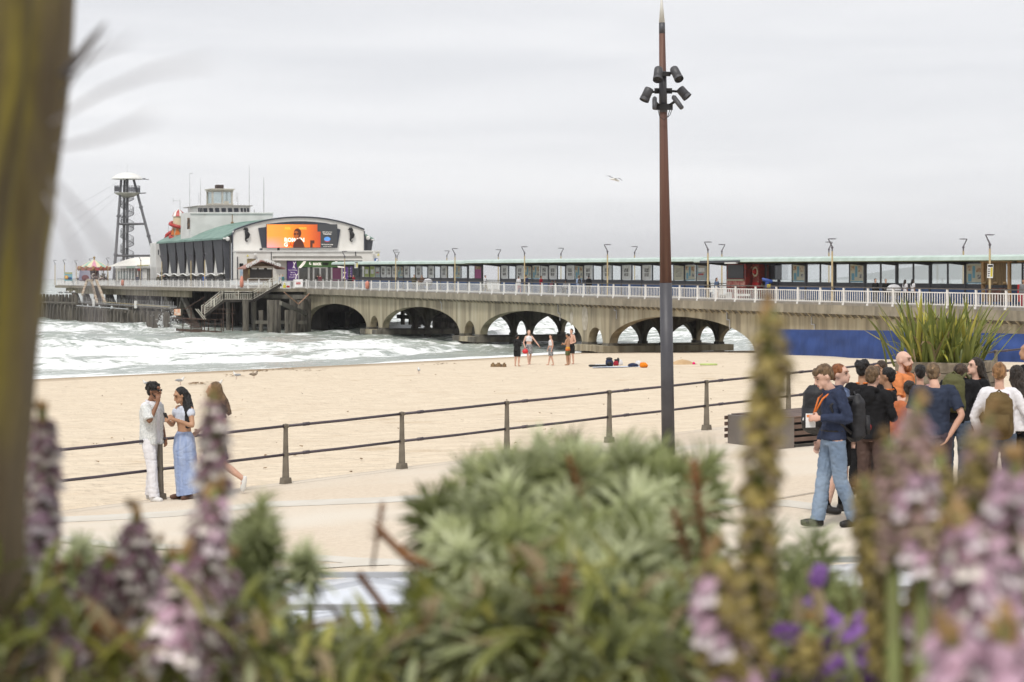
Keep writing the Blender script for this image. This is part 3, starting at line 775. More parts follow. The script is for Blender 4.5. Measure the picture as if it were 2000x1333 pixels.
# what the screen shows: an orange poster with plain shapes
def scrmat():
    m = bpy.data.materials.new('screen_orange'); m.use_nodes = True; nt = m.node_tree; B = nt.nodes['Principled BSDF']; N = nt.nodes.new; Lk = nt.links.new
    tc = N('ShaderNodeTexCoord'); sp = N('ShaderNodeSeparateXYZ'); Lk(tc.outputs['Generated'], sp.inputs[0])
    r = N('ShaderNodeValToRGB'); Lk(sp.outputs['X'], r.inputs[0]); e = r.color_ramp.elements
    e[0].color = (.78, .16, .05, 1); e[0].position = 0; e[1].color = (.36, .045, .012, 1); e[1].position = 1
    x = e.new(.35); x.color = (.85, .24, .02, 1)
    r2 = N('ShaderNodeValToRGB'); Lk(sp.outputs['Z'], r2.inputs[0]); r2.color_ramp.elements[0].color = (.75, .25, .26, 1); r2.color_ramp.elements[1].color = (.8, .26, .04, 1); r2.color_ramp.elements[1].position = .5
    ma = N('ShaderNodeMapRange'); ma.inputs[1].default_value = .1; ma.inputs[2].default_value = .42; Lk(sp.outputs['X'], ma.inputs[0])
    mx = N('ShaderNodeMix'); mx.data_type = 'RGBA'; Lk(ma.outputs[0], mx.inputs[0]); Lk(r2.outputs[0], mx.inputs[6]); Lk(r.outputs[0], mx.inputs[7])
    Lk(mx.outputs[2], B.inputs['Base Color']); Lk(mx.outputs[2], B.inputs['Emission Color']); B.inputs['Emission Strength'].default_value = .7
    return m
M_so = scrmat()
fpoly('screen_picture', [(519.6, 484), (624, 484), (624, 453), (618, 453), (618, 439), (519.6, 439)], M_so, scr, .44, .03)
M_sd = flat('screen_dark_print', (.07, .02, .012), .5, .5); M_sw = flat('screen_white', (.85, .8, .72), .5, .7); M_sy = flat('screen_yellow', (.85, .42, .05), .5, .8); M_sb = flat('screen_blue', (.08, .22, .5), .5, .8)  # dark silhouette print; the white glows on banner and sign prints too
M_sr = flat('screen_red', (.62, .05, .01), .5, .5)
fpoly('printed_shape', [(604, 484), (604, 470), (612, 470), (612, 476), (608.5, 476), (608.5, 484)], M_sd, scr, .47, .02)
def fell(name, cx, cy, rx, ry, m, par, out, n=18): return fpoly(name, [(cx + rx * math.cos(2 * math.pi * k / n), cy + ry * math.sin(2 * math.pi * k / n)) for k in range(n)], m, par, out, .02)
PYW = math.atan2(-AX, AY)
def ftext(s, px, py, hpx, m, par, out, sq=1, bold=0, L=FL, roll=0):
    p = FP(px, py, L, out); sc = F / (173 + AY * L - AX * p.y)
    return text(s, hpx / sc * 1.38, m, par, P(*p), PYW, sq, bold, roll=roll)
ftext('PIER', 560, 447, 4.6, M_sy, scr, .47, 1, .012); ftext("WN'S", 589, 447, 4.6, M_sy, scr, .47, 1, .012)
ftext('ROMAIN', 573, 469.5, 8, M_sw, scr, .47, .95, .03); ftext('GARCIA', 573, 478.6, 8, M_sr, scr, .47, .95, .03); ftext('G', 556.5, 478.6, 8, M_sw, scr, .48, .95, .03)
fell('printed_shape', 579, 456, 7.4, 9.5, M_sd, scr, .5); fell('printed_shape', 576, 459, 5, 7.5, flat('screen_brown', (.35, .09, .02), .5, .5), scr, .53)
fpoly('printed_shape', [(570, 484), (572, 474), (577, 468), (584, 466), (590, 474), (593, 484)], M_sd, scr, .5, .02)
fell('printed_shape', 573.5, 457.5, 2.6, 1.8, M_sd, scr, .56, 10); fell('printed_shape', 579.5, 457.5, 2.6, 1.8, M_sd, scr, .56, 10)
fell('printed_shape', 637, 467.5, 6.2, 4.4, M_sb, scr, .47); fell('printed_shape', 637, 470.8, 4.6, 2.2, M_sr, scr, .46)
ftext('Tomorrow', 637, 457.5, 2.6, M_sw, scr, .47, 1, .004); ftext('OPEN UNTIL LATE', 637, 454, 1.7, M_sw, scr, .47); ftext('O2 Guestival Lounge', 637, 478, 2, M_sw, scr, .47); ftext('Tue 14 - Sun 19', 637, 482, 1.8, M_sw, scr, .47)
# seahorses
def seahorse(cx, cy, s):
    body = [(0, -10), (1.5, -12), (4, -11.5), (5, -9), (4, -6.5), (5, -3), (6.5, 0), (6, 4), (3.4, 7), (2.6, 10), (4, 12.5), (6, 12.8), (7, 11)]
    mb = PB(); pts = []
    for x, y in body: p = FP(cx + (x - 3) * s, cy + y * 1.0, FL, .15); pts.append(p)
    rad = [.09, .16, .24, .24, .2, .3, .36, .27, .16, .1, .08, .07, .04]
    mb.tube(pts, rad, 8)
    p = FP(cx - 4.6 * s, cy - 9.6, FL, .15); mb.tube([pts[1], p], [.1, .04], 6)
    q = FP(cx - 2.4 * s, cy + 2.5, FL, .15); mb.prism([pts[6], pts[7], q], (.08, 0, 0))
    obj('seahorse_emblem', mb, M_black, th, smooth=True)
seahorse(479.5, 459, 1); seahorse(684, 459, 1)
# signs on the entrance
M_purple = flat('purple_banner', (.17, .07, .34)); M_green = flat('green_fascia_sign', (.15, .32, .11)); M_lime = flat('lime_print', (.42, .5, .16))
frect('banner', 554, 511, 575, 548, M_purple, th, 1.75, .06); frect('banner', 662, 511, 680, 548, M_purple, th, 1.75, .06)
sg = frect('sign_board', 572, 511, 662, 522.5, M_green, th, 1.8, .08)
ftext('ROCK', 611, 516.5, 4.6, M_sw, sg, 1.9, .92, .03); ftext('REEF', 627.5, 516.5, 4.6, flat('dark_print', (.03, .03, .03)), sg, 1.9, .92, .03)
fell('printed_shape', 598, 515, 2.4, 2.8, M_sw, sg, 1.86); fell('printed_shape', 599, 514.2, 1.6, 1.8, M_green, sg, 1.88)
for cx, cy, m in ((567, 517, 0), (571, 540, 0), (664.5, 537, 0)):
    mb = PB()
    for a, b in (((-2, -5), (0, -1)), ((0, -1), (3, -5)), ((0, -1), (-1, 4)), ((-1, 4), (2, 8)), ((-1, 4), (-3, 7))): mb.bar(FP(cx + a[0], cy + a[1], FL, 1.8), FP(cx + b[0], cy + b[1], FL, 1.8), .14, .05)
    obj('climber_print', mb, M_sw, th)
for k, s in enumerate(('Indoor Climbing', 'High Line', 'Pier Cave', 'Vertical Drop')): ftext(s, 564, 528 + k * 4.6, 1.9, M_sw, th, 1.82)
for k, s in enumerate(('Book', 'online', 'or just', 'walk in')): ftext(s, 674, 525 + k * 5, 2, M_sw, th, 1.82)
fpoly('climber_print', [(585, 511), (590, 511), (586, 518), (580, 524), (574, 524), (580, 517)], M_sw, th, 1.84, .03)
fpoly('climber_print', [(646, 511), (650, 511), (656, 518), (664, 521), (664, 524), (652, 523)], M_sw, th, 1.84, .03)
G_d = glass('dark_window_glass', (.3, .32, .34), .5, .08, .1, (.03, .035, .04))
for x0, x1, m in ((576.5, 593, G_d), (606, 615.5, G_d), (619, 628, G_d), (632, 638, G_d), (641, 658, flat('purple_glass_print', (.22, .06, .14), .3)), (597, 602.5, G_d)):
    frect('window_pane', x0, 524, x1, 549, m, th, 1.72, .04)
for x0, x1 in ((574, 576.3), (593.2, 596.8), (602.7, 605.8), (615.7, 618.8), (628.2, 631.8), (638.2, 640.8), (658.2, 661)): frect('door_frame', x0, 523, x1, 549, M_white, th, 1.85, .15)
frect('door_frame', 603, 522.6, 631, 524.4, M_white, th, 1.88, .15)
frect('poster_board', 476, 506, 493, 548, mat('burger_poster', (.12, .09, .055), (.4, .3, .14), .9, .6, world=True), th, 1.7, .05)
frect('poster_board', 462, 526.5, 468, 543, mat('blue_notice', (.3, .45, .62), (.6, .6, .6), 2, .6, world=True), th, 1.7, .05)
frect('window_pane', 461, 515, 468.5, 524.5, G_d, th, 1.7, .05)
bs = frect('blue_arrow_sign', 723.5, 505.5, 730.5, 512.5, flat('sign_blue', (.03, .12, .35)), th, 1.7, .06)
mb = PB(); mb.bar(FP(725.3, 511, FL, 1.75), FP(728.6, 507.5, FL, 1.75), .1, .04); mb.bar(FP(726, 507.3, FL, 1.75), FP(728.8, 507.3, FL, 1.75), .1, .04); mb.bar(FP(728.8, 507.2, FL, 1.75), FP(728.8, 510, FL, 1.75), .1, .04); obj('arrow_print', mb, M_sw, bs)
for px, py in ((490.5, 497), (721, 495), (540, 512)):
    mb = PB(); p = FP(px, py, FL, 1.9); mb.bar(p, p + Vector((.3, 0, .15)), .08); mb.bar(p + Vector((0, -.25, -.1)), p + Vector((0, .2, .06)), .18); obj('security_camera', mb, M_white, th)
for px, py in ((477, 500), (731, 498)): fpoly('warning_sign', [(px - 2, py + 1.6), (px + 2, py + 1.6), (px, py - 2)], flat('sign_yellow', (.7, .62, .06)), th, 1.68, .03)
frect('dark_strip', 685, 512, 714, 514, flat('dark_green', (.02, .06, .045)), th, 1.68, .05)

# upper building behind, with its control room and lantern
M_wb = mat('old_white_masonry', (.66, .655, .64), (.58, .575, .56), .6, .85, bump=.08, world=True, c3=(.36, .26, .18), s3=.9, f3=(.66, .85), st3=(2, 2, .3))
LU = 120.
ub = thing('upper_block', P(LU, 3, 12), 'plain white flat-topped block rising behind the green copper roof, carrying a glazed control room', 'building')
mb = PB(); wl, wr = w_of(372, LU), w_of(533, LU); LE = L_of(353, wl - .15); ztop = z_of(416.5, LU, 3)
mb.hexa([(LU, wl, 12), (LU, wr, 12), (LU + 22, wr, 12), (LE, wl - .15, 12), (LU, wl, ztop), (LU, wr, ztop), (LU + 22, wr, ztop), (LE, wl - .15, ztop)])
obj('wall', mb, M_wb, ub)
frect('coping', 371, 415.5, 533.5, 417.6, M_white, ub, .15, .4, L=LU)
frect('end_window', 365.5, 426, 370.5, 448, mat('rusted_opening', (.2, .13, .08), (.06, .05, .05), 2, .9, world=True), ub, .08, .06, L=LU - 0)
frect('rusty_bracket', 451, 434, 456, 440, mat('rust', (.2, .11, .05), (.3, .2, .1), 3, .9), ub, .1, .1, L=LU)
frect('rusty_bracket', 453, 419, 454.2, 435, mat('rust', (.2, .11, .05)), ub, .06, .06, L=LU)
LC = 128.
frect('control_room_wall', 387, 401.5, 489, 417, M_white, ub, 0, 6, L=LC)
fpoly('control_room_roof', [(381, 402.6), (421, 400.6), (491, 402), (491, 403.6), (381, 404)], M_led, ub, .8, 8, L=LC)
for x0, x1 in ((386.5, 388.5), (389.8, 391.8), (393, 395), (397, 404.5), (408.5, 416), (420, 428), (432.5, 441), (445, 453), (457, 465.5), (470, 474), (476.5, 480), (482.5, 486)):
    fpoly('window_pane', [(x0 - .4, 407), (x0 + .3, 414.5), (x1 + .3, 414.5), (x1 - .4, 407)], flat('control_room_glass', (.03, .035, .05), .15), ub, .12, .06, L=LC)
LT = 131.
M_lan = mat('lantern_cream_frame', (.5, .48, .42), (.42, .4, .34), 2, .7)
mb = PB()
wa, wb = w_of(415, LT), w_of(453, LT); zt0, zt1 = z_of(401, LT, 2), z_of(371, LT, 2)
for (L_, w_) in ((LT, wa), (LT, wb), (LT, (wa + wb) / 2), (LT + 3, wa), (LT + 3, wb)): mb.box(L_ - .1, L_ + .1, w_ - .12, w_ + .12, zt0, zt1)
for z0, z1 in ((zt0, zt0 + .25), (zt1 - .25, zt1)): mb.box(LT - .15, LT + 3.1, wa - .2, wb + .2, z0, z1)
mb.box(LT - .05, LT + .05, wa + 1.75, wb - .5, zt0 + .25, zt0 + .6)
obj('lantern_frame', mb, M_lan, ub)
mb = PB(); mb.box(LT + .0, LT + .05, wa + .15, wb - .15, zt0 + .3, zt1 - .3); mb.box(LT + .2, LT + 2.9, wa + .05, wa + .1, zt0 + .3, zt1 - .3); obj('lantern_glass', mb, glass('lantern_glass_mat', (.75, .8, .8), .25, .1, .15), ub)
mb = PB(); mb.box(LT - .4, LT + 3.3, wa - .35, wb + .35, zt1, zt1 + .16); obj('lantern_roof', mb, M_lan, ub)
mb = PB(); mb.box(LT + .3, LT + 1.6, w_of(425, LT), w_of(438, LT), zt1 + .16, zt1 + .75); obj('roof_cowl', mb, mat('rusty_cowl', (.09, .06, .05), (.05, .04, .04), 3, .8), ub)
def mast(px, y0, y1, L, kind, label, r=.04):
    w = w_of(px, L); z0, z1 = z_of(y1, L, w), z_of(y0, L, w)
    t = thing('aerial_mast', P(L, w, z0), label, 'aerial', 'radio aerials on the roofs')
    mb = PB(); mb.tube([(L, w, z0), (L, w, (z0 + z1) / 2), (L, w, z1)], [r, r, r * .5], 6); obj('pole', mb, M_galv, t)
    mb = PB()
    if kind == 1: mb.bar((L, w, z1), (L, w + .45, z1 - .02), .06)
    if kind == 2: mb.bar((L, w - 1.0, z1 - .35), (L, w, z1 - .35), .05); mb.bar((L, w - 1, z1 - .9), (L, w - 1, z1 + .1), .05)
    if kind == 3: mb.bar((L, w - .2, z0 + 1), (L, w + .0, z0 + 1), .05); mb.bar((L, w - .25, z0 + .6), (L, w - .25, z0 + 2), .05)
    if kind: obj('crossbar', mb, M_galv, t)
mast(370.5, 339, 416, 122, 1, 'tall thin aerial with a short top arm at the left of the white block')
mast(391.8, 350, 404, 130, 3, 'thin aerial standing left of the roof lantern')
mast(351.5, 388, 412, 126, 2, 'low aerial with a cross arm behind the red and white slide')
mast(464.5, 376, 402, 130, 3, 'short aerial just right of the roof lantern')
mast(486.8, 323, 402, 130, 0, 'tallest thin aerial at the right end of the control room', .05)
mast(515.2, 347, 416, 122, 0, 'thick-topped pole aerial on the right of the white block', .07)
mast(496.8, 409, 416, 122, 0, 'tiny stub aerial with a dish between the two tall poles', .09)
mast(329, 437, 470, 145, 0, 'thin aerial standing behind the far end of the copper roof')

# white block beside the fins
wbk = thing('stair_block', P(146, -3, DZ), 'small white windowed block between the dark fins and the canopy cafe', 'building')
LB = 142.
fpoly('wall', [(305, 475), (326, 470.5), (330, 548), (305, 548)], M_wb, wbk, 0, 4, L=LB)
frect('wall', 305, 522, 332, 549, M_wb, wbk, .3, 4.1, L=LB)
for x in (309.5, 317): frect('window_slit', x - 1, 488, x + 1, 498, M_slate, wbk, .05, .05, L=LB)
for a in range(5): frect('roof_rail', 306 + a * 3, 470, 306.4 + a * 3, 475, M_galv, wbk, 0, .05, L=LB)
frect('door', 312, 532, 319, 549, M_slate, wbk, .35, .1, L=LB)

# red and white helter-skelter slide behind the block
hs = thing('helter_skelter', P(133, -4.3, 10), 'red and white striped helter-skelter slide tower behind the white block', 'slide')
L = 134; w = w_of(349, L); mb = PB(); MBt = PB(); MBt.T = None
c = P(L, w, 0); z0, z1 = z_of(470, L, w), z_of(422, L, w)
M_hr = flat('slide_red', (.4, .035, .03), .4); M_hw = flat('slide_cream', (.62, .52, .36), .5); M_ho = flat('slide_orange', (.6, .16, .03), .5)
b = MB(); b.lathe([(1.05, z0), (.8, z1)], (c.x, c.y, 0), 16); obj('tower', b, M_hw, hs, smooth=True)
for k in range(10):
    b = MB(); b.lathe([(.95, z1 - .1), (.75, z1 + .45), (.3, z1 + .85), (.02, z1 + .95)], (c.x, c.y, 0), 3, a0=k * .628, a1=k * .628 + .628); obj('roof_segment', b, M_hr if k % 2 else M_white, hs, smooth=True)
b = MB(); pts = [(c.x + 1.25 * math.cos(t), c.y + 1.25 * math.sin(t), z1 - .2 - t * .3) for t in np.linspace(0, 4 * math.pi, 50)]
b.tube(pts, .26, 8); obj('spiral_slide', b, M_hr, hs, smooth=True)
b = MB()
for k in range(8): a = k * math.pi / 4; b.add([(c.x + 1.2 * math.cos(a - .35), c.y + 1.2 * math.sin(a - .35), z0 + .8), (c.x + 1.2 * math.cos(a + .35), c.y + 1.2 * math.sin(a + .35), z0 + .8), (c.x + 1.05 * math.cos(a), c.y + 1.05 * math.sin(a), z0 + 2.2)], [(0, 1, 2)])
obj('flame_trim', b, M_ho, hs)
b = MB(); p = P(*SP(333, 461, w)); b.tube([p + Vector((-.7, 0, -.6)), p + Vector((-.5, 0, .1)), p + Vector((0, 0, .5)), p + Vector((.7, 0, .2)), p + Vector((1.2, 0, .1))], .32, 8); obj('chute_end', b, M_hr, hs, smooth=True)

# canopy cafe
cf = thing('canopy_cafe', P(150, -5, DZ), 'low cafe with a white tensile canopy roof left of the white block', 'cafe')
LK = 150.
rows_ = []
for j in range(7):
    Lj = LK - .5 + j * 1.6; r_ = []
    for i in range(13):
        x = 234 + (306 - 234) * i / 12; t = i / 12
        yy = 520.5 - 19.0 * math.sin(min(1, t * 1.05) * math.pi / 2) ** 1.1 * min(1, j / 2.5) - (3 * t if j == 0 else 0)
        if j == 0: yy = 521 - 4.5 * t
        w_ = w_of(x, LK); r_.append(Vector((Lj, w_, z_of(yy, LK, w_))))
    rows_.append(r_)
mb = PB(); mb.grid(rows_); obj('fabric_roof', mb, mat('canopy_fabric', (.78, .76, .70), (.7, .68, .62), .5, .6, world=True), cf, smooth=True)
frect('roof_fascia', 224, 520, 307, 524.5, M_white, cf, .4, .3, L=LK)
frect('back_wall', 230, 524, 307, 549, mat('cafe_wall', (.5, .48, .42), (.35, .33, .3), 1, .8, world=True), cf, -1.2, .2, L=LK)
for k, x in enumerate((229, 234, 239, 245, 250, 256, 262, 268, 277, 289, 296, 303)): frect('window_frame', x, 524.5, x + 1.4, 549, M_white if k < 9 else M_galv, cf, .1, .2, L=LK)
for k, (x0, x1) in enumerate(((230.6, 233.8), (235.6, 238.8), (240.6, 244.8), (246.6, 249.8), (251.6, 255.8), (257.6, 261.8))): frect('window_pane', x0, 530, x1, 545, glass('cafe_glass', (.7, .75, .75), .3, .1, .1), cf, .02, .05, L=LK)
frect('white_door', 279, 526, 287, 549, M_white, cf, .05, .1, L=LK); frect('blue_column', 274, 524, 276.5, 549, flat('blue_paint', (.05, .1, .3)), cf, .15, .2, L=LK); frect('blue_column', 298.5, 524, 300.5, 549, flat('blue_paint', (.05, .1, .3)), cf, .15, .2, L=LK)
frect('sign_board', 246, 520.5, 262, 524, flat('pale_green_sign', (.35, .45, .38)), cf, .5, .08, L=LK); frect('sign_board', 266, 518, 290, 519.5, flat('olive_sign', (.4, .38, .1)), cf, .6, .05, L=LK)
frect('red_box', 268, 524.5, 275, 529, M_hr, cf, .3, .4, L=LK); frect('dark_sign', 296, 513.5, 304, 517.5, flat('maroon_sign', (.18, .03, .04)), cf, .6, .08, L=LK)

# observation and zip line tower
LW = 165.
tw = thing('observation_tower', P(LW, -5, DZ), 'tall steel observation tower with a white dome and a spiral stair', 'tower')
M_ts = mat('tower_steel', (.15, .15, .16), (.12, .12, .13), 2, .5)
def TWp(x, y, dl=0): p = FP(x, y, LW); return P(p.x + dl, p.y, p.z)
cx = 248.5; ctr = TWp(cx, 545)
zc = lambda y: TWp(cx, y).z
pxm = F / (TWp(cx, 500).y)
b = MB(); b.tube([ctr, Vector((ctr.x, ctr.y, zc(350)))], .22, 10); obj('central_column', b, M_ts, tw)
legs = [((236, 352), (217, 549), -2), ((260.5, 352), (295, 500), -2), ((246, 352), (259, 549), 7)]
for (a, c_, dl) in legs:
    b = MB(); b.tube([TWp(*a, dl * .15), TWp(*c_, dl)], [.2, .24], 10); obj('leg', b, M_ts, tw)
    for t in (.36, .74):
        p = TWp(*a, dl * .15).lerp(TWp(*c_, dl), t); d_ = (TWp(*c_, dl) - TWp(*a, dl * .15)).normalized(); b = MB(); b.tube([p - d_ * .12, p + d_ * .12], .34, 10); obj('flange', b, M_ts, tw)
for y, x0, x1 in ((438, 228, 281), (500, 221, 294)):
    b = MB(); b.tube([TWp(x0, y, -1), TWp(x1, y, -1)], .17, 8); b.tube([TWp(x0, y, -1), TWp(252 if y < 450 else 256, y, 4)], .15, 8); b.tube([TWp(x1, y, -1), TWp(252 if y < 450 else 256, y, 4)], .15, 8); obj('crossbeam', b, M_ts, tw)
b = MB(); b.lathe([(2.55, zc(350.5)), (2.53, zc(349.5)), (2.2, zc(345.5)), (1.6, zc(341)), (.9, zc(338.4)), (0.01, zc(337.3))], (ctr.x, ctr.y, 0), 28); b.lathe([(2.55, zc(350.5)), (0.01, zc(350))], (ctr.x, ctr.y, 0), 28); obj('dome', b, M_white, tw, smooth=True)
b = MB(); b.lathe([(2.1, zc(377)), (2.1, zc(377.6)), (1.7, zc(380.5)), (1.0, zc(385)), (.2, zc(387.2))], (ctr.x, ctr.y, 0), 28); b.lathe([(2.1, zc(377)), (.01, zc(377))], (ctr.x, ctr.y, 0), 28); obj('platform', b, mat('platform_underside', (.5, .49, .44), None, 2, .7), tw, smooth=True)
b = MB(); n = 48
for k in range(n):
    a = 2 * math.pi * k / n; p = Vector((ctr.x + 2.05 * math.cos(a), ctr.y + 2.05 * math.sin(a), 0)); b.bar(p + Vector((0, 0, zc(377))), p + Vector((0, 0, zc(363.5))), .035)
obj('balustrade_bars', b, M_ts, tw, kind='stuff')
b = MB(); b.lathe([(2.07, zc(364)), (2.07, zc(363.4))], (ctr.x, ctr.y, 0), 32); b.lathe([(2.04, zc(374)), (2.04, zc(365))], (ctr.x, ctr.y, 0), 32, a0=2.2, a1=4.2); b.lathe([(2.04, zc(376)), (2.04, zc(367))], (ctr.x, ctr.y, 0), 32, a0=4.9, a1=6.6); obj('balustrade_panel', b, glass('mesh_panel', (.45, .45, .47), .6, .4, 0, (.1, .1, .11)), tw)
b = MB(); b.bar(TWp(268, 351, -1), TWp(288, 351.5, -1), .18, .1); b.bar(TWp(275, 350.4, -1), TWp(281, 350.4, -1), .3, .2); b.bar(TWp(270, 378.5, -1), TWp(281, 378, -1), 1.2, .15); obj('zip_line_arm', b, M_ts, tw)
# spiral stair
b1 = MB(); b2 = MB(); turns = 5.2; zA, zB = zc(540), zc(386); nst = 90
step_me = None
for k in range(nst):
    a = -.6 + 2 * math.pi * turns * k / nst; z = zA + (zB - zA) * k / nst; r0, r1 = .2, 1.05; da = .3
    b1.hexa([(ctr.x + r0 * math.cos(a), ctr.y + r0 * math.sin(a), z), (ctr.x + r1 * math.cos(a), ctr.y + r1 * math.sin(a), z), (ctr.x + r1 * math.cos(a + da), ctr.y + r1 * math.sin(a + da), z), (ctr.x + r0 * math.cos(a + da), ctr.y + r0 * math.sin(a + da), z),
             (ctr.x + r0 * math.cos(a), ctr.y + r0 * math.sin(a), z + .05), (ctr.x + r1 * math.cos(a), ctr.y + r1 * math.sin(a), z + .05), (ctr.x + r1 * math.cos(a + da), ctr.y + r1 * math.sin(a + da), z + .05), (ctr.x + r0 * math.cos(a + da), ctr.y + r0 * math.sin(a + da), z + .05)])
    for q in (0, .5): aa = a + da * q; b2.bar((ctr.x + r1 * math.cos(aa), ctr.y + r1 * math.sin(aa), z), (ctr.x + r1 * math.cos(aa), ctr.y + r1 * math.sin(aa), z + 1.05), .03)
obj('stair_treads', b1, M_ts, tw, kind='stuff'); obj('stair_rail_bars', b2, M_ts, tw, kind='stuff')
b = MB(); b.tube([(ctr.x + 1.05 * math.cos(-.6 + 2 * math.pi * turns * k / 120), ctr.y + 1.05 * math.sin(-.6 + 2 * math.pi * turns * k / 120), zA + 1.05 + (zB - zA) * k / 120) for k in range(120)], .03, 5); b.tube([(ctr.x + 1.07 * math.cos(-.6 + 2 * math.pi * turns * k / 120), ctr.y + 1.07 * math.sin(-.6 + 2 * math.pi * turns * k / 120), zA + (zB - zA) * k / 120) for k in range(120)], .05, 5); obj('stair_handrail', b, M_ts, tw)
b = MB(); b.tube([(ctr.x, ctr.y, zc(338)), (ctr.x, ctr.y, zc(319))], .02, 5); obj('aerial', b, M_galv, tw)
for i, (y0, x1, y1) in enumerate(((358, 60, 425), (374, 60, 452), (384, 60, 480))):
    b = MB(); b.tube([TWp(228, y0), TWp(x1, y1, -30)], .012, 4); obj('zip_line_cable', b, M_steel, tw)

# carousel
LA = 172.
ca = thing('carousel', P(LA, -7.5, DZ), 'small carousel with a pink, green and cream striped roof at the far pier end', 'carousel')
cc = P(*FP(184, 548, LA)); zz = lambda y: P(*FP(184, y, LA)).z
rr = 29 / (F / cc.y); n = 16
for k in range(n):
    b = MB(); b.lathe([(rr * .93, zz(522)), (rr * .55, zz(514.5)), (.12, zz(507.5))], (cc.x, cc.y, 0), 2, a0=2 * math.pi * k / n, a1=2 * math.pi * (k + 1) / n)
    obj('roof_segment', b, [flat('carousel_pink', (.6, .28, .36)), flat('carousel_cream', (.68, .62, .42)), flat('carousel_green', (.32, .52, .42)), flat('carousel_cream', (.68, .62, .42))][k % 4], ca)
b = MB(); b.lathe([(.16, zz(508)), (.1, zz(505)), (.22, zz(503.8)), (.06, zz(501.5)), (.02, zz(500.5))], (cc.x, cc.y, 0), 10); obj('finial', b, flat('dull_gold', (.35, .24, .08)), ca, smooth=True)
b = MB(); b.lathe([(rr, zz(523)), (rr * 1.02, zz(529)), (rr * .8, zz(529))], (cc.x, cc.y, 0), 24); obj('rounding_board', b, mat('carousel_crimson', (.35, .06, .09), (.3, .14, .05), 1.5, .6), ca)
for k in range(12):
    a = 2 * math.pi * (k + .3) / 12; b = MB(); b.ell((cc.x + rr * 1.02 * math.cos(a), cc.y + rr * 1.02 * math.sin(a), zz(524.5)), (.27, .27, .4), 10, 8); obj('crest', b, mat('carousel_shield', (.4, .28, .1), (.3, .08, .06), 3, .6), ca, smooth=True)
b = MB(); b.lathe([(rr * .98, zz(549)), (rr * .98, zz(546.5)), (.05, zz(546.5))], (cc.x, cc.y, 0), 24); obj('turntable', b, flat('carousel_base', (.15, .1, .08)), ca)
b = MB(); b.lathe([(.9, zz(547)), (.75, zz(529))], (cc.x, cc.y, 0), 12); obj('centre_drum', b, mat('carousel_drum', (.35, .33, .36), (.2, .1, .1), 1, .6), ca)
b = MB(); p = P(*FP(166, 548, LA - 2)); b.hexa([p + Vector(v) for v in ((-1, -.2, 0), (1.0, -.2, 0), (1, 0, 0), (-1, 0, 0), (-.8, -.2, 1.6), (.8, -.2, 1.6), (.8, 0, 1.6), (-.8, 0, 1.6))]); obj('painted_panel', b, mat('carousel_panel', (.4, .4, .48), (.2, .2, .3), 1, .6), ca)
b = MB(); b.ell(p + Vector((.1, -.25, .4)), (.6, .12, .5), 12, 8); obj('gate_arch', b, flat('carousel_maroon', (.14, .02, .03)), ca)
horse_me = None
for k in range(14):
    a = 2 * math.pi * k / 14 + .1; r_ = rr * (.68 if k % 2 else .86); q = Vector((cc.x + r_ * math.cos(a), cc.y + r_ * math.sin(a), zz(539)))
    b = MB(); b.tube([q + Vector((0, 0, -.9)), q + Vector((0, 0, 1.15))], .03, 5); obj('pole', b, flat('brass', (.4, .3, .12), .3), ca)
    if horse_me is None:
        b = MB(); b.ell((0, 0, 0), (.45, .17, .2), 10, 8); b.tube([(.35, 0, .05), (.5, 0, .35), (.62, 0, .42), (.8, 0, .3)], [.14, .1, .09, .05], 6)
        for lx in (-.35, .35):
            for ly in (-.1, .1): b.tube([(lx, ly, -.05), (lx * 1.4, ly, -.35), (lx * 1.2, ly, -.6)], [.07, .04, .03], 5)
        b.tube([(-.42, 0, .1), (-.6, 0, -.1), (-.6, 0, -.4)], [.05, .06, .02], 5); horse_me = b.mesh('horse', smooth=True); horse_me.materials.append(mat('horse_paint', (.6, .58, .52), (.3, .2, .2), 1, .4, rand=.5))
    inst('horse', horse_me, ca, q - ca.location + Vector((0, 0, -.25 + .2 * math.sin(k * 2))), (0, 0, a + math.pi / 2))

# billboard at the end of the pier
bb = thing('billboard', P(*FP(134, 548, 186)), 'pale blue billboard with an orange lion face at the far end of the pier', 'billboard')
frect('panel', 126, 532, 141.5, 549, mat('billboard_blue', (.2, .42, .5), (.3, .5, .5), .4, .6), bb, 0, .15, L=186)
frect('heading_strip', 127, 532.6, 141, 535.2, flat('billboard_gold', (.55, .5, .25)), bb, .04, .03, L=186)
b = PB(); b.T = None
for dy in (0,): 
    p = P(*FP(129.5, 542, 186, .1)); b.ell(p, (.33, .05, .33), 14, 8)
obj('lion_face', b, flat('lion_orange', (.65, .28, .06)), bb)
b = MB(); b.ell(p + Vector((0, -.04, 0)), (.18, .05, .18), 12, 6); obj('lion_muzzle', b, flat('lion_cream', (.75, .55, .2)), bb)
b = MB(); p = P(*FP(136, 544, 186, .1)); b.ell(p, (.4, .05, .2), 12, 6); obj('dark_print', b, flat('billboard_navy', (.05, .1, .25)), bb)
for x in (126.5, 141): frect('post', x, 545, x + .8, 553, M_steel, bb, -.02, .1, L=186)

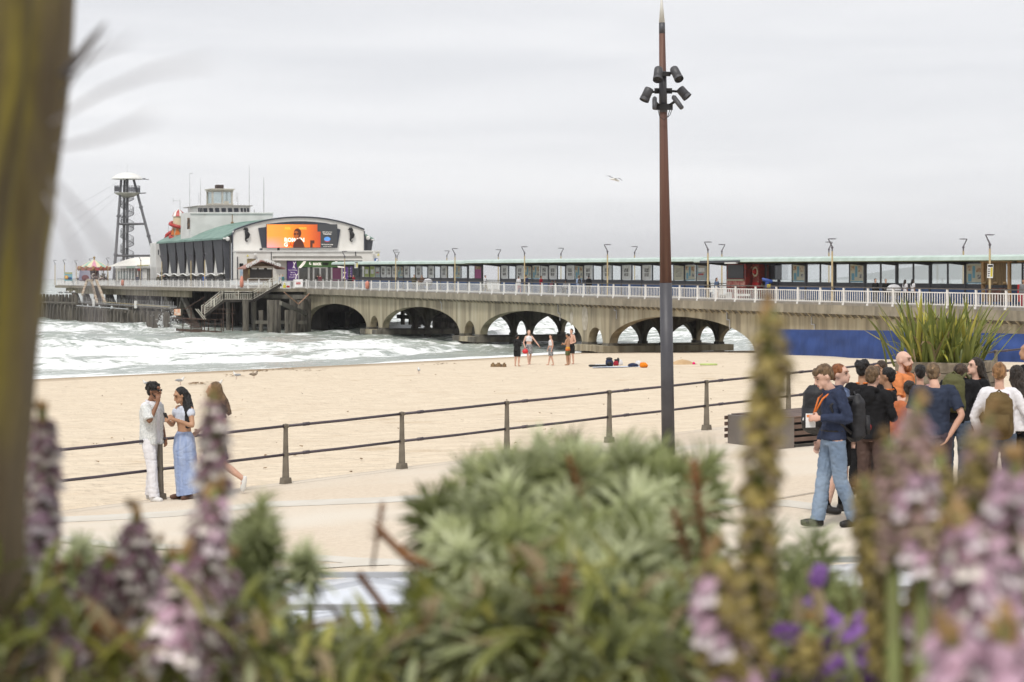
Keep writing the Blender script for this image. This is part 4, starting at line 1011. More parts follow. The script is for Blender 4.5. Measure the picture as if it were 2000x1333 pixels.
# ------------------------------------------------------------------ shelter along the neck
SW = 4.5
M_sf = mat('shelter_frame_paint', (.06, .062, .075), (.05, .05, .06), 2, .5)
M_sblue = mat('shelter_blue_panel', (.055, .13, .33), (.045, .105, .27), .8, .55, world=True)
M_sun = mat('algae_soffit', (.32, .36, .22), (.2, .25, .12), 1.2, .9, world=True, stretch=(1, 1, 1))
G_s = glass('shelter_glass', (.96, .985, .985), .05, .04, .1, (.62, .7, .7))
M_poster = mat('white_poster', (.82, .83, .83), None, 3, .5)
M_photo = mat('grey_photo_print', (.12, .12, .12), (.42, .42, .42), 5, .5, lo=.42, hi=.58)
M_photo2 = mat('warm_photo_print', (.35, .2, .1), (.6, .52, .4), 3, .5, lo=.4, hi=.6)
M_pblue = flat('poster_blue_shape', (.16, .38, .52)); M_pcream = flat('poster_cream', (.58, .57, .46))
post_b = MB(); post_b.box(-.09, .09, -.09, .09, 0, 2.95); sh_post = post_b.mesh('post'); sh_post.materials.append(M_sf)
def pane_mesh(W_):
    b = MB(); b.box(0, W_, -.01, .01, 0, 1.33); m_ = b.mesh('window_pane'); m_.materials.append(G_s); return m_
HALF = (3.95 - .18) / 2
pane_me = pane_mesh(HALF - .09)
mul = MB(); mul.box(-.05, .05, -.05, .05, 1.38, 2.86); mul_me = mul.mesh('mullion'); mul_me.materials.append(M_sf)
sill = MB(); sill.box(0, 3.77, -.06, .06, 1.05, 1.4); sill.box(0, 3.77, -.06, .06, 2.72, 2.95); sill_me = sill.mesh('rail'); sill_me.materials.append(M_sf)
blue = MB(); blue.box(0, 3.77, -.04, .04, .12, 1.05); blue_me = blue.mesh('lower_panel'); blue_me.materials.append(M_sblue)
seat = MB(); seat.box(0, 3.77, -.55, -.1, .42, .48); seat.box(.1, .2, -.5, -.1, 0, .42); seat.box(3.57, 3.67, -.5, -.1, 0, .42); seat_me = seat.mesh('bench_seat'); seat_me.materials.append(M_sblue)
def qpos(L, w, z): return P(L, w, z)
YL = PYW + math.pi / 2       # rotation that takes +X to the seaward direction
poster_kinds = {}
def poster(t, L, z, kind, wd):
    """a printed sheet on the shore side of a pane; L is its shoreward edge"""
    p0 = P(L, SW - .05, z); ux = (P(1, 0, 0) - P(0, 0, 0)); o_ = P(0, -1, 0) - P(0, 0, 0)
    def rect(nm, a, b, c, d, m, par, off):
        mb = MB(); q = lambda s, h: p0 + ux * (s * wd) + Vector((0, 0, h * 1.33)) + o_ * off
        mb.prism([q(a, c), q(b, c), q(b, d), q(a, d)], o_ * .008); return obj(nm, mb, m, par)
    if kind == 0:
        s = rect('poster', .03, .97, .02, .98, M_poster, t, 0)
        for a, b, c, d in ((.28, .48, .52, .78), (.52, .72, .52, .78), (.28, .48, .25, .46), (.52, .72, .25, .46)): rect('photo_print', a, b, c, d, M_photo, s, .012)
    elif kind == 1:
        s = rect('poster', .03, .97, .02, .98, M_pcream, t, 0)
        rect('photo_print', .1, .38, .58, .88, M_photo2, s, .012); rect('photo_print', .66, .92, .66, .9, M_photo2, s, .012); rect('photo_print', .1, .3, .25, .45, M_photo, s, .012)
        rect('printed_shape', .45, .6, .3, .88, M_pblue, s, .012); rect('printed_shape', .66, .86, .12, .5, M_pblue, s, .014); rect('printed_shape', .05, .95, .02, .08, M_pblue, s, .012)
    elif kind == 2:
        s = rect('poster', .0, 1, .0, 1, mat('magenta_poster', (.42, .07, .25), None, 3, .5), t, 0); rect('photo_print', .1, .9, .7, .95, M_photo2, s, .012)
    elif kind == 3:
        s = rect('poster', .03, .97, .02, .98, M_pcream, t, 0)
        for k in range(7): rect('printed_lines', .2, .8, .25 + k * .08, .28 + k * .08, M_photo, s, .012)
    elif kind == 4:
        s = rect('poster', .03, .97, .02, .98, mat('sea_poster', (.25, .4, .48), (.5, .45, .38), 1.6, .5), t, 0); rect('printed_shape', .2, .8, .55, .8, M_poster, s, .012); rect('printed_shape', .3, .8, .35, .45, M_hr, s, .012)
    elif kind == 5:
        s = rect('poster', .03, .97, .02, .98, mat('lime_poster', (.4, .5, .14), None, 3, .5), t, 0); rect('printed_shape', .2, .8, .3, .7, M_poster, s, .012)
def roof_piece(t, La, Lb, dz=0):
    prof = [(SW - 2.5, 2.92), (SW - 2.45, 3.14), (SW - 2.2, 3.24), (SW, 3.3), (SW + 2.2, 3.24), (SW + 2.45, 3.14), (SW + 2.5, 2.92), (SW + 2.3, 2.86), (SW, 3.02), (SW - 2.3, 2.86)]
    mb = PB(); n = len(prof); steps = [La + (Lb - La) * k / 6 for k in range(7)]
    for a, b in zip(steps[:-1], steps[1:]):
        for i in range(n):
            (wa, za), (wb, zb_) = prof[i], prof[(i + 1) % n]
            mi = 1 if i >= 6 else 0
            mb.add([(a, wa, deck(a) + za + dz), (b, wa, deck(b) + za + dz), (b, wb, deck(b) + zb_ + dz), (a, wb, deck(a) + zb_ + dz)], [(0, 1, 2, 3)], mi)
    for e in (La, Lb): mb.add([(e, w_, deck(e) + z_ + dz) for w_, z_ in prof], [tuple(range(n))], 0)
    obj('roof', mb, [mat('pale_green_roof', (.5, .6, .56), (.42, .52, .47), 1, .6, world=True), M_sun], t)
def shelter(L0, n, label, posters, fill=None):
    """L0 shoreward post, n bays going out to sea"""
    t = thing('shelter', P(L0, SW, deck(L0)), label, 'shelter', 'glazed shelters along the middle of the pier')
    for i in range(n + 1):
        L = L0 + i * 3.95; z = deck(L)
        inst('post', sh_post, t, P(L, SW, z) - t.location, (0, 0, YL))
        mb = PB(); mb.hexa([(L - .05, SW - 2.3, z + 2.82), (L + .05, SW - 2.3, z + 2.82), (L + .05, SW, z + 2.6), (L - .05, SW, z + 2.6), (L - .05, SW - 2.3, z + 2.88), (L + .05, SW - 2.3, z + 2.88), (L + .05, SW, z + 2.98), (L - .05, SW, z + 2.98)]); obj('roof_bracket', mb, M_sf, t)
        if i == n: break
        zc_ = deck(L + 2); q = P(L + .09, SW, zc_) - t.location
        for me_, nm in ((sill_me, 'rail'), (blue_me, 'lower_panel'), (seat_me, 'bench_seat')): inst(nm, me_, t, q, (0, 0, YL) if nm != 'bench_seat' else (0, 0, YL))
        inst('mullion', mul_me, t, P(L + 3.95 / 2, SW, zc_) - t.location, (0, 0, YL))
        for h in (0, 1):
            Lp = L + .11 + h * (HALF + .0) + (.07 if h else 0)
            inst('window_pane', pane_me, t, P(Lp, SW, zc_ + 1.4) - t.location, (0, 0, YL))
            k = posters.get((i, h))
            if k is not None: poster(t, Lp, zc_ + 1.4, k, HALF - .1)
    return t
# pane index h=0 is the shoreward (right hand in the photo) half
pC = {(-1): 0}
C0 = -48.1 - 3.95 * 6
post_right = {(5, 1): 1, (6, 1): None, (8, 1): None, (9, 0): None, (9, 1): 1, (10, 0): None, (11, 1): 1}
tC = shelter(C0, 14, 'long glazed shelter on the right with mostly clear panes, from the red kiosk on', {(5, 1): 1, (9, 0): 1, (11, 0): 1, (13, 0): 4})
roof_piece(tC, C0 - .5, C0 + 14 * 3.95 + 1.2)
B0 = -13.2; nB = 11
pB_ = {(0, 1): 1, (1, 0): 3, (1, 1): None, (0, 0): 4}
for i in range(2, 11): pB_[(i, 1)] = 0
pB_[(6, 0)] = 1; pB_[(5, 1)] = 0; pB_[(9, 1)] = 1; pB_[(10, 0)] = None; pB_[(10, 1)] = 0; pB_[(8, 0)] = 0; pB_[(8, 1)] = 1; pB_[(9, 1)] = 0; pB_[(9, 0)] = 1
tB = shelter(B0, nB, 'glazed shelter in the middle, nearly every second pane hung with a white photo poster', {k: v for k, v in pB_.items() if v is not None})
roof_piece(tB, B0 - 3.3, B0 + nB * 3.95 + 4.0, .06)
A0 = 35.3
pA_ = {(0, 0): 2, (1, 1): 1}
for i in range(1, 9): pA_[(i, 1)] = 0
pA_[(1, 1)] = 1; pA_[(6, 0)] = 1; pA_[(8, 1)] = 5; pA_[(9, 0)] = 5; pA_[(7, 0)] = 0; pA_[(8, 0)] = 4
tA = shelter(A0, 11, 'farthest glazed shelter, running from the gap up to the theatre doors', pA_)
roof_piece(tA, A0 - 1.5, L_of(650, 2.2), 0)
# ------------------------------------------------------------------ figures
TMP = bpy.data.scenes.new('workshop')
def noise3(p):
    p = np.asarray(p, float); i = np.floor(p).astype(np.int64); f = p - i; u = f * f * (3 - 2 * f)
    def h(dx, dy, dz):
        n = ((i[:, 0] + dx) * 374761393 + (i[:, 1] + dy) * 668265263 + (i[:, 2] + dz) * 1442695041) & 0x7fffffff
        n = ((n ^ (n >> 13)) * 1274126177) & 0x7fffffff; return ((n ^ (n >> 16)) & 0xffff) / 65535.
    L = lambda a, b, t: a + (b - a) * t
    return L(L(L(h(0, 0, 0), h(1, 0, 0), u[:, 0]), L(h(0, 1, 0), h(1, 1, 0), u[:, 0]), u[:, 1]), L(L(h(0, 0, 1), h(1, 0, 1), u[:, 0]), L(h(0, 1, 1), h(1, 1, 1), u[:, 0]), u[:, 1]), u[:, 2])
def fuse(mb, voxel, smooth=1, rough=0, seed=0, name='body'):
    """join overlapping closed shells into one continuous surface"""
    me = bpy.data.meshes.new('raw'); me.from_pydata([tuple(p) for p in mb.v], [], mb.f); me.update()
    bm = bmesh.new(); bm.from_mesh(me); bmesh.ops.recalc_face_normals(bm, faces=bm.faces); bm.to_mesh(me); bm.free()
    o = bpy.data.objects.new('raw', me); TMP.collection.objects.link(o)
    r = o.modifiers.new('r', 'REMESH'); r.mode = 'VOXEL'; r.voxel_size = voxel; r.use_smooth_shade = True
    if smooth: s = o.modifiers.new('s', 'SMOOTH'); s.factor = .5; s.iterations = smooth
    with bpy.context.temp_override(scene=TMP, view_layer=TMP.view_layers[0]): dg = bpy.context.evaluated_depsgraph_get()
    out = bpy.data.meshes.new_from_object(o.evaluated_get(dg)); out.name = name
    bpy.data.objects.remove(o); bpy.data.meshes.remove(me)
    if rough:
        n_ = len(out.vertices); co = np.empty(n_ * 3, np.float32); out.vertices.foreach_get('co', co); co = co.reshape(-1, 3); nr = np.empty(n_ * 3, np.float32)
        out.vertices.foreach_get('normal', nr); nr = nr.reshape(-1, 3)
        if name in ('hair', 'beard'): d_ = (noise3(co * (70, 70, 26) + seed) - .5) * 1.6 + (noise3(co * 34 + seed) - .5)
        else:   # cloth creases: sharp valleys between soft swells
            q = co * (7, 7, 12) + seed; w_ = noise3(co * 5 + seed) * 1.5; a_ = 1 - np.abs(2 * noise3(q + w_[:, None]) - 1) * 2.2; b_ = 1 - np.abs(2 * noise3(q * 2.1 + 7 + w_[:, None]) - 1) * 2.2
            d_ = -.75 * np.clip(a_, 0, 1) ** 2 - .5 * np.clip(b_, 0, 1) ** 2 + (noise3(co * 9 + seed) - .5) * 1.3
        co = co + nr * (d_ * rough)[:, None]; out.vertices.foreach_set('co', co.astype(np.float32).ravel()); out.update()
    out.polygons.foreach_set('use_smooth', [True] * len(out.polygons))
    return out
def rings(mb, rs, n=14):
    """rs: (centre, rx, ry) horizontal-ish ellipses stacked; tilted to follow the spine"""
    vs = []; fs = []
    for i, (c, rx, ry) in enumerate(rs):
        c = Vector(c)
        d = (Vector(rs[min(i + 1, len(rs) - 1)][0]) - Vector(rs[max(i - 1, 0)][0])).normalized()
        if d.z < 0: d = -d
        x = Vector((1, 0, 0)); x = (x - d * x.dot(d)).normalized(); y = d.cross(x)
        for k in range(n):
            a = 2 * math.pi * k / n; vs.append(c + x * rx * math.cos(a) + y * ry * math.sin(a))
    for i in range(len(rs) - 1):
        for k in range(n): fs.append((i * n + k, i * n + (k + 1) % n, (i + 1) * n + (k + 1) % n, (i + 1) * n + k))
    fs.append(tuple(range(n - 1, -1, -1))); fs.append(tuple((len(rs) - 1) * n + k for k in range(n)))
    mb.add(vs, fs)
def limb(mb, pts, rad, n=10, sub=4):
    """smooth tube through joints"""
    P_ = [Vector(p) for p in pts]; out = []; rr = []
    for i in range(len(P_) - 1):
        p0 = P_[max(i - 1, 0)]; p1 = P_[i]; p2 = P_[i + 1]; p3 = P_[min(i + 2, len(P_) - 1)]
        for k in range(sub):
            t = k / sub
            c = .5 * ((2 * p1) + (p2 - p0) * t + (2 * p0 - 5 * p1 + 4 * p2 - p3) * t * t + (3 * p1 - p0 - 3 * p2 + p3) * t ** 3)
            out.append(p1.lerp(p2, t).lerp(c, .5)); rr.append(rad[i] + (rad[i + 1] - rad[i]) * t)
    out.append(P_[-1]); rr.append(rad[-1]); mb.tube(out, rr, n)
SKIN = {'light': ((.58, .36, .27), (.52, .30, .22)), 'pale': ((.64, .42, .33), (.58, .35, .27)), 'tan': ((.42, .24, .15), (.36, .2, .12)), 'brown': ((.24, .12, .07), (.2, .1, .06))}
def LO(name, b, m, t, smooth=True): return obj(name, b.mesh(name, smooth=smooth), m, t)
def skin(k): return mat('skin_' + k, *SKIN[k], 6, .55, spec=.3)
HAIRC = {'black': (.012, .01, .01), 'brown': (.06, .035, .02), 'dark': (.03, .02, .014), 'lightbrown': (.17, .105, .055), 'ginger': (.3, .1, .03), 'blond': (.4, .27, .13), 'fade': (.2, .13, .07), 'strawberry': (.36, .19, .08), 'grey': (.3, .3, .3)}
def hairm(k):
    c = HAIRC[k]; return mat('hair_' + k, c, tuple(x * .45 for x in c), 26, .5, bump=.7, bscale=40, stretch=(1, 1, .35), c3=tuple(min(1, x * 1.7) for x in c), s3=12, f3=(.6, .75))
def cloth(name, c, c2=None, sc=9, **k): return mat('cloth_' + name, c, c2 or tuple(x * .8 for x in c), sc, .9, bump=.35, bscale=14, spec=.15, **k)
def lathe_hand(mb, wr, fwd, nrm, side, curl=.5, s=1.0):
    """palm and five bent fingers; fwd along the forearm, nrm out of the back of the hand, side towards the thumb"""
    fwd = Vector(fwd).normalized(); nrm = (Vector(nrm) - fwd * Vector(nrm).dot(fwd)).normalized(); sd = fwd.cross(nrm).normalized() * side
    c = wr + fwd * .045 * s
    b = MB(); M = Matrix((sd, fwd, nrm)).transposed()
    mb.ell(c, (.042 * s, .055 * s, .017 * s), 10, 6, rot=M)
    for k, (o_, ln) in enumerate(((.03, .07), (.01, .08), (-.011, .075), (-.03, .058))):
        p = wr + fwd * .085 * s + sd * o_ * s; d = fwd.copy(); pts = [wr + fwd * .05 * s + sd * o_ * .8 * s, p]
        for q in range(3):
            d = (d * math.cos(curl * .75) - nrm * math.sin(curl * .75)).normalized(); p = p + d * ln * s * (.42, .32, .26)[q]; pts.append(p)
        mb.tube(pts, [.0095 * s] * 3 + [.0088 * s, .0075 * s], 6)
    p0 = wr + fwd * .025 * s + sd * .03 * s
    mb.tube([p0, p0 + (sd * .8 + fwd * .5 - nrm * .3).normalized() * .035 * s, p0 + (sd * .5 + fwd * .8 - nrm * .6).normalized() * .065 * s, p0 + (sd * .2 + fwd * .9 - nrm * .9).normalized() * .085 * s], [.013 * s, .011 * s, .0095 * s, .008 * s], 6)
def lerp3(a, b, t): return Vector(a).lerp(Vector(b), t)
def person(loc, yaw, H, label, top, legs, skn='light', hair=('brown', 'short'), pose=None, group=None, vox=.016, shoes=(.03, .03, .032), girth=1.0, face=0,
           sleeve='long', legkind='trousers', headyaw=0, headpitch=0, hood=False, lanyard=None, female=False, hands=None, waistband=None, topz=.9, collar=None, name='person', barefoot=False, sock=None):
    """figure in local metres at 1.75 m tall, facing -Y, its left hand on +X; yaw turns it about Z"""
    t = thing(name, loc, label, 'person', group, yaw)
    k = H / 1.75; t.scale = (k, k, k); near = vox < .022
    hipw = .098; sh = (.15 if female else .168) * girth
    J = dict(pel=(0, 0, .97), wai=(0, .0, 1.10), che=(0, .0, 1.30), nec=(0, .012, 1.47), hd=(0, -.012, 1.635),
             shR=(-sh, 0, 1.415), elR=(-sh - .055, .03, 1.13), wrR=(-sh - .06, -.05, .88), shL=(sh, 0, 1.415), elL=(sh + .055, .03, 1.13), wrL=(sh + .06, -.05, .88),
             hpR=(-hipw, 0, .93), knR=(-.105, -.015, .5), anR=(-.11, .02, .09), hpL=(hipw, 0, .93), knL=(.105, -.015, .5), anL=(.11, .02, .09), toR=None, toL=None)
    J.update(pose or {})
    J = {a: (Vector(b) if b is not None else None) for a, b in J.items()}
    for s in 'RL':
        if J['to' + s] is None: J['to' + s] = J['an' + s] + Vector((-.03 if s == 'R' else .03, -.15, -.055))
    g = girth
    up = (J['hd'] - J['nec']).normalized()
    HM = Matrix.Rotation(headyaw, 3, 'Z') @ Matrix.Rotation(headpitch, 3, 'X')
    hd = J['hd']
    def hp(x, y, z): return hd + HM @ Vector((x, y, z))
    sides = {'R': -1, 'L': 1}
    # body: one continuous skin
    B_ = MB(); cv = .86 if legs is not None else 1.
    rings(B_, [(J['pel'] + Vector((0, .0, -.10)), .13 * g * cv, .095 * g * cv), (J['pel'], .155 * g * cv, .11 * g * cv), (J['wai'], (.118 if female else .135) * g, .092 * g), (J['che'] - Vector((0, 0, .05)), .15 * g, .108 * g), (J['che'] + Vector((0, 0, .05)), .16 * g, .108 * g), (lerp3(J['che'], J['nec'], .72), .13 * g, .08 * g), (J['nec'] - Vector((0, 0, .02)), .062, .06)], 16)
    limb(B_, [J['che'] + (J['nec'] - J['che']) * .7, J['nec'], hd + Vector((0, .01, -.05))], [.075, .056, .053], 12)
    B_.ell(hp(0, .012, .03), (.076, .096, .096), 18, 14, rot=HM); B_.ell(hp(0, -.022, -.045), (.057, .068, .07), 16, 12, rot=HM)
    if near:
        B_.tube([hp(0, -.09, .03), hp(0, -.105, .0), hp(0, -.118, -.022), hp(0, -.095, -.035)], [.009, .012, .016, .012], 8)
        B_.ell(hp(0, -.088, -.085), (.024, .018, .018), 8, 6, rot=HM); B_.ell(hp(0, -.094, -.058), (.024, .013, .011), 8, 6, rot=HM)
        B_.ell(hp(0, -.07, .052), (.06, .025, .02), 10, 6, rot=HM)
    for s in (-1, 1): B_.ell(hp(s * .077, .012, .0), (.012, .02, .032), 8, 6, rot=HM)
    for s, q in sides.items():
        limb(B_, [lerp3(J['che'], J['nec'], .6) + Vector((q * .06, 0, 0)), J['sh' + s], lerp3(J['sh' + s], J['el' + s], .5), J['el' + s], lerp3(J['el' + s], J['wr' + s], .4), J['wr' + s]], [.056 * g, .052 * g, .044 * g, .036 * g, .036 * g, .026], 10)
        limb(B_, [J['hp' + s] + Vector((0, 0, .02)), lerp3(J['hp' + s], J['kn' + s], .35), J['kn' + s], lerp3(J['kn' + s], J['an' + s], .35), J['an' + s]], [.09 * g * cv, .083 * g * cv, .054 * g, .054 * g, .036], 12)
        limb(B_, [J['an' + s] + Vector((0, .02, -.02)), J['an' + s] + Vector((0, -.02, -.05)), J['to' + s]], [.036, .04, .03], 8)
        f = (J['wr' + s] - J['el' + s]).normalized(); hk = (hands or {}).get(s, {})
        f2 = Vector(hk.get('fwd', f)); nr = hk.get('nrm', Vector((q, 0, .2)) if abs(f2.x) < .8 else Vector((0, -1, 0)))
        if near: lathe_hand(B_, J['wr' + s], f2, nr, hk.get('side', q), hk.get('curl', .45), 1.0)
        else: B_.ell(J['wr' + s] + f2.normalized() * .07, (.035, .035, .06), 6, 5)
    body = obj('body', fuse(B_, vox, 1, 0, 0, 'body'), skin(skn), t)
    seed = random.random() * 50
    # upper garment
    if top is not None:
        T_ = MB(); e = .024 if sleeve != 'none' else .012; lo = topz
        loose = .024 if sleeve == 'long' else .018
        rs = []
        hips = J['pel'] + (J['pel'] - J['wai']) * ((.97 - lo) / .13)
        rs.append((hips, (.158 * g + loose), (.112 * g + loose)))
        if lo < .99: rs.append((J['pel'], .155 * g + loose, .112 * g + loose))
        if lo < 1.12: rs.append((J['wai'], .14 * g + loose, .098 * g + loose))
        rs += [(J['che'] - Vector((0, 0, .05)), .155 * g + loose, .112 * g + loose * .8), (J['che'] + Vector((0, 0, .05)), .162 * g + loose, .112 * g + loose * .7), (lerp3(J['che'], J['nec'], .74), .135 * g + e, .083 * g + e), (J['nec'] - Vector((0, 0, .012)), .066 + e * .5, .062 + e * .5)]
        rings(T_, rs, 16)
        if sleeve != 'none':
            for s, q in sides.items():
                sp = [lerp3(J['che'], J['nec'], .58) + Vector((q * .05, 0, 0)), J['sh' + s], lerp3(J['sh' + s], J['el' + s], .5)]; sr = [.068 * g, .069 * g, .063 * g]
                if sleeve == 'long':
                    sp += [J['el' + s], lerp3(J['el' + s], J['wr' + s], .5), lerp3(J['el' + s], J['wr' + s], .88), lerp3(J['el' + s], J['wr' + s], .97)]; sr += [.056 * g, .052 * g, .046, .036]
                else: sp += [lerp3(J['sh' + s], J['el' + s], .78)]; sr += [.07 * g]
                limb(T_, sp, sr, 12)
        else:
            for s, q in sides.items(): limb(T_, [J['che'] + Vector((q * .1, 0, 0)), J['nec'] + Vector((q * .07, 0, -.02))], [.05, .018], 8)
        if hood:
            n_ = J['nec']; ring = [n_ + Vector((.095 * math.cos(a), .03 + .085 * math.sin(a), .0 + .03 * math.sin(a))) for a in np.linspace(0, 2 * math.pi, 14)]
            T_.tube(ring, .032, 8); T_.ell(n_ + Vector((0, .11, -.06)), (.1, .055, .1), 12, 8)
        if collar: T_.tube([J['nec'] + Vector((.068 * math.cos(a), .01 + .066 * math.sin(a), .012 + .015 * math.sin(a))) for a in np.linspace(0, 2 * math.pi, 14)], .016, 6)
        obj('top', fuse(T_, vox, 1, .009 if near else 0, seed, 'top'), top, t)
    # lower garment
    if legs is not None:
        T_ = MB()
        lw = .022
        if legkind == 'skirt' or legkind == 'shortskirt':
            end = .1 if legkind == 'skirt' else .55
            ff = J.get('flare', Vector((0, .12, 0)))
            rings(T_, [(J['wai'] - Vector((0, 0, .04)), .132 * g, .1 * g), (J['pel'], .185 * g, .145 * g), (lerp3(J['pel'], (0, 0, 0), .2), .205 * g, .17 * g), (lerp3(J['pel'], (0, 0, 0), .5) + ff * .25, .20, .175), (Vector((0, 0, end)) + ff, .235, .26)] if legkind == 'skirt' else [(J['wai'] - Vector((0, 0, .05)), .135 * g, .1 * g), (J['pel'], .17 * g, .125 * g), (Vector((0, 0, end + .1)), .195 * g, .15 * g), (Vector((0, 0, end)), .2 * g, .155 * g)], 18)
        else:
            rings(T_, [(lerp3(J['pel'], J['wai'], .5), .142 * g, .1 * g), (J['pel'], .16 * g, .118 * g), (J['pel'] - Vector((0, 0, .1)), .16 * g, .118 * g)], 16)
            for s, q in sides.items():
                h, kn, an = J['hp' + s], J['kn' + s], J['an' + s]
                if legkind == 'trousers': pts = [h, lerp3(h, kn, .45), kn, lerp3(kn, an, .5), an + Vector((0, 0, .0))]; rd = [.098 * g, .092 * g, .074 * g, .072, .07]
                elif legkind == 'baggy': pts = [h, lerp3(h, kn, .45), kn, lerp3(kn, an, .5), an + Vector((0, -.01, -.03))]; rd = [.1 * g, .096 * g, .082 * g, .082, .084]
                else: pts = [h, lerp3(h, kn, .45), lerp3(h, kn, .9)]; rd = [.1 * g, .1 * g, .095 * g]
                limb(T_, pts, rd, 12)
        me = fuse(T_, vox, 1, .009 if near else 0, seed + 3, 'lower')
        obj({'skirt': 'skirt', 'shortskirt': 'skirt', 'shorts': 'shorts'}.get(legkind, 'trousers'), me, legs, t)
    if waistband: 
        b = MB(); c = lerp3(J['pel'], J['wai'], .45); b.tube([c + Vector((.155 * g * math.cos(a), .115 * g * math.sin(a), 0)) for a in np.linspace(0, 2 * math.pi, 20)], .017, 6); LO('belt', b, waistband, t, smooth=True)
    if not barefoot:
        sm = mat('shoe_%02d%02d%02d' % tuple(int(x * 99) for x in shoes), shoes, None, 6, .5)
        for s in 'RL':
            b = MB(); a = J['an' + s]; to = J['to' + s]; d = (to - a); dh = Vector((d.x, d.y, 0)).normalized() if Vector((d.x, d.y, 0)).length > .02 else Vector((0, -1, 0)); dv = d.normalized() if abs(d.z) > .12 else dh
            z0 = Vector((0, 0, -.052)) if dv is dh else Vector((0, 0, 0))
            limb(b, [a - dv * .055 + z0, a + dv * .04 + z0, a + dv * .13 + z0 * 1.05, a + dv * .19 + z0 * 1.1], [.04, .046, .044, .03], 10)
            limb(b, [a + Vector((0, 0, .015)), a + z0 * .8], [.045, .046], 10)
            obj('shoe', fuse(b, max(vox, .012), 1, 0, 0, 'shoe'), sm, t)
            if sock:
                b = MB(); b.tube([a + Vector((0, 0, .16)), a], [.046, .042], 10); LO('sock', b, cloth('sock', sock), t, smooth=True)
    # hair
    hc, hs = hair
    if hs != 'bald':
        T_ = MB(); HR = HM
        T_.ell(hp(0, .028, .046), (.086, .098, .09), 18, 12, rot=HM)
        if hs in ('short', 'fringe', 'curly', 'fade'):
            T_.ell(hp(0, .07, -.005), (.07, .05, .06 if hs == 'fade' else .07), 12, 8, rot=HM)
        if hs == 'fringe': T_.ell(hp(0, -.045, .092), (.068, .05, .036), 12, 8, rot=HM); T_.ell(hp(.02, -.078, .075), (.045, .02, .024), 10, 6, rot=HM)
        if hs == 'fade': T_.ell(hp(0, -.03, .1), (.07, .075, .04), 12, 8, rot=HM)
        if hs == 'curly':
            rnd = random.Random(3)
            for _ in range(26):
                a = rnd.uniform(0, 2 * math.pi); u = rnd.uniform(.15, 1); T_.ell(hp(.085 * math.cos(a) * math.sqrt(1 - u * u * .8), .03 + .09 * math.sin(a) * math.sqrt(1 - u * u * .8), .03 + .1 * u), .033, 8, 6)
        if hs == 'long':
            end = J.get('hairend', J['che'] + Vector((.0, .12, -.05))); mid = J.get('hairmid', J['nec'] + Vector((0, .085, -.02)))
            limb(T_, [hp(0, .05, .03), hp(0, .075, -.06), mid, end], [.085, .08, .08, .035], 12)
            limb(T_, [hp(-.06, .03, .04), hp(-.075, .03, -.06), mid + Vector((-.05, -.01, 0))], [.035, .034, .04], 10); limb(T_, [hp(.06, .03, .04), hp(.075, .03, -.06), mid + Vector((.05, -.01, 0))], [.035, .034, .04], 10)
        if hs == 'bun': T_.ell(hp(0, .06, .1), (.055, .055, .05), 12, 8); T_.ell(hp(0, .06, .0), (.075, .05, .07), 12, 8, rot=HM)
        if hs == 'pony':
            T_.ell(hp(0, .07, .02), (.07, .05, .06), 10, 8, rot=HM); limb(T_, [hp(0, .1, .05), hp(0, .15, -.03), hp(.01, .15, -.14)], [.035, .035, .015], 8)
        cut = fuse(T_, max(.008, vox * .8), 1, .007 if near else .004, seed, 'hair')
        obj('hair', cut, hairm(hc), t)
    if near and face:
        dk = mat('face_dark', (.02, .014, .012), None, 4, .3)
        for s in (-1, 1):
            if face == 'glasses': continue
            b = MB(); b.ell(hp(s * .031, -.081, .018), (.012, .009, .006), 8, 6, rot=HM); LO('eye', b, dk, t, smooth=True)
            b = MB(); b.bar(hp(s * .014, -.095, .040), hp(s * .048, -.084, .041), .009, .007); LO('eyebrow', b, hairm(hc if hs != 'bald' else 'lightbrown'), t)
        b = MB(); b.ell(hp(0, -.102, -.058), (.021, .009, .0075), 8, 6, rot=HM); LO('mouth', b, mat('lips', (.4, .13, .11), None, 4, .5), t, smooth=True)
        if face in ('beard', 'glasses', 'bigbeard'):
            T_ = MB(); big = face == 'bigbeard'
            T_.ell(hp(0, -.05, -.085 if not big else -.09), (.05 if not big else .056, .052 if not big else .06, .03 if not big else .055), 12, 8, rot=HM)
            for s in (-1, 1): limb(T_, [hp(s * .072, .0, -.02), hp(s * .064, -.035, -.065), hp(s * .02, -.085, -.09)], [.006, .012, .014], 8)
            if big: T_.tube([hp(-.03, -.1, -.046), hp(0, -.108, -.04), hp(.03, -.1, -.046)], .008, 6)
            obj('beard', fuse(T_, .008, 1, .003, seed, 'beard'), hairm('ginger' if big else hc), t)
        if face == 'glasses':
            b = MB()
            for s in (-1, 1): b.ell(hp(s * .034, -.094, .016), (.030, .012, .018), 10, 6, rot=HM); b.bar(hp(s * .064, -.092, .024), hp(s * .088, .01, .022), .01, .012)
            b.bar(hp(-.012, -.112, .022), hp(.012, -.112, .022), .008); LO('sunglasses', b, M_black, t, smooth=True)
    if lanyard:
        b = MB(); n_ = J['nec']; dn = lanyard
        for s in (-1, 1): b.tube([n_ + Vector((s * .03, .07, .0)), n_ + Vector((s * .075, .0, .0)), n_ + Vector((s * .06, -.115, -.09)), Vector(dn) + Vector((s * .008, 0, 0))], .011, 5)
        LO('lanyard', b, mat('orange_ribbon', (.75, .19, .03), None, 4, .6), t)
    t['_J'] = 1; del t['_J']
    PJ[t.name] = (J, k)
    return t
PJ = {}
def at_person(t, p):
    """world place of a local point of the figure"""
    k = t.scale[0]; return Matrix.Rotation(t.rotation_euler.z, 3, 'Z') @ (Vector(p) * k) + t.location
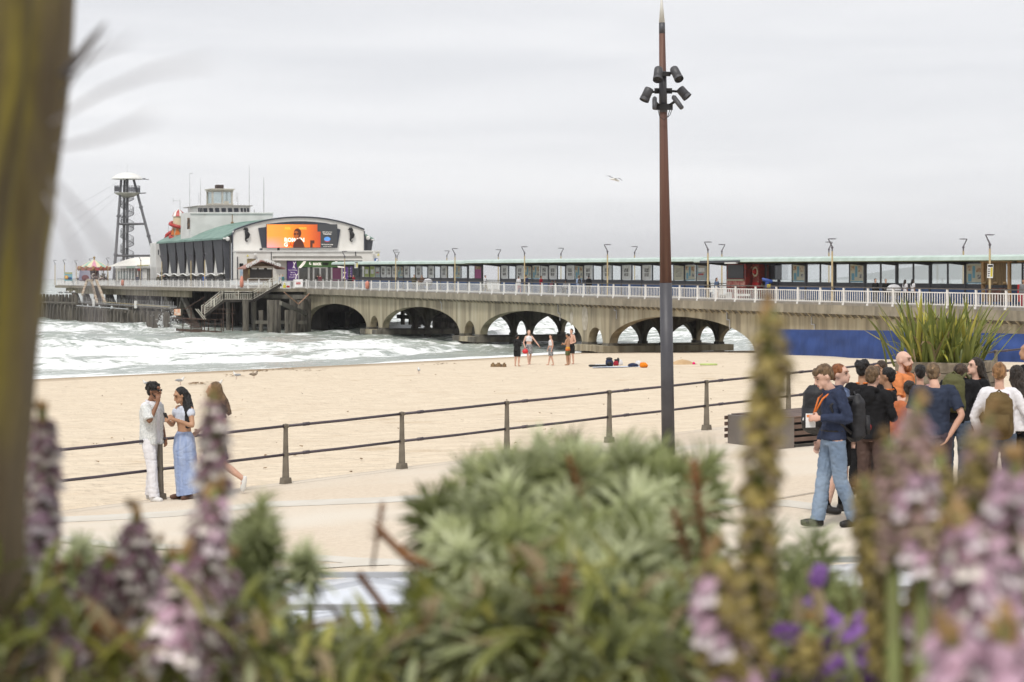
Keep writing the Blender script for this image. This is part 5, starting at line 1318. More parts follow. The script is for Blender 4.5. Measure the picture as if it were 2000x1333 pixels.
def on_beach(px, py):
    kx = (px - 1000) / F; ky = (py - 544) / F
    lo, hi = 30., 185.
    for _ in range(50):
        m = (lo + hi) / 2
        if EYE - ky * m > float(beach_h(kx * m, m)): lo = m
        else: hi = m
    return Vector((kx * lo, lo, float(beach_h(kx * lo, lo))))
def on_deck(px, w):
    L = L_of(px, w); return P(L, w, deck(L) if L < 82 else DZ)
# ------------------------------------------------------------------ promenade fence, mast, bench, planter
M_fpost = mat('fence_post_iron', (.20, .175, .14), (.14, .12, .095), 4, .7, metal=.2, bump=.1, c3=(.2, .13, .08), s3=5, f3=(.62, .75))
M_frail = mat('fence_rail_paint', (.075, .058, .072), (.055, .045, .055), 3, .4, metal=.1)
def fence_t(px):
    k = (px - 1000) / F; return (k * FA.y - FA.x) / (FD.x - k * FD.y)
FYAW = math.atan2(FD.y, FD.x)
fposts = [-430, -185, 70, 313, 558, 785, 990, 1190, 1380, 1540, 1686, 1820, 1945, 2060, 2170]
fn = thing('promenade_fence', pz(FA.x, FA.y), 'long dark iron fence with two rails and tapered posts along the promenade edge', 'fence')
fb = MB()
fb.hexa([(-.075, -.075, -.02), (.075, -.075, -.02), (.075, .075, -.02), (-.075, .075, -.02), (-.065, -.065, .1), (.065, -.065, .1), (.065, .065, .1), (-.065, .065, .1)])
fb.tube([(0, 0, .08), (0, 0, .5), (0, 0, .94)], [.058, .045, .036], 8)
for z in (.47, .93): fb.tube([(-.045, 0, z), (.045, 0, z)], .034, 10)
fb.ell((0, 0, .95), (.037, .037, .02), 10, 6)
fpm = fb.mesh('post', smooth=False); fpm.materials.append(M_fpost)
fpts = []
for px in fposts:
    t_ = fence_t(px); q = FA + FD * t_; fpts.append(pz(q.x, q.y)); inst('post', fpm, fn, pz(q.x, q.y) - fn.location, (0, 0, FYAW))
for z in (.47, .93):
    for a, b_ in zip(fpts[:-1], fpts[1:]):
        mb = MB(); a2, b2_ = a + Vector((0, 0, z)), b_ + Vector((0, 0, z)); m_ = a2.lerp(b2_, .5) - Vector((0, 0, .006))
        mb.tube([a2, m_, b2_], .023, 8); c_ = a2.lerp(b2_, .17); d_ = (b2_ - a2).normalized(); mb.tube([c_ - d_ * .06, c_ + d_ * .06], .03, 8)
        obj('rail', mb, M_frail, fn, smooth=True)

ms = thing('camera_mast', Vector((1305.5 - 1000, 0, 0)) / F * 32.8 + Vector((0, 32.8, prom(2.57, 32.8))), 'tall tapering brown and grey mast with a white tip carrying six spotlights', 'lighting mast')
m0 = Vector((305.5 / F * 32.8, 32.8, prom(2.57, 32.8))); mz = lambda y: EYE - (y - 544) / F * 32.8
mx_ = lambda y: ((1305.5 - (900 - y) * .0148) - 1000) / F * 32.8
def mp(y): return Vector((mx_(y), 32.8, mz(y)))
wr_ = lambda px: px / F * 32.8 / 2
M_corten = mat('brown_stained_wood', (.13, .062, .045), (.085, .04, .03), 2, .6, bump=.15, bscale=12, stretch=(5, 5, .15), c3=(.16, .09, .065), s3=2, f3=(.5, .8), st3=(6, 6, .3))
b = MB(); b.tube([m0, mp(553)], [wr_(26), wr_(24)], 20); obj('lower_sleeve', b, mat('mast_grey', (.075, .075, .085), (.055, .055, .065), 2, .5, c3=(.1, .1, .11), s3=4, f3=(.6, .8), st3=(1, 1, .3)), ms, smooth=True)
b = MB(); b.tube([mp(553), mp(300), mp(66)], [wr_(23.5), wr_(17), wr_(12)], 20); obj('upper_pole', b, M_corten, ms, smooth=True)
b = MB(); b.tube([mp(66), mp(45)], [wr_(12.2), wr_(12)], 16); obj('collar', b, M_steel, ms, smooth=True)
b = MB(); b.tube([mp(45), mp(-12)], [wr_(11.6), wr_(2)], 16); obj('white_tip', b, mat('opal_tip', (.66, .65, .6), None, 3, .4), ms, smooth=True)
b = MB(); b.tube([mp(220), mp(140)], [wr_(16.4), wr_(14.6)], 16); obj('bracket_sleeve', b, M_steel, ms, smooth=True)
def spot(x0, y0, x1, y1, wpx, ax, ay, dy=-.1, small=False):
    a = Vector(((x0 - 1000) / F * 32.8, 32.8 + dy, mz(y0))); c = Vector(((x1 - 1000) / F * 32.8, 32.8 + dy * 1.8, mz(y1)))
    r = wpx / F * 32.8 / 2; d = (c - a).normalized(); sp = thing('spotlight', a, None, None); sp.parent = ms; sp.location = a - ms.location
    mb = MB()
    if small: mb.tube([a - d * .01, a + d * .02, a + d * (c - a).length * .5, c], [r * .5, r, r, r * .9], 14)
    else: mb.tube([a, a + d * .02, c - d * .02], [r * .9, r, r * 1.02], 18, cap=True); mb.tube([c - d * .05, c], [r * 1.08, r * 1.08], 18, cap=False)
    mb.v = [v for v in mb.v]
    o = bpy.data.objects.new('housing', mb.mesh('housing', a, True)); COL.objects.link(o); o.data.materials.append(M_steel); o.parent = sp
    mb = MB(); g = Vector(((ax - 1000) / F * 32.8, 32.8, mz(ay))); e = a.lerp(c, .35); mb.tube([g, e], .022, 6); mb.ell(e, .04, 8, 6)
    o = bpy.data.objects.new('arm', mb.mesh('arm', a, True)); COL.objects.link(o); o.data.materials.append(M_black); o.parent = sp
    mb = MB(); mb.lathe([(r * .95, 0), (r * .6, .015), (.002, .02)], (0, 0, 0), 14); 
    me = mb.mesh('lens'); me.materials.append(M_black); o = bpy.data.objects.new('lens', me); COL.objects.link(o); o.parent = sp; o.location = c - a - d * .03; o.rotation_mode = 'QUATERNION'; o.rotation_quaternion = d.to_track_quat('Z', 'Y')
spot(1284.5, 137, 1281, 161, 17, 1296, 146, -.2); spot(1314, 137, 1323, 160, 17, 1300, 146, -.2)
spot(1268, 174, 1257, 198, 18, 1290, 178, -.05); spot(1327, 174, 1342, 192, 18, 1302, 178, -.05)
spot(1277, 193, 1275, 216, 9, 1291, 210, -.2, True); spot(1313, 191, 1328, 215, 10, 1302, 210, -.2, True)
b = MB(); b.bar(mp(146) + Vector((-.09, -.08, 0)), mp(146) + Vector((.12, -.08, 0)), .07); b.bar(mp(178) + Vector((-.14, 0, 0)), mp(178) + Vector((.15, 0, 0)), .03, .09); b.bar(mp(210) + Vector((-.14, -.08, 0)), mp(210) + Vector((.15, -.08, 0)), .05, .1); obj('brackets', b, M_black, ms, kind='stuff')
b = MB(); b.tube([mp(213) + Vector((-.1, -.12, 0)), mp(230) + Vector((-.07, -.14, 0)), mp(236) + Vector((0, -.14, 0)), mp(230) + Vector((.06, -.14, 0)), mp(213) + Vector((.11, -.12, 0))], .006, 5); b.tube([mp(213) + Vector((.14, -.12, 0)), mp(226) + Vector((.1, -.14, 0)), mp(231) + Vector((.06, -.14, 0))], .006, 5); obj('loose_cable', b, M_black, ms)

# bench: long slatted box with steel end slab
bn0 = on_prom(1520, 878); be_ = on_prom(1423, 866)
bn = thing('bench', bn0, 'long low slatted bench with a brown-grey steel end slab standing by the fence', 'bench')
uy = (be_ - bn0); uy.z = 0; BW = uy.length; uy = uy.normalized(); ux = Vector((uy.y, -uy.x, 0))
def BQ(a, b_, z): q = bn0 + ux * a + uy * b_; return Vector((q.x, q.y, prom(q.x, q.y) + z))
def bbox_(a0, a1, b0, b1, z0, z1): 
    mb = MB(); mb.hexa([BQ(a0, b0, z0), BQ(a1, b0, z0), BQ(a1, b1, z0), BQ(a0, b1, z0), BQ(a0, b0, z1), BQ(a1, b0, z1), BQ(a1, b1, z1), BQ(a0, b1, z1)]); return mb
M_bst = mat('bench_steel', (.19, .165, .145), (.14, .12, .105), 1.5, .5, metal=.2); M_bsl = mat('bench_brown_timber', (.13, .085, .065), (.08, .05, .04), 3, .6, bump=.2, stretch=(1, 1, 1), rand=.25)
BL = 3.2
obj('end_slab', bbox_(-.02, .03, 0, BW, .0, .5), M_bst, bn, bevel=.008); obj('end_slab', bbox_(BL, BL + .05, 0, BW, 0, .5), M_bst, bn)
obj('front_slab', bbox_(.03, .28, -.002, .03, .0, .5), M_bst, bn)
for k in range(4): obj('slat', bbox_(.28, BL - .004, .005, .05, .1 + k * .105, .165 + k * .105), M_bsl, bn)
for k in range(4): obj('slat', bbox_(-.06, BL - .004, BW + .002, BW + .05, .1 + k * .105, .165 + k * .105), M_bsl, bn)
for k in range(7): obj('slat', bbox_(.035, BL - .005, .015 + k * BW / 7, .0 + (k + .88) * BW / 7, .49, .515), M_bsl, bn)
obj('inner_frame', bbox_(.3, BL - .1, BW * .35, BW * .6, .0, .46), M_black, bn)

# timber planter with its big clump of sword leaves
PC = Vector((8.45, 38.8)); pzb = prom(*PC) - .05
pl = thing('timber_planter', (PC.x, PC.y, pzb), 'weathered grey timber sleeper planter behind the group of people', 'planter')
M_slp = mat('weathered_sleeper', (.26, .22, .165), (.16, .13, .095), 2, .9, bump=.5, stretch=(.4, 3, 3), c3=(.07, .055, .04), s3=1.2, f3=(.6, .72), rand=.2)
PR = R(-27); HX, HY = .78, .8
def PQ(x, y, z): return Vector((PC.x + x * math.cos(PR) - y * math.sin(PR), PC.y + x * math.sin(PR) + y * math.cos(PR), pzb + z))
def slp(x0, x1, y0, y1, z0, z1):
    mb = MB(); mb.hexa([PQ(x0, y0, z0), PQ(x1, y0, z0), PQ(x1, y1, z0), PQ(x0, y1, z0), PQ(x0, y0, z1), PQ(x1, y0, z1), PQ(x1, y1, z1), PQ(x0, y1, z1)]); obj('sleeper', mb, M_slp, pl, bevel=.012)
for c in range(5):
    z0 = c * .215; z1 = z0 + .205; o_ = .62 if c % 2 else .3; j = .01 * (c % 2)
    slp(-HX, -HX + o_ + .4, -HY - j, -HY + .14, z0, z1); slp(-HX + o_ + .412, HX, -HY - j, -HY + .14, z0, z1)
    slp(HX - .14 + j, HX + j, -HY + .145, HY, z0, z1); slp(-HX - j, -HX + .14, -HY + .145, HY, z0, z1); slp(-HX, HX, HY + .002, HY + .14, z0, z1)
mb = MB(); mb.grid([[PQ(-HX + .1, -HY + .1, .95), PQ(HX - .1, -HY + .1, .95)], [PQ(-HX + .1, HY, .95), PQ(HX - .1, HY, .95)]]); obj('soil', mb, M_soil, pl)
fx = thing('flax_plant', PQ(0, 0, .95), 'big clump of green and yellow sword-shaped leaves growing in the timber planter', 'plant')
def leafm(name, c1, c2, edge=None): return mat(name, c1, c2, 4, .45, trans=.25, rand=.3, stretch=(1, 1, .25), c3=edge, s3=9, f3=(.6, .7), st3=(3, 3, .1))
M_fl = leafm('flax_green', (.21, .24, .06), (.12, .15, .035), (.42, .40, .08)); M_fy = leafm('flax_yellow', (.55, .48, .1), (.32, .32, .06)); M_fdry = leafm('flax_dry', (.42, .34, .2), (.25, .18, .1))
def blade(L_, w_, bend, seg=7, fold=.3):
    mb = MB(); rows = []; x = 0; z = 0; a = 0
    for i in range(seg + 1):
        t = i / seg; ww = w_ * (.7 + .6 * t) * (1 - t ** 3) ** .7 if t < 1 else .002
        rows.append([Vector((-ww / 2, x - ww * fold * 0, z)), Vector((0, x + ww * fold, z)), Vector((ww / 2, x, z))])
        a = bend * t * t; z += L_ / seg * math.cos(a); x += L_ / seg * math.sin(a)
    mb.grid(rows); return mb
bl = [blade(1.0, .06, b_, fold=f).mesh('leaf', smooth=True) for b_, f in ((.15, .3), (.5, .25), (.9, .3), (1.9, .2), (2.6, .25))]
variants = []
for m_ in (M_fl, M_fy, M_fdry):
    for me in bl: m2_ = me.copy(); m2_.materials.append(m_); variants.append(m2_)
rf = random.Random(11)
for k in range(290):
    cx_ = rf.uniform(-.72, .55); cy_ = rf.uniform(-.7, .65); fan = (round(cx_ * 2.2) / 2.2, round(cy_ * 2) / 2)
    cx_ = fan[0] + rf.gauss(0, .09); cy_ = fan[1] + rf.gauss(0, .09)
    az = rf.uniform(0, 2 * math.pi); outward = math.atan2(cy_, cx_)
    tilt = abs(rf.gauss(0, .33)) + .25 * math.hypot(cx_, cy_) * rf.uniform(.2, 1)
    kind = rf.choices((0, 1, 2), (.68, .2, .12))[0]; bi = rf.choices((0, 1, 2, 3, 4), (.38, .28, .16, .12, .06))[0]
    L_ = rf.uniform(.7, 1.5) * (.8 if bi > 2 or kind == 2 else 1)
    dirz = outward + rf.gauss(0, .8) if tilt > .2 else az
    o = inst('leaf', variants[kind * 5 + bi], fx, (0, 0, 0), (0, 0, 0), (rf.uniform(.8, 1.5), 1, L_))
    rotm = Matrix.Rotation(dirz - math.pi / 2, 4, 'Z') @ Matrix.Rotation(-tilt, 4, 'X')
    o.location = PQ(cx_, cy_, .95) - fx.location; o.rotation_euler = rotm.to_euler()

# blue windbreak sheeting along the foot of the pier
M_blue = mat('blue_mesh_sheeting', (.028, .065, .23), (.022, .052, .185), 1.5, .8, bump=.5, bscale=2.5, world=True, stretch=(1.5, 1, .5))
def sheeting(name, pts, label):
    """pts: (px, y_top, y_bot, Y)"""
    t = thing(name, ray(pts[0][0], pts[0][2], pts[0][3]), label, 'windbreak')
    xs_ = np.linspace(pts[0][0], pts[-1][0], 130); g_ = lambda k: np.interp(xs_, [p[0] for p in pts], [p[k] for p in pts])
    yt, yb, YY = g_(1), g_(2), g_(3); rows = []
    for j in range(14):
        r_ = []
        for i, x in enumerate(xs_):
            h = j / 13; y = yb[i] + (yt[i] - yb[i]) * h; p = ray(x, y, YY[i])
            if j == 0: p.z -= .3
            wv = .10 * math.sin(x * .045 + h * 2.2) * (1 - abs(2 * h - 1)) + .16 * (mn.noise((x * .022 - h * .9, h * 1.3, 1))) + .05 * abs(math.sin((x * .1 - h * 3.2 + 2 * mn.noise((x * .01, h, 4))))) ** 6
            p.y -= 2.2 * wv * min(1, 3 * (1 - h)); r_.append(p)
        rows.append(r_)
    mb = MB(); mb.grid(rows); obj('sheet', mb, M_blue, t, smooth=True)
    for x in range(int(pts[0][0]), int(pts[-1][0]), 76):
        y0, y1, Yp = np.interp(x, [p[0] for p in pts], [p[1] for p in pts]), np.interp(x, [p[0] for p in pts], [p[2] for p in pts]), np.interp(x, [p[0] for p in pts], [p[3] for p in pts])
        mb = MB(); mb.tube([ray(x, y1 + 4, Yp + .3), ray(x, y0 + .5, Yp + .3)], .03, 6); obj('post', mb, M_galv, t)
sheeting('windbreak', [(1505, 643, 689, 124), (1560, 644, 691, 121), (1640, 645, 696, 116), (1740, 646, 706, 110), (1800, 648, 707, 107), (2060, 654, 708, 100)], 'long blue sheeting windbreak standing on the sand at the foot of the pier wall')
# ------------------------------------------------------------------ landing stairs, timber jetty, kiosks, small things on the pier
M_srail = mat('stair_cream_rail', (.6, .58, .5), (.5, .47, .4), 3, .6, c3=(.4, .22, .1), s3=2, f3=(.6, .75))
st = thing('landing_stairs', P(81, -7, 2), 'rusty landing stairs with cream railings going down from the pier head to the water', 'staircase')
SL = 80.6
def Q(px, py, dl=0): w = w_of(px, SL); return P(SL + dl, w, z_of(py, SL, w))
flights = [((549, 556), (494, 588)), ((494, 588), (437, 588)), ((437, 588), (400, 617))]
for (a, c) in flights:
    for dl in (0, 1.5):
        mb = MB(); mb.bar(Q(*a, dl), Q(*c, dl), .14, .32); obj('stringer', mb, M_dark, st)
        A_, C_ = Q(*a, dl), Q(*c, dl); up = Vector((0, 0, 1)); n = max(3, int((A_ - C_).length / .22))
        mb = MB(); mb.bar(A_ + up * 1.15, C_ + up * 1.15, .07, .07); mb.bar(A_ + up * .92, C_ + up * .92, .05, .05); mb.bar(A_ + up * .2, C_ + up * .2, .05, .05)
        for k in range(n + 1): p = A_.lerp(C_, k / n); mb.bar(p + up * .2, p + up * .92, .035)
        obj('railing', mb, M_srail, st)
        for k in (0, .5, 1): 
            mb = MB(); p = A_.lerp(C_, k); mb.bar(p - up * .1, p + up * 1.25, .1); obj('railing_post', mb, M_srail, st)
    if a[1] != c[1]:
        n = 14
        for k in range(n):
            mb = MB(); p = Q(*a).lerp(Q(*c), (k + .5) / n); q = Q(*a, 1.5).lerp(Q(*c, 1.5), (k + .5) / n); mb.bar(p, q, .3, .05); obj('tread', mb, M_dark, st)
    else: mb = MB(); mb.bar(Q(*a).lerp(Q(*a, 1.5), .5), Q(*c).lerp(Q(*c, 1.5), .5), 1.5, .1); obj('landing', mb, M_dark, st)
M_rust = mat('rusty_steel', (.10, .06, .045), (.055, .038, .032), 3, .85, bump=.3, world=True)
# lower grille landing
for nm, x0, y0, x1, y1, th_ in (('lower_landing', 352, 645, 432, 650, .3), ('lower_landing', 345, 622, 396, 624, .15)):
    mb = MB(); mb.bar(Q(x0, y0).lerp(Q(x0, y0, 2), .5), Q(x1, y1).lerp(Q(x1, y1, 2), .5), 2.4, th_); obj(nm, mb, M_rust, st)
for k in range(7):
    mb = MB(); mb.bar(Q(358 + k * 3, 626 + k * 3, 0), Q(385 + k * 1.5, 626 + k * 3, 0), .1, .12); obj('tread', mb, M_rust, st)
mb = MB(); mb.bar(Q(382, 604), Q(398, 624), .09); mb.bar(Q(386, 604), Q(402, 624), .09); obj('handrail', mb, M_srail, st)
for x, y0, y1 in ((358, 620, 652), (374, 604, 650), (395, 612, 652), (408, 624, 652), (433, 624, 652), (421, 624, 652), (347, 600, 624), (400, 590, 650), (437, 590, 648), (455, 592, 650)):
    mb = MB(); mb.tube([Q(x, y1, .2), Q(x, y0, .2)], .07, 6); obj('upright', mb, M_rust, st)
for x0, y0, x1, y1 in ((396, 625, 434, 624), (398, 634, 434, 634), (345, 612, 375, 612), (345, 603, 376, 603), (400, 605, 460, 606), (400, 612, 460, 613), (360, 605, 400, 580), (395, 600, 440, 604)):
    mb = MB(); mb.bar(Q(x0, y0), Q(x1, y1), .06); obj('crossbar', mb, M_rust, st)
mb = MB(); mb.bar(Q(346.5, 604), Q(346.5, 616.5), .8, .06); obj('warning_board', mb, mat('warning_board_print', (.68, .6, .5), (.65, .25, .12), 3, .6, world=True), st)
sgn = thing('safety_sign', Q(557, 563, -.5), 'white safety sign with yellow and red panels on the railing above the stairs', 'sign')
mb = MB(); mb.bar(Q(546, 557.5, -1.2), Q(562, 557.5, -1.2), .06, .85); obj('board', mb, M_poster, sgn)
mb = MB(); mb.bar(Q(547, 559.8, -1.25), Q(552.4, 559.8, -1.25), .05, .36); obj('yellow_panel', mb, flat('sign_yellow', (.7, .62, .06)), sgn)
mb = MB(); mb.bar(Q(554, 560, -1.25), Q(560, 560, -1.25), .05, .2); obj('red_panel', mb, flat('sign_red', (.5, .03, .03)), sgn)
mb = MB(); mb.prism([Q(548, 555.5, -1.3), Q(552, 555.5, -1.3), Q(550, 552.3, -1.3)], Vector((0, .02, 0))); obj('warning_triangle', mb, flat('sign_yellow', (.7, .62, .06)), sgn)

# timber breastwork of piles west of the pier head
jt = thing('timber_jetty', P(150, -14, 0), 'weathered timber jetty of close-set piles standing in the surf before the pier head', 'jetty')
rj = random.Random(5)
JW = lambda px: np.interp(px, [60, 250, 330], [-15, -15.5, -14])
pj = MB(); pj.hexa([(-.36, -.36, -2), (.36, -.36, -2), (.36, .36, -2), (-.36, .36, -2), (-.33, -.33, .78), (.33, -.33, .78), (.33, .33, .78), (-.33, .33, .78)]); pj.hexa([(-.33, -.33, .78), (.33, -.33, .78), (.33, .33, .78), (-.33, .33, .78), (-.2, -.3, 1), (.2, -.3, 1), (.2, .3, 1), (-.2, .3, 1)])
pj_me = pj.mesh('pile'); pj_me.materials.append(M_pile)
def jpile(px, ytop, w, sc=1., dz=0):
    L = L_of(px, w); z = z_of(ytop, L, w)
    o = inst('pile', pj_me, jt, P(L, w, 0) - jt.location, (0, rj.uniform(-.02, .03), PIER_YAW + rj.uniform(-.06, .06)), (sc, sc * rj.uniform(.9, 1.1), max(.3, z)))
for px in np.arange(64, 246, 7.4): jpile(px + rj.uniform(-.7, .7), np.interp(px, [60, 150, 245], [588, 598, 605]) + rj.uniform(-1.2, 1.2), -15.2, 1.15 * rj.uniform(.85, 1.1))
for px in np.arange(66, 150, 6.4): jpile(px, 575 + rj.uniform(-1, 1), -14.2, .8)
for k, px in enumerate((257, 269, 280, 292, 303, 314, 325)): jpile(px, 606 + k * .6, -14.6, 1.25 * (1.2 if k in (0, 1) else .9))
def jbar(x0, y0, x1, y1, w, th_, m, nm, h=None):
    a = SP(x0, y0, w); c = SP(x1, y1, w); mb = MB(); mb.bar(P(*a), P(*c), th_, h or th_); obj(nm, mb, m, jt)
jbar(66, 590, 150, 592, -15.4, .25, M_pile, 'waling'); jbar(140, 600, 245, 610, -15.1, .2, M_pile, 'waling')
M_bwall = mat('dark_sheet_piling', (.045, .042, .038), (.03, .028, .025), 2, .9, world=True)
mb = PB(); mb.box(L_of(246, -14.2), L_of(60, -14.2), -14.3, -14.1, -1.5, z_of(600, L_of(150, -14.2), -14.2)); obj('backing_boards', mb, M_bwall, jt)
mb = PB(); mb.box(L_of(330, -13.4), L_of(250, -13.4), -13.5, -13.3, -1.5, 2.0); obj('backing_boards', mb, M_bwall, jt)
jbar(150, 592, 330, 604, -13.2, .9, M_pile, 'walkway', .12)
for dy in (-10.5, -6): jbar(150, 589 + dy * .55 + 5, 345, 605 + dy * .6, -13.6, .06, M_galv, 'handrail')
mb = MB()
for px in np.arange(150, 340, 3.2): a = SP(px, np.interp(px, [150, 340], [592, 605]), -13.6); mb.bar(P(*a), P(*a) + Vector((0, 0, 1.0)), .035)
obj('rail_bars', mb, M_galv, jt, kind='stuff')
jbar(150, 597, 250, 604, -15.7, .12, M_galv, 'pale_pipe'); jbar(200, 590, 330, 600, -14.9, .1, flat('pipe_ochre', (.35, .28, .15)), 'pale_pipe')
# braced pale A-frame of the old boat lift
for (x0, y0, x1, y1) in ((178, 548, 190, 594), (170, 549, 161, 576), (188, 548, 205, 592), (171, 547, 178, 549)):
    mb = MB(); a = SP(x0, y0, -10); c = SP(x1, y1, -12.5); mb.bar(P(*a), P(*c), .34, .34); obj('boat_lift_strut', mb, mat('rust_streaked_white', (.5, .45, .36), (.3, .2, .12), 1.6, .8, world=True), jt)
mb = MB(); mb.hexa([P(*SP(182, 560, -10.2)), P(*SP(190, 560, -10.2)), P(*SP(205, 592, -12)), P(*SP(192, 592, -12)), P(*SP(182, 559, -10)), P(*SP(190, 559, -10)), P(*SP(205, 591, -11.8)), P(*SP(192, 591, -11.8))]); obj('slipway', mb, M_bwall, jt)
for px, py in ((265, 598), (183, 594)):
    mb = MB(); a = SP(px, py, -15); mb.bar(P(*a) + Vector((0, 0, -.3)), P(*a) + Vector((0, 0, .7)), .35, .3); obj('white_marker', mb, M_white, jt)
for px, w in ((255, -12.5),):
    pass
# wooden churro kiosk
KL = 93.
def KP(px, py, out=0): return FP(px, py, KL, out)
kk = thing('wooden_kiosk', P(KL, 0, DZ), 'shut brown timber kiosk with a gabled roof and bulb-letter signs by the theatre', 'kiosk')
M_kw = mat('kiosk_timber', (.2, .115, .055), (.13, .072, .035), 3, .8, bump=.2, world=True, stretch=(1, 1, 5))
def krect(nm, x0, y0, x1, y1, m, out=0, dep=.1): return frect(nm, x0, y0, x1, y1, m, kk, out, dep, L=KL)
krect('wall', 485, 522, 532, 552, M_kw, 0, 2.6)
krect('shutter', 488, 524.5, 530.5, 543, mat('dark_shutter', (.045, .04, .038), (.035, .032, .03), 6, .6), .08, .06)
mb = PB(); mb.hexa([KP(532, 552, 0), Vector((KL + 2.4, w_of(543, KL), DZ)), Vector((KL + 2.4, w_of(543, KL) - .1, DZ)), KP(531, 552, 0), KP(532, 520, 0), Vector((KL + 2.4, w_of(543, KL), 8.0)), Vector((KL + 2.4, w_of(543, KL) - .1, 8)), KP(531, 520, 0)]); obj('side_wall', mb, M_kw, kk)
fpoly('gable', [(484, 521.5), (509, 512.5), (534, 521.5)], M_kw, kk, .1, .12, L=KL)
fpoly('gable_panel', [(490, 520.5), (508, 514), (508, 520.5)], mat('gable_brown', (.13, .085, .045)), kk, .16, .05, L=KL); fpoly('gable_panel', [(510, 514), (528, 520.5), (510, 520.5)], mat('gable_brown', (.13, .085, .045)), kk, .16, .05, L=KL)
M_rs = mat('red_felt_shingle', (.36, .2, .16), (.26, .14, .12), 4, .9, world=True)
for (a, c) in (((475.5, 526.5), (509, 511)), ((509, 511), (554, 526.5))):
    mb = PB(); p, q = KP(*a, .7), KP(*c, .7); mb.hexa([p, q, q + Vector((3.6, 0, 0)), p + Vector((3.6, 0, 0)), p + Vector((0, 0, .16)), q + Vector((0, 0, .16)), q + Vector((3.6, 0, .16)), p + Vector((3.6, 0, .16))]); obj('roof_slope', mb, M_rs, kk)
krect('fascia_board', 480, 521, 534, 523, mat('kiosk_cream', (.45, .38, .3)), .5, .1)
for x in (489, 503, 519): krect('price_board', x, 523.8, x + 10, 526.4, mat('pale_board', (.42, .4, .36)), .6, .04)
krect('counter', 484, 543.5, 534, 545, mat('pale_board', (.42, .4, .36)), .5, .6)
krect('side_board', 484.5, 526, 487.5, 541, mat('burger_poster', (.12, .09, .055)), .1, .05)
def kt(s, x0, y0, x1, y1, hp):
    p, q = KP(x0, y0, .85), KP(x1, y1, .85); n = len(s)
    for i, ch in enumerate(s):
        c = p.lerp(q, (i + .5) / n); text(ch, hp, M_white, kk, P(*c), PYW, 1.0, .03, ext=.05, name='sign_letter')
kt('CHURROS', 478, 521.5, 503, 508, .5); kt('WAFFLES', 514, 508.5, 545, 519.5, .5)
for a, c in (((477, 524), (503, 510.5)), ((514, 510.5), (547, 522))): mb = MB(); mb.bar(P(*KP(*a, .8)), P(*KP(*c, .8)), .05); obj('sign_bar', mb, M_steel, kk)
# red dressed kiosk set in the shelter
RL = -17.; 
rk = thing('red_kiosk', P(RL, 3.4, deck(RL)), 'red decorated kiosk with a dark closed shutter standing between two shelters', 'kiosk')
RW = 2.9
def RP(px, py): L = L_of(px, RW); return (L, z_of(py, L, RW))
M_rk = mat('red_kiosk_print', (.28, .035, .025), (.09, .03, .03), 3, .6, world=True, c3=(.4, .2, .1), s3=3, f3=(.62, .72)); M_rk2 = mat('red_kiosk_floral', (.32, .045, .03), (.12, .03, .03), 5, .6, world=True, c3=(.45, .33, .2), s3=5, f3=(.6, .7))
def rrect(nm, x0, y0, x1, y1, m, off, dep): 
    (La, z1), (Lb, z0) = RP(x0, y0), RP(x1, y1); mb = PB(); mb.box(min(La, Lb), max(La, Lb), RW - off, RW - off + dep, min(z0, z1), max(z0, z1)); return obj(nm, mb, m, rk)
rrect('front', 1420, 516, 1457, 583, M_rk, 0, 2.2); rrect('shutter', 1423, 518, 1453, 544, mat('roller_shutter', (.04, .038, .042), (.03, .03, .033), 2, .5, world=True, stretch=(.2, .2, 18)), .06, .06)
rrect('counter', 1422, 546, 1454, 549, flat('kiosk_counter', (.42, .4, .28)), .15, .2); rrect('red_panel', 1420, 549, 1456, 561, mat('kiosk_red_band', (.35, .06, .05), (.5, .25, .2), 3, .6, world=True), .05, .06)
rrect('side_panel', 1457, 517, 1469, 560, M_rk2, -.6, .3); rrect('side_panel', 1457, 552, 1469, 562, flat('bright_red', (.45, .02, .02)), -.55, .2)
La, za = RP(1463, 531); mb = PB(); n = 20; mb.tube([(La + .33 * math.cos(a), RW + .55, za + .33 * math.sin(a)) for a in np.linspace(0, 2 * math.pi, n)], .07, 6); obj('round_emblem', mb, flat('kiosk_cream_paint', (.5, .42, .3)), rk)
mb = MB(); mb.ell(P(La, RW + .5, za), (.18, .1, .18), 10, 8); obj('emblem_centre', mb, flat('bright_red', (.45, .02, .02)), rk)
rrect('canopy', 1388, 510, 1465, 513, M_sf, 1.0, 2.5); rrect('white_light', 1438, 513, 1460, 515.5, M_white, 1.05, .2); rrect('poster_board', 1404, 519, 1420, 546, mat('sea_poster', (.25, .4, .48), (.5, .45, .38), 1.6, .5), -.9, .05)
rrect('dark_glass', 1473, 517, 1497, 547, glass('dark_window_glass'), -1.3, .04); rrect('white_cabinet', 1419, 571, 1430, 583, M_white, .05, .05)
rrect('white_cabinet', 1441, 574, 1469, 579, M_white, .3, .1)
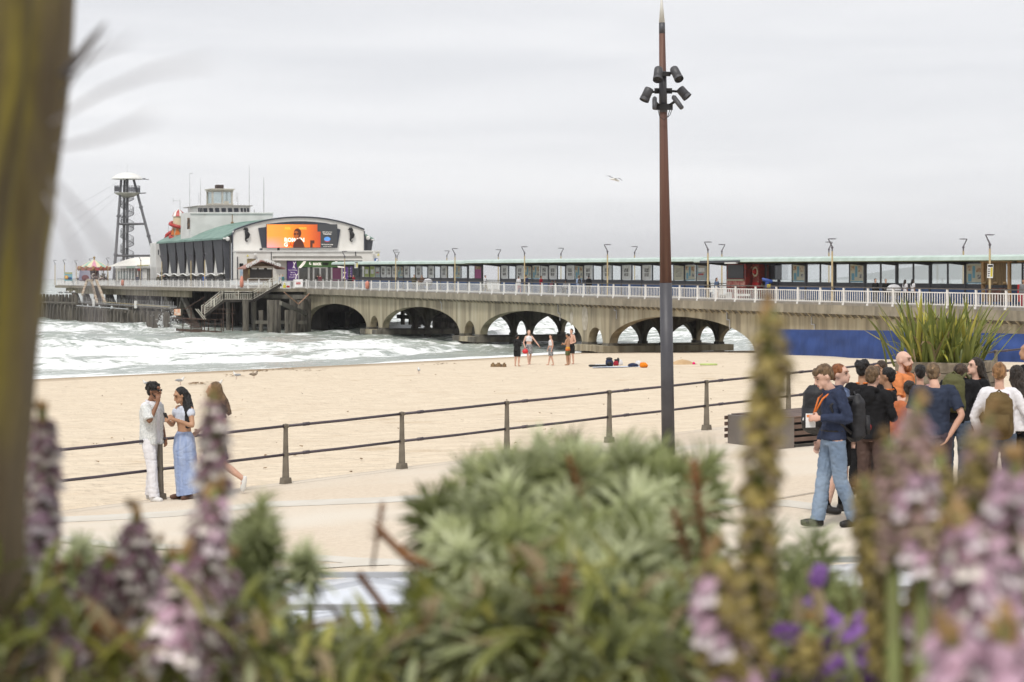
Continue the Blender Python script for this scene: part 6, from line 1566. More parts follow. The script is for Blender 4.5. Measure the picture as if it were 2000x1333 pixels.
# bamboo stall at the right
zl = thing('bamboo_stall', P(-58, 2.9, deck(-58)), 'bamboo screened stall with timber posts under the right end of the shelter', 'stall')
ZW = 2.6
def zrect(nm, x0, y0, x1, y1, m, off=0, dep=.12):
    La, Lb = L_of(x0, ZW), L_of(x1, ZW); mb = PB(); mb.box(min(La, Lb), max(La, Lb), ZW - off, ZW - off + dep, z_of(y1, (La + Lb) / 2, ZW), z_of(y0, (La + Lb) / 2, ZW)); return obj(nm, mb, m, zl)
M_bt = mat('stall_timber', (.32, .2, .09), (.22, .13, .06), 4, .8, world=True, bump=.2, stretch=(1, 1, .3)); M_bb = mat('bamboo_cane', (.2, .135, .06), (.11, .075, .035), 3, .7, world=True, stretch=(6, 6, .3))
for x0 in (1919, 1970, 2022): zrect('post', x0, 508, x0 + 4.5, 590, M_bt, .1, .14)
zrect('beam', 1917, 507, 2040, 513, M_bt, .12, .15); zrect('lower_board', 1924, 563, 1963, 590, mat('stall_red_board', (.14, .045, .03), (.07, .05, .04), 2, .8, world=True), -.1, .1)
zrect('red_panel', 1991, 556, 2040, 590, flat('bright_red', (.45, .02, .02)), .15, .1)
pc = MB(); pc.tube([(0, 0, 0), (0, 0, 1)], .026, 6, cap=False); pcm = pc.mesh('cane'); pcm.materials.append(M_bb)
La, Lb = L_of(1963, ZW), L_of(1923, ZW); n = 44
zc_ = z_of(557, (La + Lb) / 2, ZW); zd_ = z_of(513, (La + Lb) / 2, ZW)
for k in range(n): inst('cane', pcm, zl, P(La + (Lb - La) * k / n, ZW + .05 + rj.uniform(-.01, .01), zc_) - zl.location, (rj.uniform(-.01, .01), 0, 0), (1.5, 1.5, (zd_ - zc_) * rj.uniform(.95, 1)))
for x in (1925, 1947, 1966): mb = MB(); p = P(L_of(x, ZW), ZW - .15, zc_ + .1); mb.tube([p + Vector((-.12, 0, 0)), p + Vector((.12, 0, 0))], .1, 8); obj('rolled_mat', mb, M_bb, zl)

# coin telescope
ct = thing('coin_telescope', on_deck(1498, .8), 'blue coin-operated telescope with a yellow plate at the pier railing', 'telescope')
q = ct.location; M_tb = flat('telescope_blue', (.03, .07, .28), .4)
mb = MB(); mb.tube([q, q + Vector((0, 0, 1.1))], .07, 10); obj('pedestal', mb, M_steel, ct)
mb = MB(); mb.tube([q + Vector((-.34, 0, 1.72)), q + Vector((-.28, 0, 1.6)), q + Vector((.0, 0, 1.52)), q + Vector((.34, 0, 1.42)), q + Vector((.36, 0, 1.34))], [.04, .12, .15, .15, .1], 10); obj('telescope_body', mb, M_tb, ct, smooth=True)
mb = MB(); mb.bar(q + Vector((0, 0, 1.0)), q + Vector((0, 0, 1.5)), .24); obj('yoke', mb, M_tb, ct)
mb = MB(); mb.bar(q + Vector((.1, -.15, 1.02)), q + Vector((.1, -.15, 1.24)), .26, .04); obj('yellow_plate', mb, flat('plate_yellow', (.6, .5, .05)), ct)
# lifebuoy housings
M_or = mat('lifebuoy_orange', (.60, .24, .17), (.52, .2, .14), 3, .6)
for i, (px, w, lab) in enumerate(((717.5, -.05, 'faded orange lifebuoy case on the railing above the first arch'), (472.5, -8.7, 'orange lifebuoy case standing between the theatre wall and the wooden kiosk'), (240, -8.95, 'pale orange lifebuoy case on the railing below the canopy cafe'))):
    p = on_deck(px, w) if i == 0 else P(L_of(px, w), w, DZ); t = thing('lifebuoy_case', p, lab, 'lifebuoy', 'lifebuoy cases')
    mb = MB(); mb.tube([p + Vector((0, -.15, .1)), p + Vector((0, -.18, .22)), p + Vector((0, -.18, .8)), p + Vector((0, -.15, .98 if i != 1 else 1.5))], [.12, .24, .24, .1], 14); obj('case', mb, M_or, t, smooth=True)
    mb = MB(); mb.tube([p, p + Vector((0, 0, 1.1))], .04, 6); obj('post', mb, M_galv, t)
# signs on lamp posts
def post_sign(px, yc, hpx, wpx, w, label):
    L = L_of(px, w); s_ = F / P(L, w, 0).y; c = P(L, w, z_of(yc, L, w)); t = thing('post_sign', c, label, 'sign', 'signs on lamp posts')
    h, wd = hpx / s_, wpx / s_; mb = MB(); u = Vector((.96, .1, 0)) * wd / 2; v = Vector((.035, 0, 1)) * h / 2; o_ = Vector((0, -.14, 0))
    mb.prism([c - u - v + o_, c + u - v + o_, c + u + v + o_, c - u + v + o_], Vector((0, .03, 0))); obj('board', mb, M_poster, t)
    def sub(nm, a, b_, e, f, m): 
        mb = MB(); o2 = Vector((0, -.16, 0)); mb.prism([c + u * a + v * e + o2, c + u * b_ + v * e + o2, c + u * b_ + v * f + o2, c + u * a + v * f + o2], Vector((0, .012, 0))); obj(nm, mb, m, t)
    sub('yellow_panel', .1, .8, -.8, .5, flat('plate_yellow', (.6, .5, .05))); sub('black_heading', -.85, .85, .62, .9, M_black)
    for k in range(4): sub('printed_line', -.8, -.15, -.75 + k * .33, -.62 + k * .33, M_steel)
post_sign(1933, 530, 27, 12, .15, 'tilted white sign with a yellow panel on the lamp post at the right'); post_sign(696, 518, 12, 7, .15, 'small white and yellow sign on the lamp post by the theatre entrance')
# a-frame sign
for px, lab in ((583, 'white folding sign with red marks behind the railing by the theatre doors'),):
    p = on_deck(px, .9); p.z = DZ; t = thing('folding_sign', p, lab, 'sign'); mb = MB(); mb.hexa([p + Vector(v) for v in ((-.55, -.3, 0), (.55, -.3, 0), (.55, .3, 0), (-.55, .3, 0), (-.55, -.05, 1.1), (.55, -.05, 1.1), (.55, .05, 1.1), (-.55, .05, 1.1))]); obj('board', mb, M_poster, t)
    mb = MB(); mb.bar(p + Vector((-.3, -.26, .6)), p + Vector((.3, -.26, .6)), .03, .25); obj('red_print', mb, flat('sign_red', (.5, .03, .03)), t)

# ------------------------------------------------------------------ people on the pier
C = lambda n, c, c2=None: cloth(n, c, c2)
black, navy, white_c, grey_c = C('black', (.02, .02, .022)), C('navy', (.03, .04, .085)), C('white', (.68, .68, .7)), C('grey', (.2, .2, .21))
khaki, red_c, blue_c, denim, pink = C('khaki', (.3, .25, .17)), C('red', (.35, .03, .05)), C('blue', (.04, .1, .32)), C('denim', (.11, .16, .26)), C('pink', (.55, .2, .25))
olive, brown_c, lblue, purple_c, orange = C('olive', (.1, .09, .05)), C('brown', (.13, .08, .055)), C('pale_blue', (.3, .38, .55)), C('purple_leggings', (.1, .05, .09)), C('orange_polo', (.68, .24, .09))
GP = 'people walking and sitting on the pier'
walk = dict(knR=(-.1, -.14, .52), anR=(-.1, -.16, .11), knL=(.1, .02, .5), anL=(.1, .2, .13))
sit = dict(pel=(0, .3, .55), wai=(0, .27, .68), che=(0, .25, .88), nec=(0, .25, 1.05), hd=(0, .22, 1.21), shR=(-.185, .25, 1.0), shL=(.185, .25, 1.0), elR=(-.25, .12, .76), elL=(.25, .12, .76), wrR=(-.12, -.08, .68), wrL=(.12, -.08, .68),
           hpR=(-.1, .28, .52), hpL=(.1, .28, .52), knR=(-.12, -.13, .53), knL=(.12, -.13, .53), anR=(-.12, -.13, .1), anL=(.12, -.15, .1))
pp = [
 (948, 1.6, 95, 1.75, 'man in a white shirt and dark cap standing at the gap in the shelter', white_c, khaki, 'light', ('grey', 'short'), walk),
 (1013, 2.0, 150, 1.68, 'person in white with a pink-red hem seen from behind beside the figure in navy', white_c, pink, 'light', ('brown', 'short'), walk),
 (1027, 1.8, 150, 1.82, 'person in dark navy walking away just right of the one in white', navy, black, 'light', ('dark', 'short'), walk),
 (1057, 2.4, 60, 1.72, 'person in a half blue, half red top before the white posters', red_c, khaki, 'tan', ('brown', 'short'), None),
 (1131, 1.6, 175, 1.78, 'person in pale blue with a dark backpack walking away along the pier', lblue, white_c, 'light', ('lightbrown', 'short'), walk),
 (1150, 1.8, 175, 1.78, 'person in a black hooded coat walking beside the pale blue backpacker', black, black, 'light', ('black', 'short'), walk),
 (1382, 1.4, 10, 1.68, 'blond woman in dark clothes standing left of the one in a denim jacket', black, black, 'light', ('blond', 'pony'), None),
 (1400, 1.6, 40, 1.68, 'dark haired woman in a denim jacket and white skirt by the red kiosk', denim, white_c, 'light', ('dark', 'long'), walk),
 (1710, 1.5, 20, 1.72, 'person in black with a headband standing left of the pram', black, black, 'light', ('black', 'pony'), None),
 (1730, 2.2, 15, 1.70, 'bald-headed man in black standing behind the pram', black, black, 'light', ('grey', 'short'), None),
 (1768, 1.9, 120, 1.66, 'dark haired girl in a white tee, left one of two behind the pram', white_c, black, 'tan', ('dark', 'long'), walk),
 (1783, 2.0, 110, 1.70, 'dark haired girl in a white tee, right one of two behind the pram', white_c, black, 'tan', ('black', 'long'), walk),
 (1999, 1.8, -30, 1.74, 'person in dark grey cut off by the right edge beyond the bamboo stall', grey_c, red_c, 'tan', ('dark', 'short'), None),
 (809, 1.4, 25, 1.74, 'bulky person in an olive brown coat by the pram, left of the child', olive, black, 'light', ('brown', 'short'), None),
 (817, 2.0, 0, 1.2, 'small child in ochre between two adults in brown coats', khaki, black, 'light', ('brown', 'short'), None),
 (824, 1.5, -10, 1.72, 'person in a dark brown coat with long hair, right of the child', brown_c, black, 'light', ('dark', 'long'), None),
 (684, 1.3, 0, 1.66, 'person in black standing next to one in red near the signed lamp post', black, black, 'light', ('dark', 'short'), None),
 (690, 1.7, 20, 1.66, 'person in a red coat next to one in black near the signed lamp post', red_c, black, 'light', ('dark', 'short'), None),
]
sitters = [(1083, 'seated person in black on the shelter bench beside one in pink', black), (1077, 'seated person in pink on the shelter bench', pink), (1103, 'seated person in white on the shelter bench right of the one in black', white_c)]
for (px, w, yd, H, lab, top, leg, sk, hr, po) in pp:
    lk = 'skirt' if 'skirt' in lab else 'trousers'
    sl = 'short' if 'tee' in lab else 'long'
    person(on_deck(px, w), R(yd), H, lab, top, leg, sk, hr, po, GP, vox=.034, legkind=lk, sleeve=sl, hood='hooded' in lab, girth=1.15 if 'bulky' in lab else 1)
for px, lab, top in sitters: person(on_deck(px, 3.7) + Vector((0, 0, 0)), R(-23), 1.7, lab, top, black, 'tan', ('dark', 'short'), sit, GP, vox=.034)
for px, L_, w_, yd, lab, top, leg, hr in ((546.5, 90, None, 100, 'man in a pale blue shirt standing right of the wooden kiosk', lblue, khaki, ('grey', 'short')), (552, 91, None, -20, 'blond person in teal just right of the man in pale blue', C('teal', (.06, .2, .22)), denim, ('blond', 'short')),
        (620, 92, None, 160, 'dark person in the theatre doorway beside one in maroon', black, black, ('dark', 'short')), (625, 91, None, 170, 'person in maroon at the theatre doorway', C('maroon', (.16, .03, .04)), black, ('dark', 'short')),
        (309, 122, -7.5, 40, 'seated-looking stout person in dark olive before the white block', olive, black, ('dark', 'short')), (320, 121, -7.5, 20, 'stout person in black before the white block', black, black, ('dark', 'short')),
        (254, 146, -6.8, 60, 'person in dark clothes and white at the canopy cafe front', black, white_c, ('dark', 'short')), (268, 144, -7, 10, 'person in navy below the red box of the cafe', navy, navy, ('dark', 'short')), (152, 186, -8, 0, 'lone dark person between the billboard and the carousel', black, black, ('dark', 'short')),
        (227, 160, -8, 50, 'person in grey right of the carousel', grey_c, black, ('dark', 'short')), (231.5, 158, -8, 50, 'person in pink right of the carousel', pink, black, ('dark', 'short')), (399, 105, -8.2, 0, 'person in bright blue leaning at the railing by the dark fins', blue_c, blue_c, ('dark', 'short'))):
    if w_ is None: w_ = w_of(px, L_)
    p = P(L_, w_, DZ); p = P(L_of(px, w_), w_, DZ)
    person(p, R(yd), 1.5 if 'lone' in lab else 1.72, lab, top, leg, 'light', hr, None, GP, vox=.045, girth=1.25 if 'stout' in lab else 1)
# prams
for px, w, lab in ((1746, 1.0, 'pram with a grey white hood among the people at the right'), (836, 1.0, 'pram with a white hood by the pair in brown coats')):
    p = on_deck(px, w); t = thing('pram', p, lab, 'pram', 'prams on the pier'); mb = MB(); mb.lathe([(.5, .95), (.46, 1.15), (.3, 1.3), (.02, 1.36)], p, 14, sx=1, sy=.6); obj('hood', mb, mat('pram_hood', (.55, .55, .57)), t, smooth=True)
    mb = MB(); mb.lathe([(.1, .55), (.42, .62), (.5, .95), (.02, .97)], p, 14, sy=.6); obj('carrycot', mb, M_black, t, smooth=True)
    for sx in (-.38, .38):
        for sy in (-.25, .25):
            mb = MB(); a = p + Vector((sx, sy, .16)); mb.tube([a + Vector((.14 * math.cos(q_), 0, .14 * math.sin(q_))) for q_ in np.linspace(0, 2 * math.pi, 12)], .025, 5); obj('wheel', mb, M_black, t)
            mb = MB(); mb.bar(a, p + Vector((-sx * .3, sy, .6)), .03); obj('chassis_bar', mb, M_steel, t)
    mb = MB(); mb.tube([p + Vector((-.2, -.2, .6)), p + Vector((-.62, -.2, 1.05)), p + Vector((-.62, .2, 1.05)), p + Vector((-.2, .2, .6))], .02, 5); obj('handle', mb, M_steel, t)
for nm, px, w, dz, lab in (('backpack', 1131, 1.6, 0, 'small dark backpack on the person in pale blue'),):
    p = on_deck(px, w); t = thing(nm, p + Vector((.03, -.17, 1.28)), lab, 'backpack'); mb = MB(); mb.ell(t.location, (.17, .11, .25), 12, 8); obj('bag', mb, M_black, t, smooth=True); mb = MB(); mb.ell(t.location + Vector((0, -.1, -.06)), (.12, .04, .1), 10, 6); obj('pocket', mb, M_steel, t, smooth=True)

# ------------------------------------------------------------------ gulls
gs = thing('gull', (0, 0, 0), None, None)
M_gw = mat('gull_white', (.72, .72, .7)); M_gg = mat('gull_grey', (.3, .31, .33)); M_gb = mat('gull_brown', (.3, .25, .2), (.16, .13, .1), 12, .8)
b = MB(); limb(b, [(-.17, 0, .2), (-.02, 0, .2), (.1, 0, .24), (.15, 0, .33), (.2, 0, .37)], [.02, .075, .07, .042, .036], 10); obj('body', fuse(b, .012, 1, 0, 0, 'body'), M_gw, gs)
b = MB(); b.ell((-.06, .05, .225), (.17, .035, .06), 10, 6); b.ell((-.06, -.05, .225), (.17, .035, .06), 10, 6); obj('wing', b, M_gg, gs, smooth=True)
b = MB(); b.tube([(.225, 0, .37), (.285, 0, .355)], [.014, .004], 6); obj('beak', b, mat('beak_yellow', (.5, .35, .05)), gs)
for s in (-1, 1): b = MB(); b.tube([(.01, s * .03, .16), (0, s * .035, .0), (.05, s * .035, .0)], .008, 5); obj('leg', b, mat('gull_pink', (.45, .25, .22)), gs)
b = MB(); b.ell((-.2, 0, .2), (.07, .03, .012), 8, 4); obj('tail', b, M_gg, gs)
GG = 'gulls on the sand and the piles'
gl = [(352, 752, 20, 1.1, 'white gull on the sand just above the head of the woman with the phone'), (286, 757, 170, 1.0, 'gull on the sand partly behind the head of the man in white'), (462, 741, 160, 1.1, 'pale gull standing left of the darker gull on the sand'), (496, 740, 0, 1.15, 'brown speckled gull standing right of the pale gull'),
      (818, 730, 100, .95, 'lone white gull on the sand in the middle of the beach'), (427, 757, 0, 1.0, 'gull on the sand behind the top of the flower spike')]
for i, (px, py, yd, sc, lab) in enumerate(gl):
    o = gs if i == 0 else copy_tree(gs); o.location = on_beach(px, py); o.rotation_euler.z = R(yd); o.scale = (sc * .82,) * 3; setp(o, lab, 'gull', GG)
    if i == 3:
        for ch in o.children:
            if ch.name.startswith(('body', 'wing')): ch.data = ch.data.copy(); ch.data.materials.clear(); ch.data.materials.append(M_gb)
for i, px in enumerate((111, 116, 122, 129, 135, 143)):
    o = copy_tree(gs); L = L_of(px, -15); o.location = P(L, -15 if i % 2 else -14.2, z_of(575 + (0 if i % 2 == 0 else 0), L, -14.2) - .02); o.rotation_euler.z = R(rj.uniform(0, 360)); o.scale = (1.5,) * 3; setp(o, 'gull on the tall jetty piles, %s of the six in the row' % ('leftmost', 'second from the left', 'third from the left', 'third from the right', 'second from the right', 'rightmost')[i], 'gull', 'gulls perched in a row on the jetty piles')
fg = thing('flying_gull', ray(1199, 350, 80), 'gull gliding alone in the sky left of the mast', 'gull')
q = fg.location; b = MB(); b.tube([q + Vector((-.18, 0, 0)), q + Vector((0, 0, .0)), q + Vector((.15, 0, -.06)), q + Vector((.22, 0, -.09))], [.015, .05, .04, .012], 8); obj('body', b, M_gw, fg, smooth=True)
for s, pts in (('w', [(-.02, 0, .02), (-.22, .1, .13), (-.36, .15, .12)]), ('w', [(.02, 0, .02), (.18, -.2, .02), (.34, -.3, -.1)])):
    b = MB(); a_, m_, c_ = [q + Vector(p) for p in pts]; b.grid([[a_ + Vector((.07, 0, 0)), a_ - Vector((.05, 0, 0))], [m_ + Vector((.05, 0, 0.01)), m_ - Vector((.05, 0, -.01))], [c_ + Vector((.01, 0, 0)), c_ - Vector((.01, 0, 0))]]); obj('wing', b, M_gg, fg, smooth=True)

# ------------------------------------------------------------------ beach people and belongings
GB = 'group of friends standing on the beach'
pat = cloth('patterned', (.42, .42, .43), (.04, .04, .05), 22); trunks = cloth('sunset_trunks', (.5, .17, .05), (.1, .12, .05), 5)
def trunk_mat():
    nt = trunks.node_tree; B = nt.nodes['Principled BSDF']; tc = nt.nodes.new('ShaderNodeTexCoord'); sp = nt.nodes.new('ShaderNodeSeparateXYZ'); nt.links.new(tc.outputs['Generated'], sp.inputs[0])
    r = nt.nodes.new('ShaderNodeValToRGB'); nt.links.new(sp.outputs['Z'], r.inputs[0]); e = r.color_ramp.elements; e[0].color = (.1, .11, .05, 1); e[0].position = .5; e[1].color = (.55, .1, .03, 1); e[1].position = .6; x = e.new(.85); x.color = (.6, .3, .04, 1); nt.links.new(r.outputs[0], B.inputs['Base Color'])
trunk_mat()
bp = on_beach(1010, 716); sB = lambda p: F / p.y
person(bp, R(150), 62 / sB(bp), 'friend in a short black hooded top with dark hair, leftmost on the beach', black, black, 'light', ('black', 'short'), dict(elR=(-.2, -.05, 1.15), wrR=(-.05, -.2, 1.2), elL=(.2, -.05, 1.15), wrL=(.05, -.2, 1.2)), GB, vox=.022, legkind='shorts', topz=.86, hood=True, barefoot=True, girth=1.1)
bp = on_beach(1033, 713)
person(bp, R(5), 68 / sB(bp), 'woman in white bikini top and patterned skirt holding out one arm on the beach', white_c, pat, 'pale', ('lightbrown', 'long'), dict(elL=(.34, -.02, 1.17), wrL=(.5, -.1, .95), elR=(-.27, .0, 1.12), wrR=(-.2, -.12, .86), knL=(.09, .06, .5), anL=(.06, .18, .12), knR=(-.06, -.1, .5), anR=(-.02, -.02, .09), hairend=(.13, .02, 1.05), hairmid=(.11, .03, 1.38)), GB, vox=.02, legkind='shortskirt', sleeve='none', topz=1.18, barefoot=True, female=True, headyaw=.2)
bk = thing('red_float', bp + Vector((-.3, -.2, .72)), 'red plastic toy held at the hip of the woman in the bikini top', 'toy'); mb = MB(); mb.ell(bk.location + Vector((.1, 0, 0)), (.16, .08, .13), 12, 8); obj('toy_body', mb, flat('toy_red', (.6, .03, .04), .4), bk, smooth=True); mb = MB(); mb.tube([bk.location + Vector((.02, 0, .08)), bk.location + Vector((.08, 0, .2)), bk.location + Vector((.2, 0, .1))], .015, 5); obj('handle', mb, flat('toy_red', (.6, .03, .04), .4), bk)
bp = on_beach(1076, 714)
person(bp, R(-65), 60 / sB(bp), 'dark haired girl in white crop top and patterned shorts amid the beach group', white_c, pat, 'light', ('brown', 'bun'), dict(elR=(-.2, -.02, 1.13), wrR=(-.2, -.1, .9), anL=(.13, .1, .09), anR=(-.1, -.1, .09)), GB, vox=.022, legkind='shorts', sleeve='none', topz=1.12, barefoot=True, female=True)
bp = on_beach(1116, 712)
person(bp, R(-40), 69 / sB(bp), 'bare-chested man in black trunks half behind the boy in sunset trunks', None, black, 'light', ('brown', 'short'), dict(elR=(-.26, -.05, 1.13), wrR=(-.12, -.25, 1.05), elL=(.27, -.02, 1.12), wrL=(.12, -.22, 1.02)), GB, vox=.022, legkind='shorts', barefoot=True)
bp = on_beach(1109, 714)
person(bp, R(-115), 62 / sB(bp), 'bare-chested boy with a long dark plait and sunset coloured trunks', None, trunks, 'tan', ('dark', 'pony'), dict(elR=(-.22, -.12, 1.18), wrR=(-.08, -.3, 1.15), elL=(.2, -.1, 1.16), wrL=(.05, -.28, 1.2)), GB, vox=.02, legkind='shorts', barefoot=True)
def heap(name, px, py, lab, cat, m, r, seed=1, parts=()):
    p = on_beach(px, py); t = thing(name, p, lab, cat); b = MB(); b.ell(p + Vector((0, 0, r[2] * .8)), r, 12, 8); b.ell(p + Vector((r[0] * .5, 0, r[2] * .6)), (r[0] * .6, r[1] * .8, r[2] * .7), 10, 6); b.ell(p + Vector((-r[0] * .4, -.02, r[2] * .5)), (r[0] * .6, r[1] * .8, r[2] * .6), 10, 6)
    obj('fabric', fuse_world(b, p), m, t)
    for nm, off, rr, mm in parts: b = MB(); b.ell(p + Vector(off), rr, 10, 6); obj(nm, b, mm, t, smooth=True)
    return t
def fuse_world(b, p):
    b2 = MB(); b2.v = [v - p for v in b.v]; b2.f = b.f; return fuse(b2, .025, 1, .012, p.x, 'fabric')
p = on_beach(1166, 717); t = thing('bodyboard', p, 'black and white bodyboard lying on the sand left of the bags', 'bodyboard'); b = MB(); b.prism([p + Vector(v) for v in ((-.38, -.2, .02), (-.42, 0, .02), (-.36, .2, .02), (.5, .22, .02), (.52, -.22, .02))], Vector((0, 0, .09))); obj('board', b, M_black, t, bevel=.02); b = MB(); b.prism([p + Vector(v) for v in ((-.1, -.12, .115), (-.1, .14, .115), (.42, .14, .115), (.42, -.12, .115))], Vector((0, 0, .02))); obj('white_deck', b, M_white, t)
p = on_beach(1205, 718); t = thing('beach_towel', p, 'pale towel spread on the sand under the bags', 'towel'); b = MB(); b.grid([[p + Vector((x, y, .03 + .02 * mn.noise((x * 3, y * 3, 1)) + .013 * x)) for x in np.linspace(-1.2, 1.2, 14)] for y in (-.5, -.2, .1, .5)]); obj('cloth', b, mat('towel_blue_white', (.6, .62, .66), (.35, .4, .5), 2, .9), t, smooth=True)
heap('rucksack', 1190, 716, 'upright navy rucksack standing on the beach towel', 'rucksack', navy, (.2, .17, .24), parts=(('top_flap', (0, 0, .38), (.17, .15, .08), M_black), ('pocket', (0, -.17, .15), (.13, .06, .1), M_black)))
heap('red_bag', 1203, 715, 'small red and black bag right of the navy rucksack', 'bag', red_c, (.14, .12, .16), parts=(('strap', (0, -.05, .3), (.1, .03, .05), M_black),))
heap('fin', 1211, 714, 'black and white rounded beach fins leaning by the red bag', 'fins', white_c, (.14, .1, .17), parts=(('dark_side', (-.1, -.04, .2), (.08, .06, .2), M_black),))
heap('clothes_heap', 1236, 717, 'dark blue clothes dropped left of the orange bag', 'clothes', navy, (.26, .18, .11))
heap('orange_bag', 1257, 718, 'crumpled bright orange bag on the sand', 'bag', C('orange_bag', (.8, .24, .02)), (.2, .16, .14), parts=(('handle', (-.12, -.06, .2), (.06, .02, .05), C('orange_bag', (.8, .24, .02))),))
heap('white_towel', 1247, 715, 'crumpled white towel behind the orange bag', 'towel', white_c, (.18, .14, .15))
heap('dark_shoe', 1327, 710, 'dark blue bag dropped on the low sand heap right of the mast', 'bag', navy, (.2, .12, .08))
heap('pink_bucket', 1355, 713, 'small hot pink thing on the sand right of the mast', 'toy', C('hot_pink', (.7, .02, .16)), (.08, .08, .09))
p = on_beach(1384, 714); t = thing('green_ring', p, 'pale green throwing ring lying on the sand', 'ring'); b = MB(); b.tube([p + Vector((.4 * math.cos(a), .3 * math.sin(a), .05)) for a in np.linspace(0, 2 * math.pi, 24)], .045, 6); obj('ring_body', b, flat('lime_ring', (.45, .55, .2)), t)
p = on_beach(1333, 712); t = thing('sand_heap', p, 'low heap of dug orange sand right of the mast', 'sand heap'); b = MB(); b.lathe([(.9, -.02), (.6, .08), (.3, .2), (.02, .26)], p, 18, sy=.6); obj('heap', b, mat('dug_sand', (.5, .35, .2), (.42, .28, .15), 2, .95, bump=.5), t, smooth=True)
p0 = on_beach(973, 717); t = thing('sandcastle', p0, 'row of three small dark damp sandcastles left of the friends', 'sandcastle')
for px, r_ in ((963, .14), (974, .19), (985, .12)):
    p = on_beach(px, 717); b = MB(); b.lathe([(r_, -.02), (r_ * .85, .14), (r_ * .8, .15), (.01, .16)], p, 10); b.lathe([(r_ * .5, .14), (r_ * .4, .22), (.01, .22)], p, 8); obj('turret', b, mat('damp_sand', (.22, .15, .08), (.17, .11, .06), 4, .95, bump=.3), t)
# wrack and litter scattered over the sand
rw_ = random.Random(4); b = MB()
def fleck(px, py, r): 
    p = on_beach(px, py) + Vector((0, 0, .01)); a0 = rw_.uniform(0, 6); b.add([p + Vector((r * rw_.uniform(.6, 1.3) * math.cos(a0 + k), .8 * r * math.sin(a0 + k), .015 + .02 * (k % 2))) for k in (0, 1.2, 2.4, 3.7, 5)], [(0, 1, 2, 3, 4)])
for _ in range(110): fleck(rw_.uniform(120, 1500), 700 + 230 * rw_.random() ** 1.5, rw_.uniform(.02, .05))
for cx_, cy_, n_, sx_ in ((500, 725, 60, 14), (190, 732, 26, 22), (600, 724, 18, 20), (455, 735, 14, 12), (385, 750, 24, 10), (860, 712, 12, 16), (560, 722, 18, 16)):
    for _ in range(n_): fleck(rw_.gauss(cx_, sx_), rw_.gauss(cy_, 1.4), rw_.uniform(.05, .16))
obj('beach_wrack', b, mat('wrack', (.3, .2, .11), (.14, .09, .05), 3, .95, rand=0), kind='stuff', label='scattered seaweed and bits of litter on the sand')
# wave splash at the jetty corner
rs_ = random.Random(9); b = MB(); c = P(*SP(322, 628, -14.6)); bs_ = Vector((c.x, c.y, .1))
for k in range(420):
    u = rs_.random(); h = 2.9 * u ** 1.3; sp_ = .25 + .55 * u; q = bs_ + Vector((rs_.gauss(0, sp_) + .5 * u, rs_.gauss(0, .4), h * rs_.uniform(.5, 1.0))); r_ = .13 * (1.25 - u) * rs_.uniform(.3, 1.1); b.ell(q, (r_, r_, r_ * 1.3), 6, 4)
obj('wave_splash', b, mat('spray', (.8, .82, .82), None, 3, .9), smooth=True, kind='stuff', label='white spray where a wave hits the jetty corner')
# ------------------------------------------------------------------ people on the promenade
def onp(px, Y): x = (px - 1000) / F * Y; return pz(x, Y)
def bag(name, p, yaw, size, m, lab, trim=None, label_m=None, straps=None):
    t = thing(name, p, lab, 'backpack', None, yaw); sx, sy, sz = size
    b = MB(); rings(b, [((0, .02, -sz), sx * .8, sy * .8), ((0, 0, -sz * .85), sx, sy), ((0, 0, 0), sx, sy), ((0, .0, sz * .7), sx * .9, sy * .85), ((0, -.02, sz), sx * .55, sy * .5)], 14)
    o = bpy.data.objects.new('main_bag', fuse(b, .014, 1, .008, p.x, 'main_bag')); o.data.materials.append(m); COL.objects.link(o); o.parent = t
    b = MB(); rings(b, [((0, sy * .9, -sz * .75), sx * .7, sy * .4), ((0, sy * .95, -sz * .5), sx * .75, sy * .5), ((0, sy * .9, sz * .05), sx * .7, sy * .4)], 12)
    o = bpy.data.objects.new('front_pocket', b.mesh('front_pocket', smooth=True)); o.data.materials.append(trim or m); COL.objects.link(o); o.parent = t
    b = MB(); b.tube([(-.04, -.02, sz * .95), (0, -.02, sz * 1.13), (.04, -.02, sz * .95)], .012, 6); o = bpy.data.objects.new('grab_handle', b.mesh('grab_handle', smooth=True)); o.data.materials.append(trim or m); COL.objects.link(o); o.parent = t
    for s in (-1, 1):
        b = MB(); b.tube([(s * sx * .55, -sy * .7, sz * .8), (s * sx * .6, -sy - .1, sz * 1.0), (s * sx * .75, -sy - .22, sz * .55), (s * sx * .8, -sy - .16, -sz * .1), (s * sx * .7, -sy * .8, -sz * .7)], .017, 6)
        o = bpy.data.objects.new('strap', b.mesh('strap', smooth=True)); o.data.materials.append(straps or trim or m); COL.objects.link(o); o.parent = t
    if label_m:
        b = MB(); b.ell((sx * .35, sy * 1.25, -sz * .45), (.035, .012, .04), 8, 6); o = bpy.data.objects.new('badge', b.mesh('badge', smooth=True)); o.data.materials.append(label_m); COL.objects.link(o); o.parent = t
    return t
def back_bag(fig, size, m, lab, z=1.2, y=.2, x=0., **k):
    p = at_person(fig, (x, y, z)); return bag('backpack', p, fig.rotation_euler.z, size, m, lab, **k)
def HT(px, Y_, yt): x = (px - 1000) / F * Y_; return .985 * (EYE - (yt - 544) * Y_ / F - prom(x, Y_))
GQ = 'students and leader gathered by the planter'
M_blk2 = mat('black_nylon', (.018, .018, .022), (.01, .01, .012), 8, .6, bump=.2)
navyh = cloth('navy_hoodie', (.034, .045, .085), (.025, .033, .062)); jeans = cloth('light_jeans', (.24, .31, .41), (.15, .205, .29), 3); jeans2 = cloth('mid_jeans', (.1, .13, .18), (.06, .08, .12), 4); dkblack = cloth('deep_black', (.016, .016, .018)); mar = cloth('brown_trousers', (.10, .065, .055))
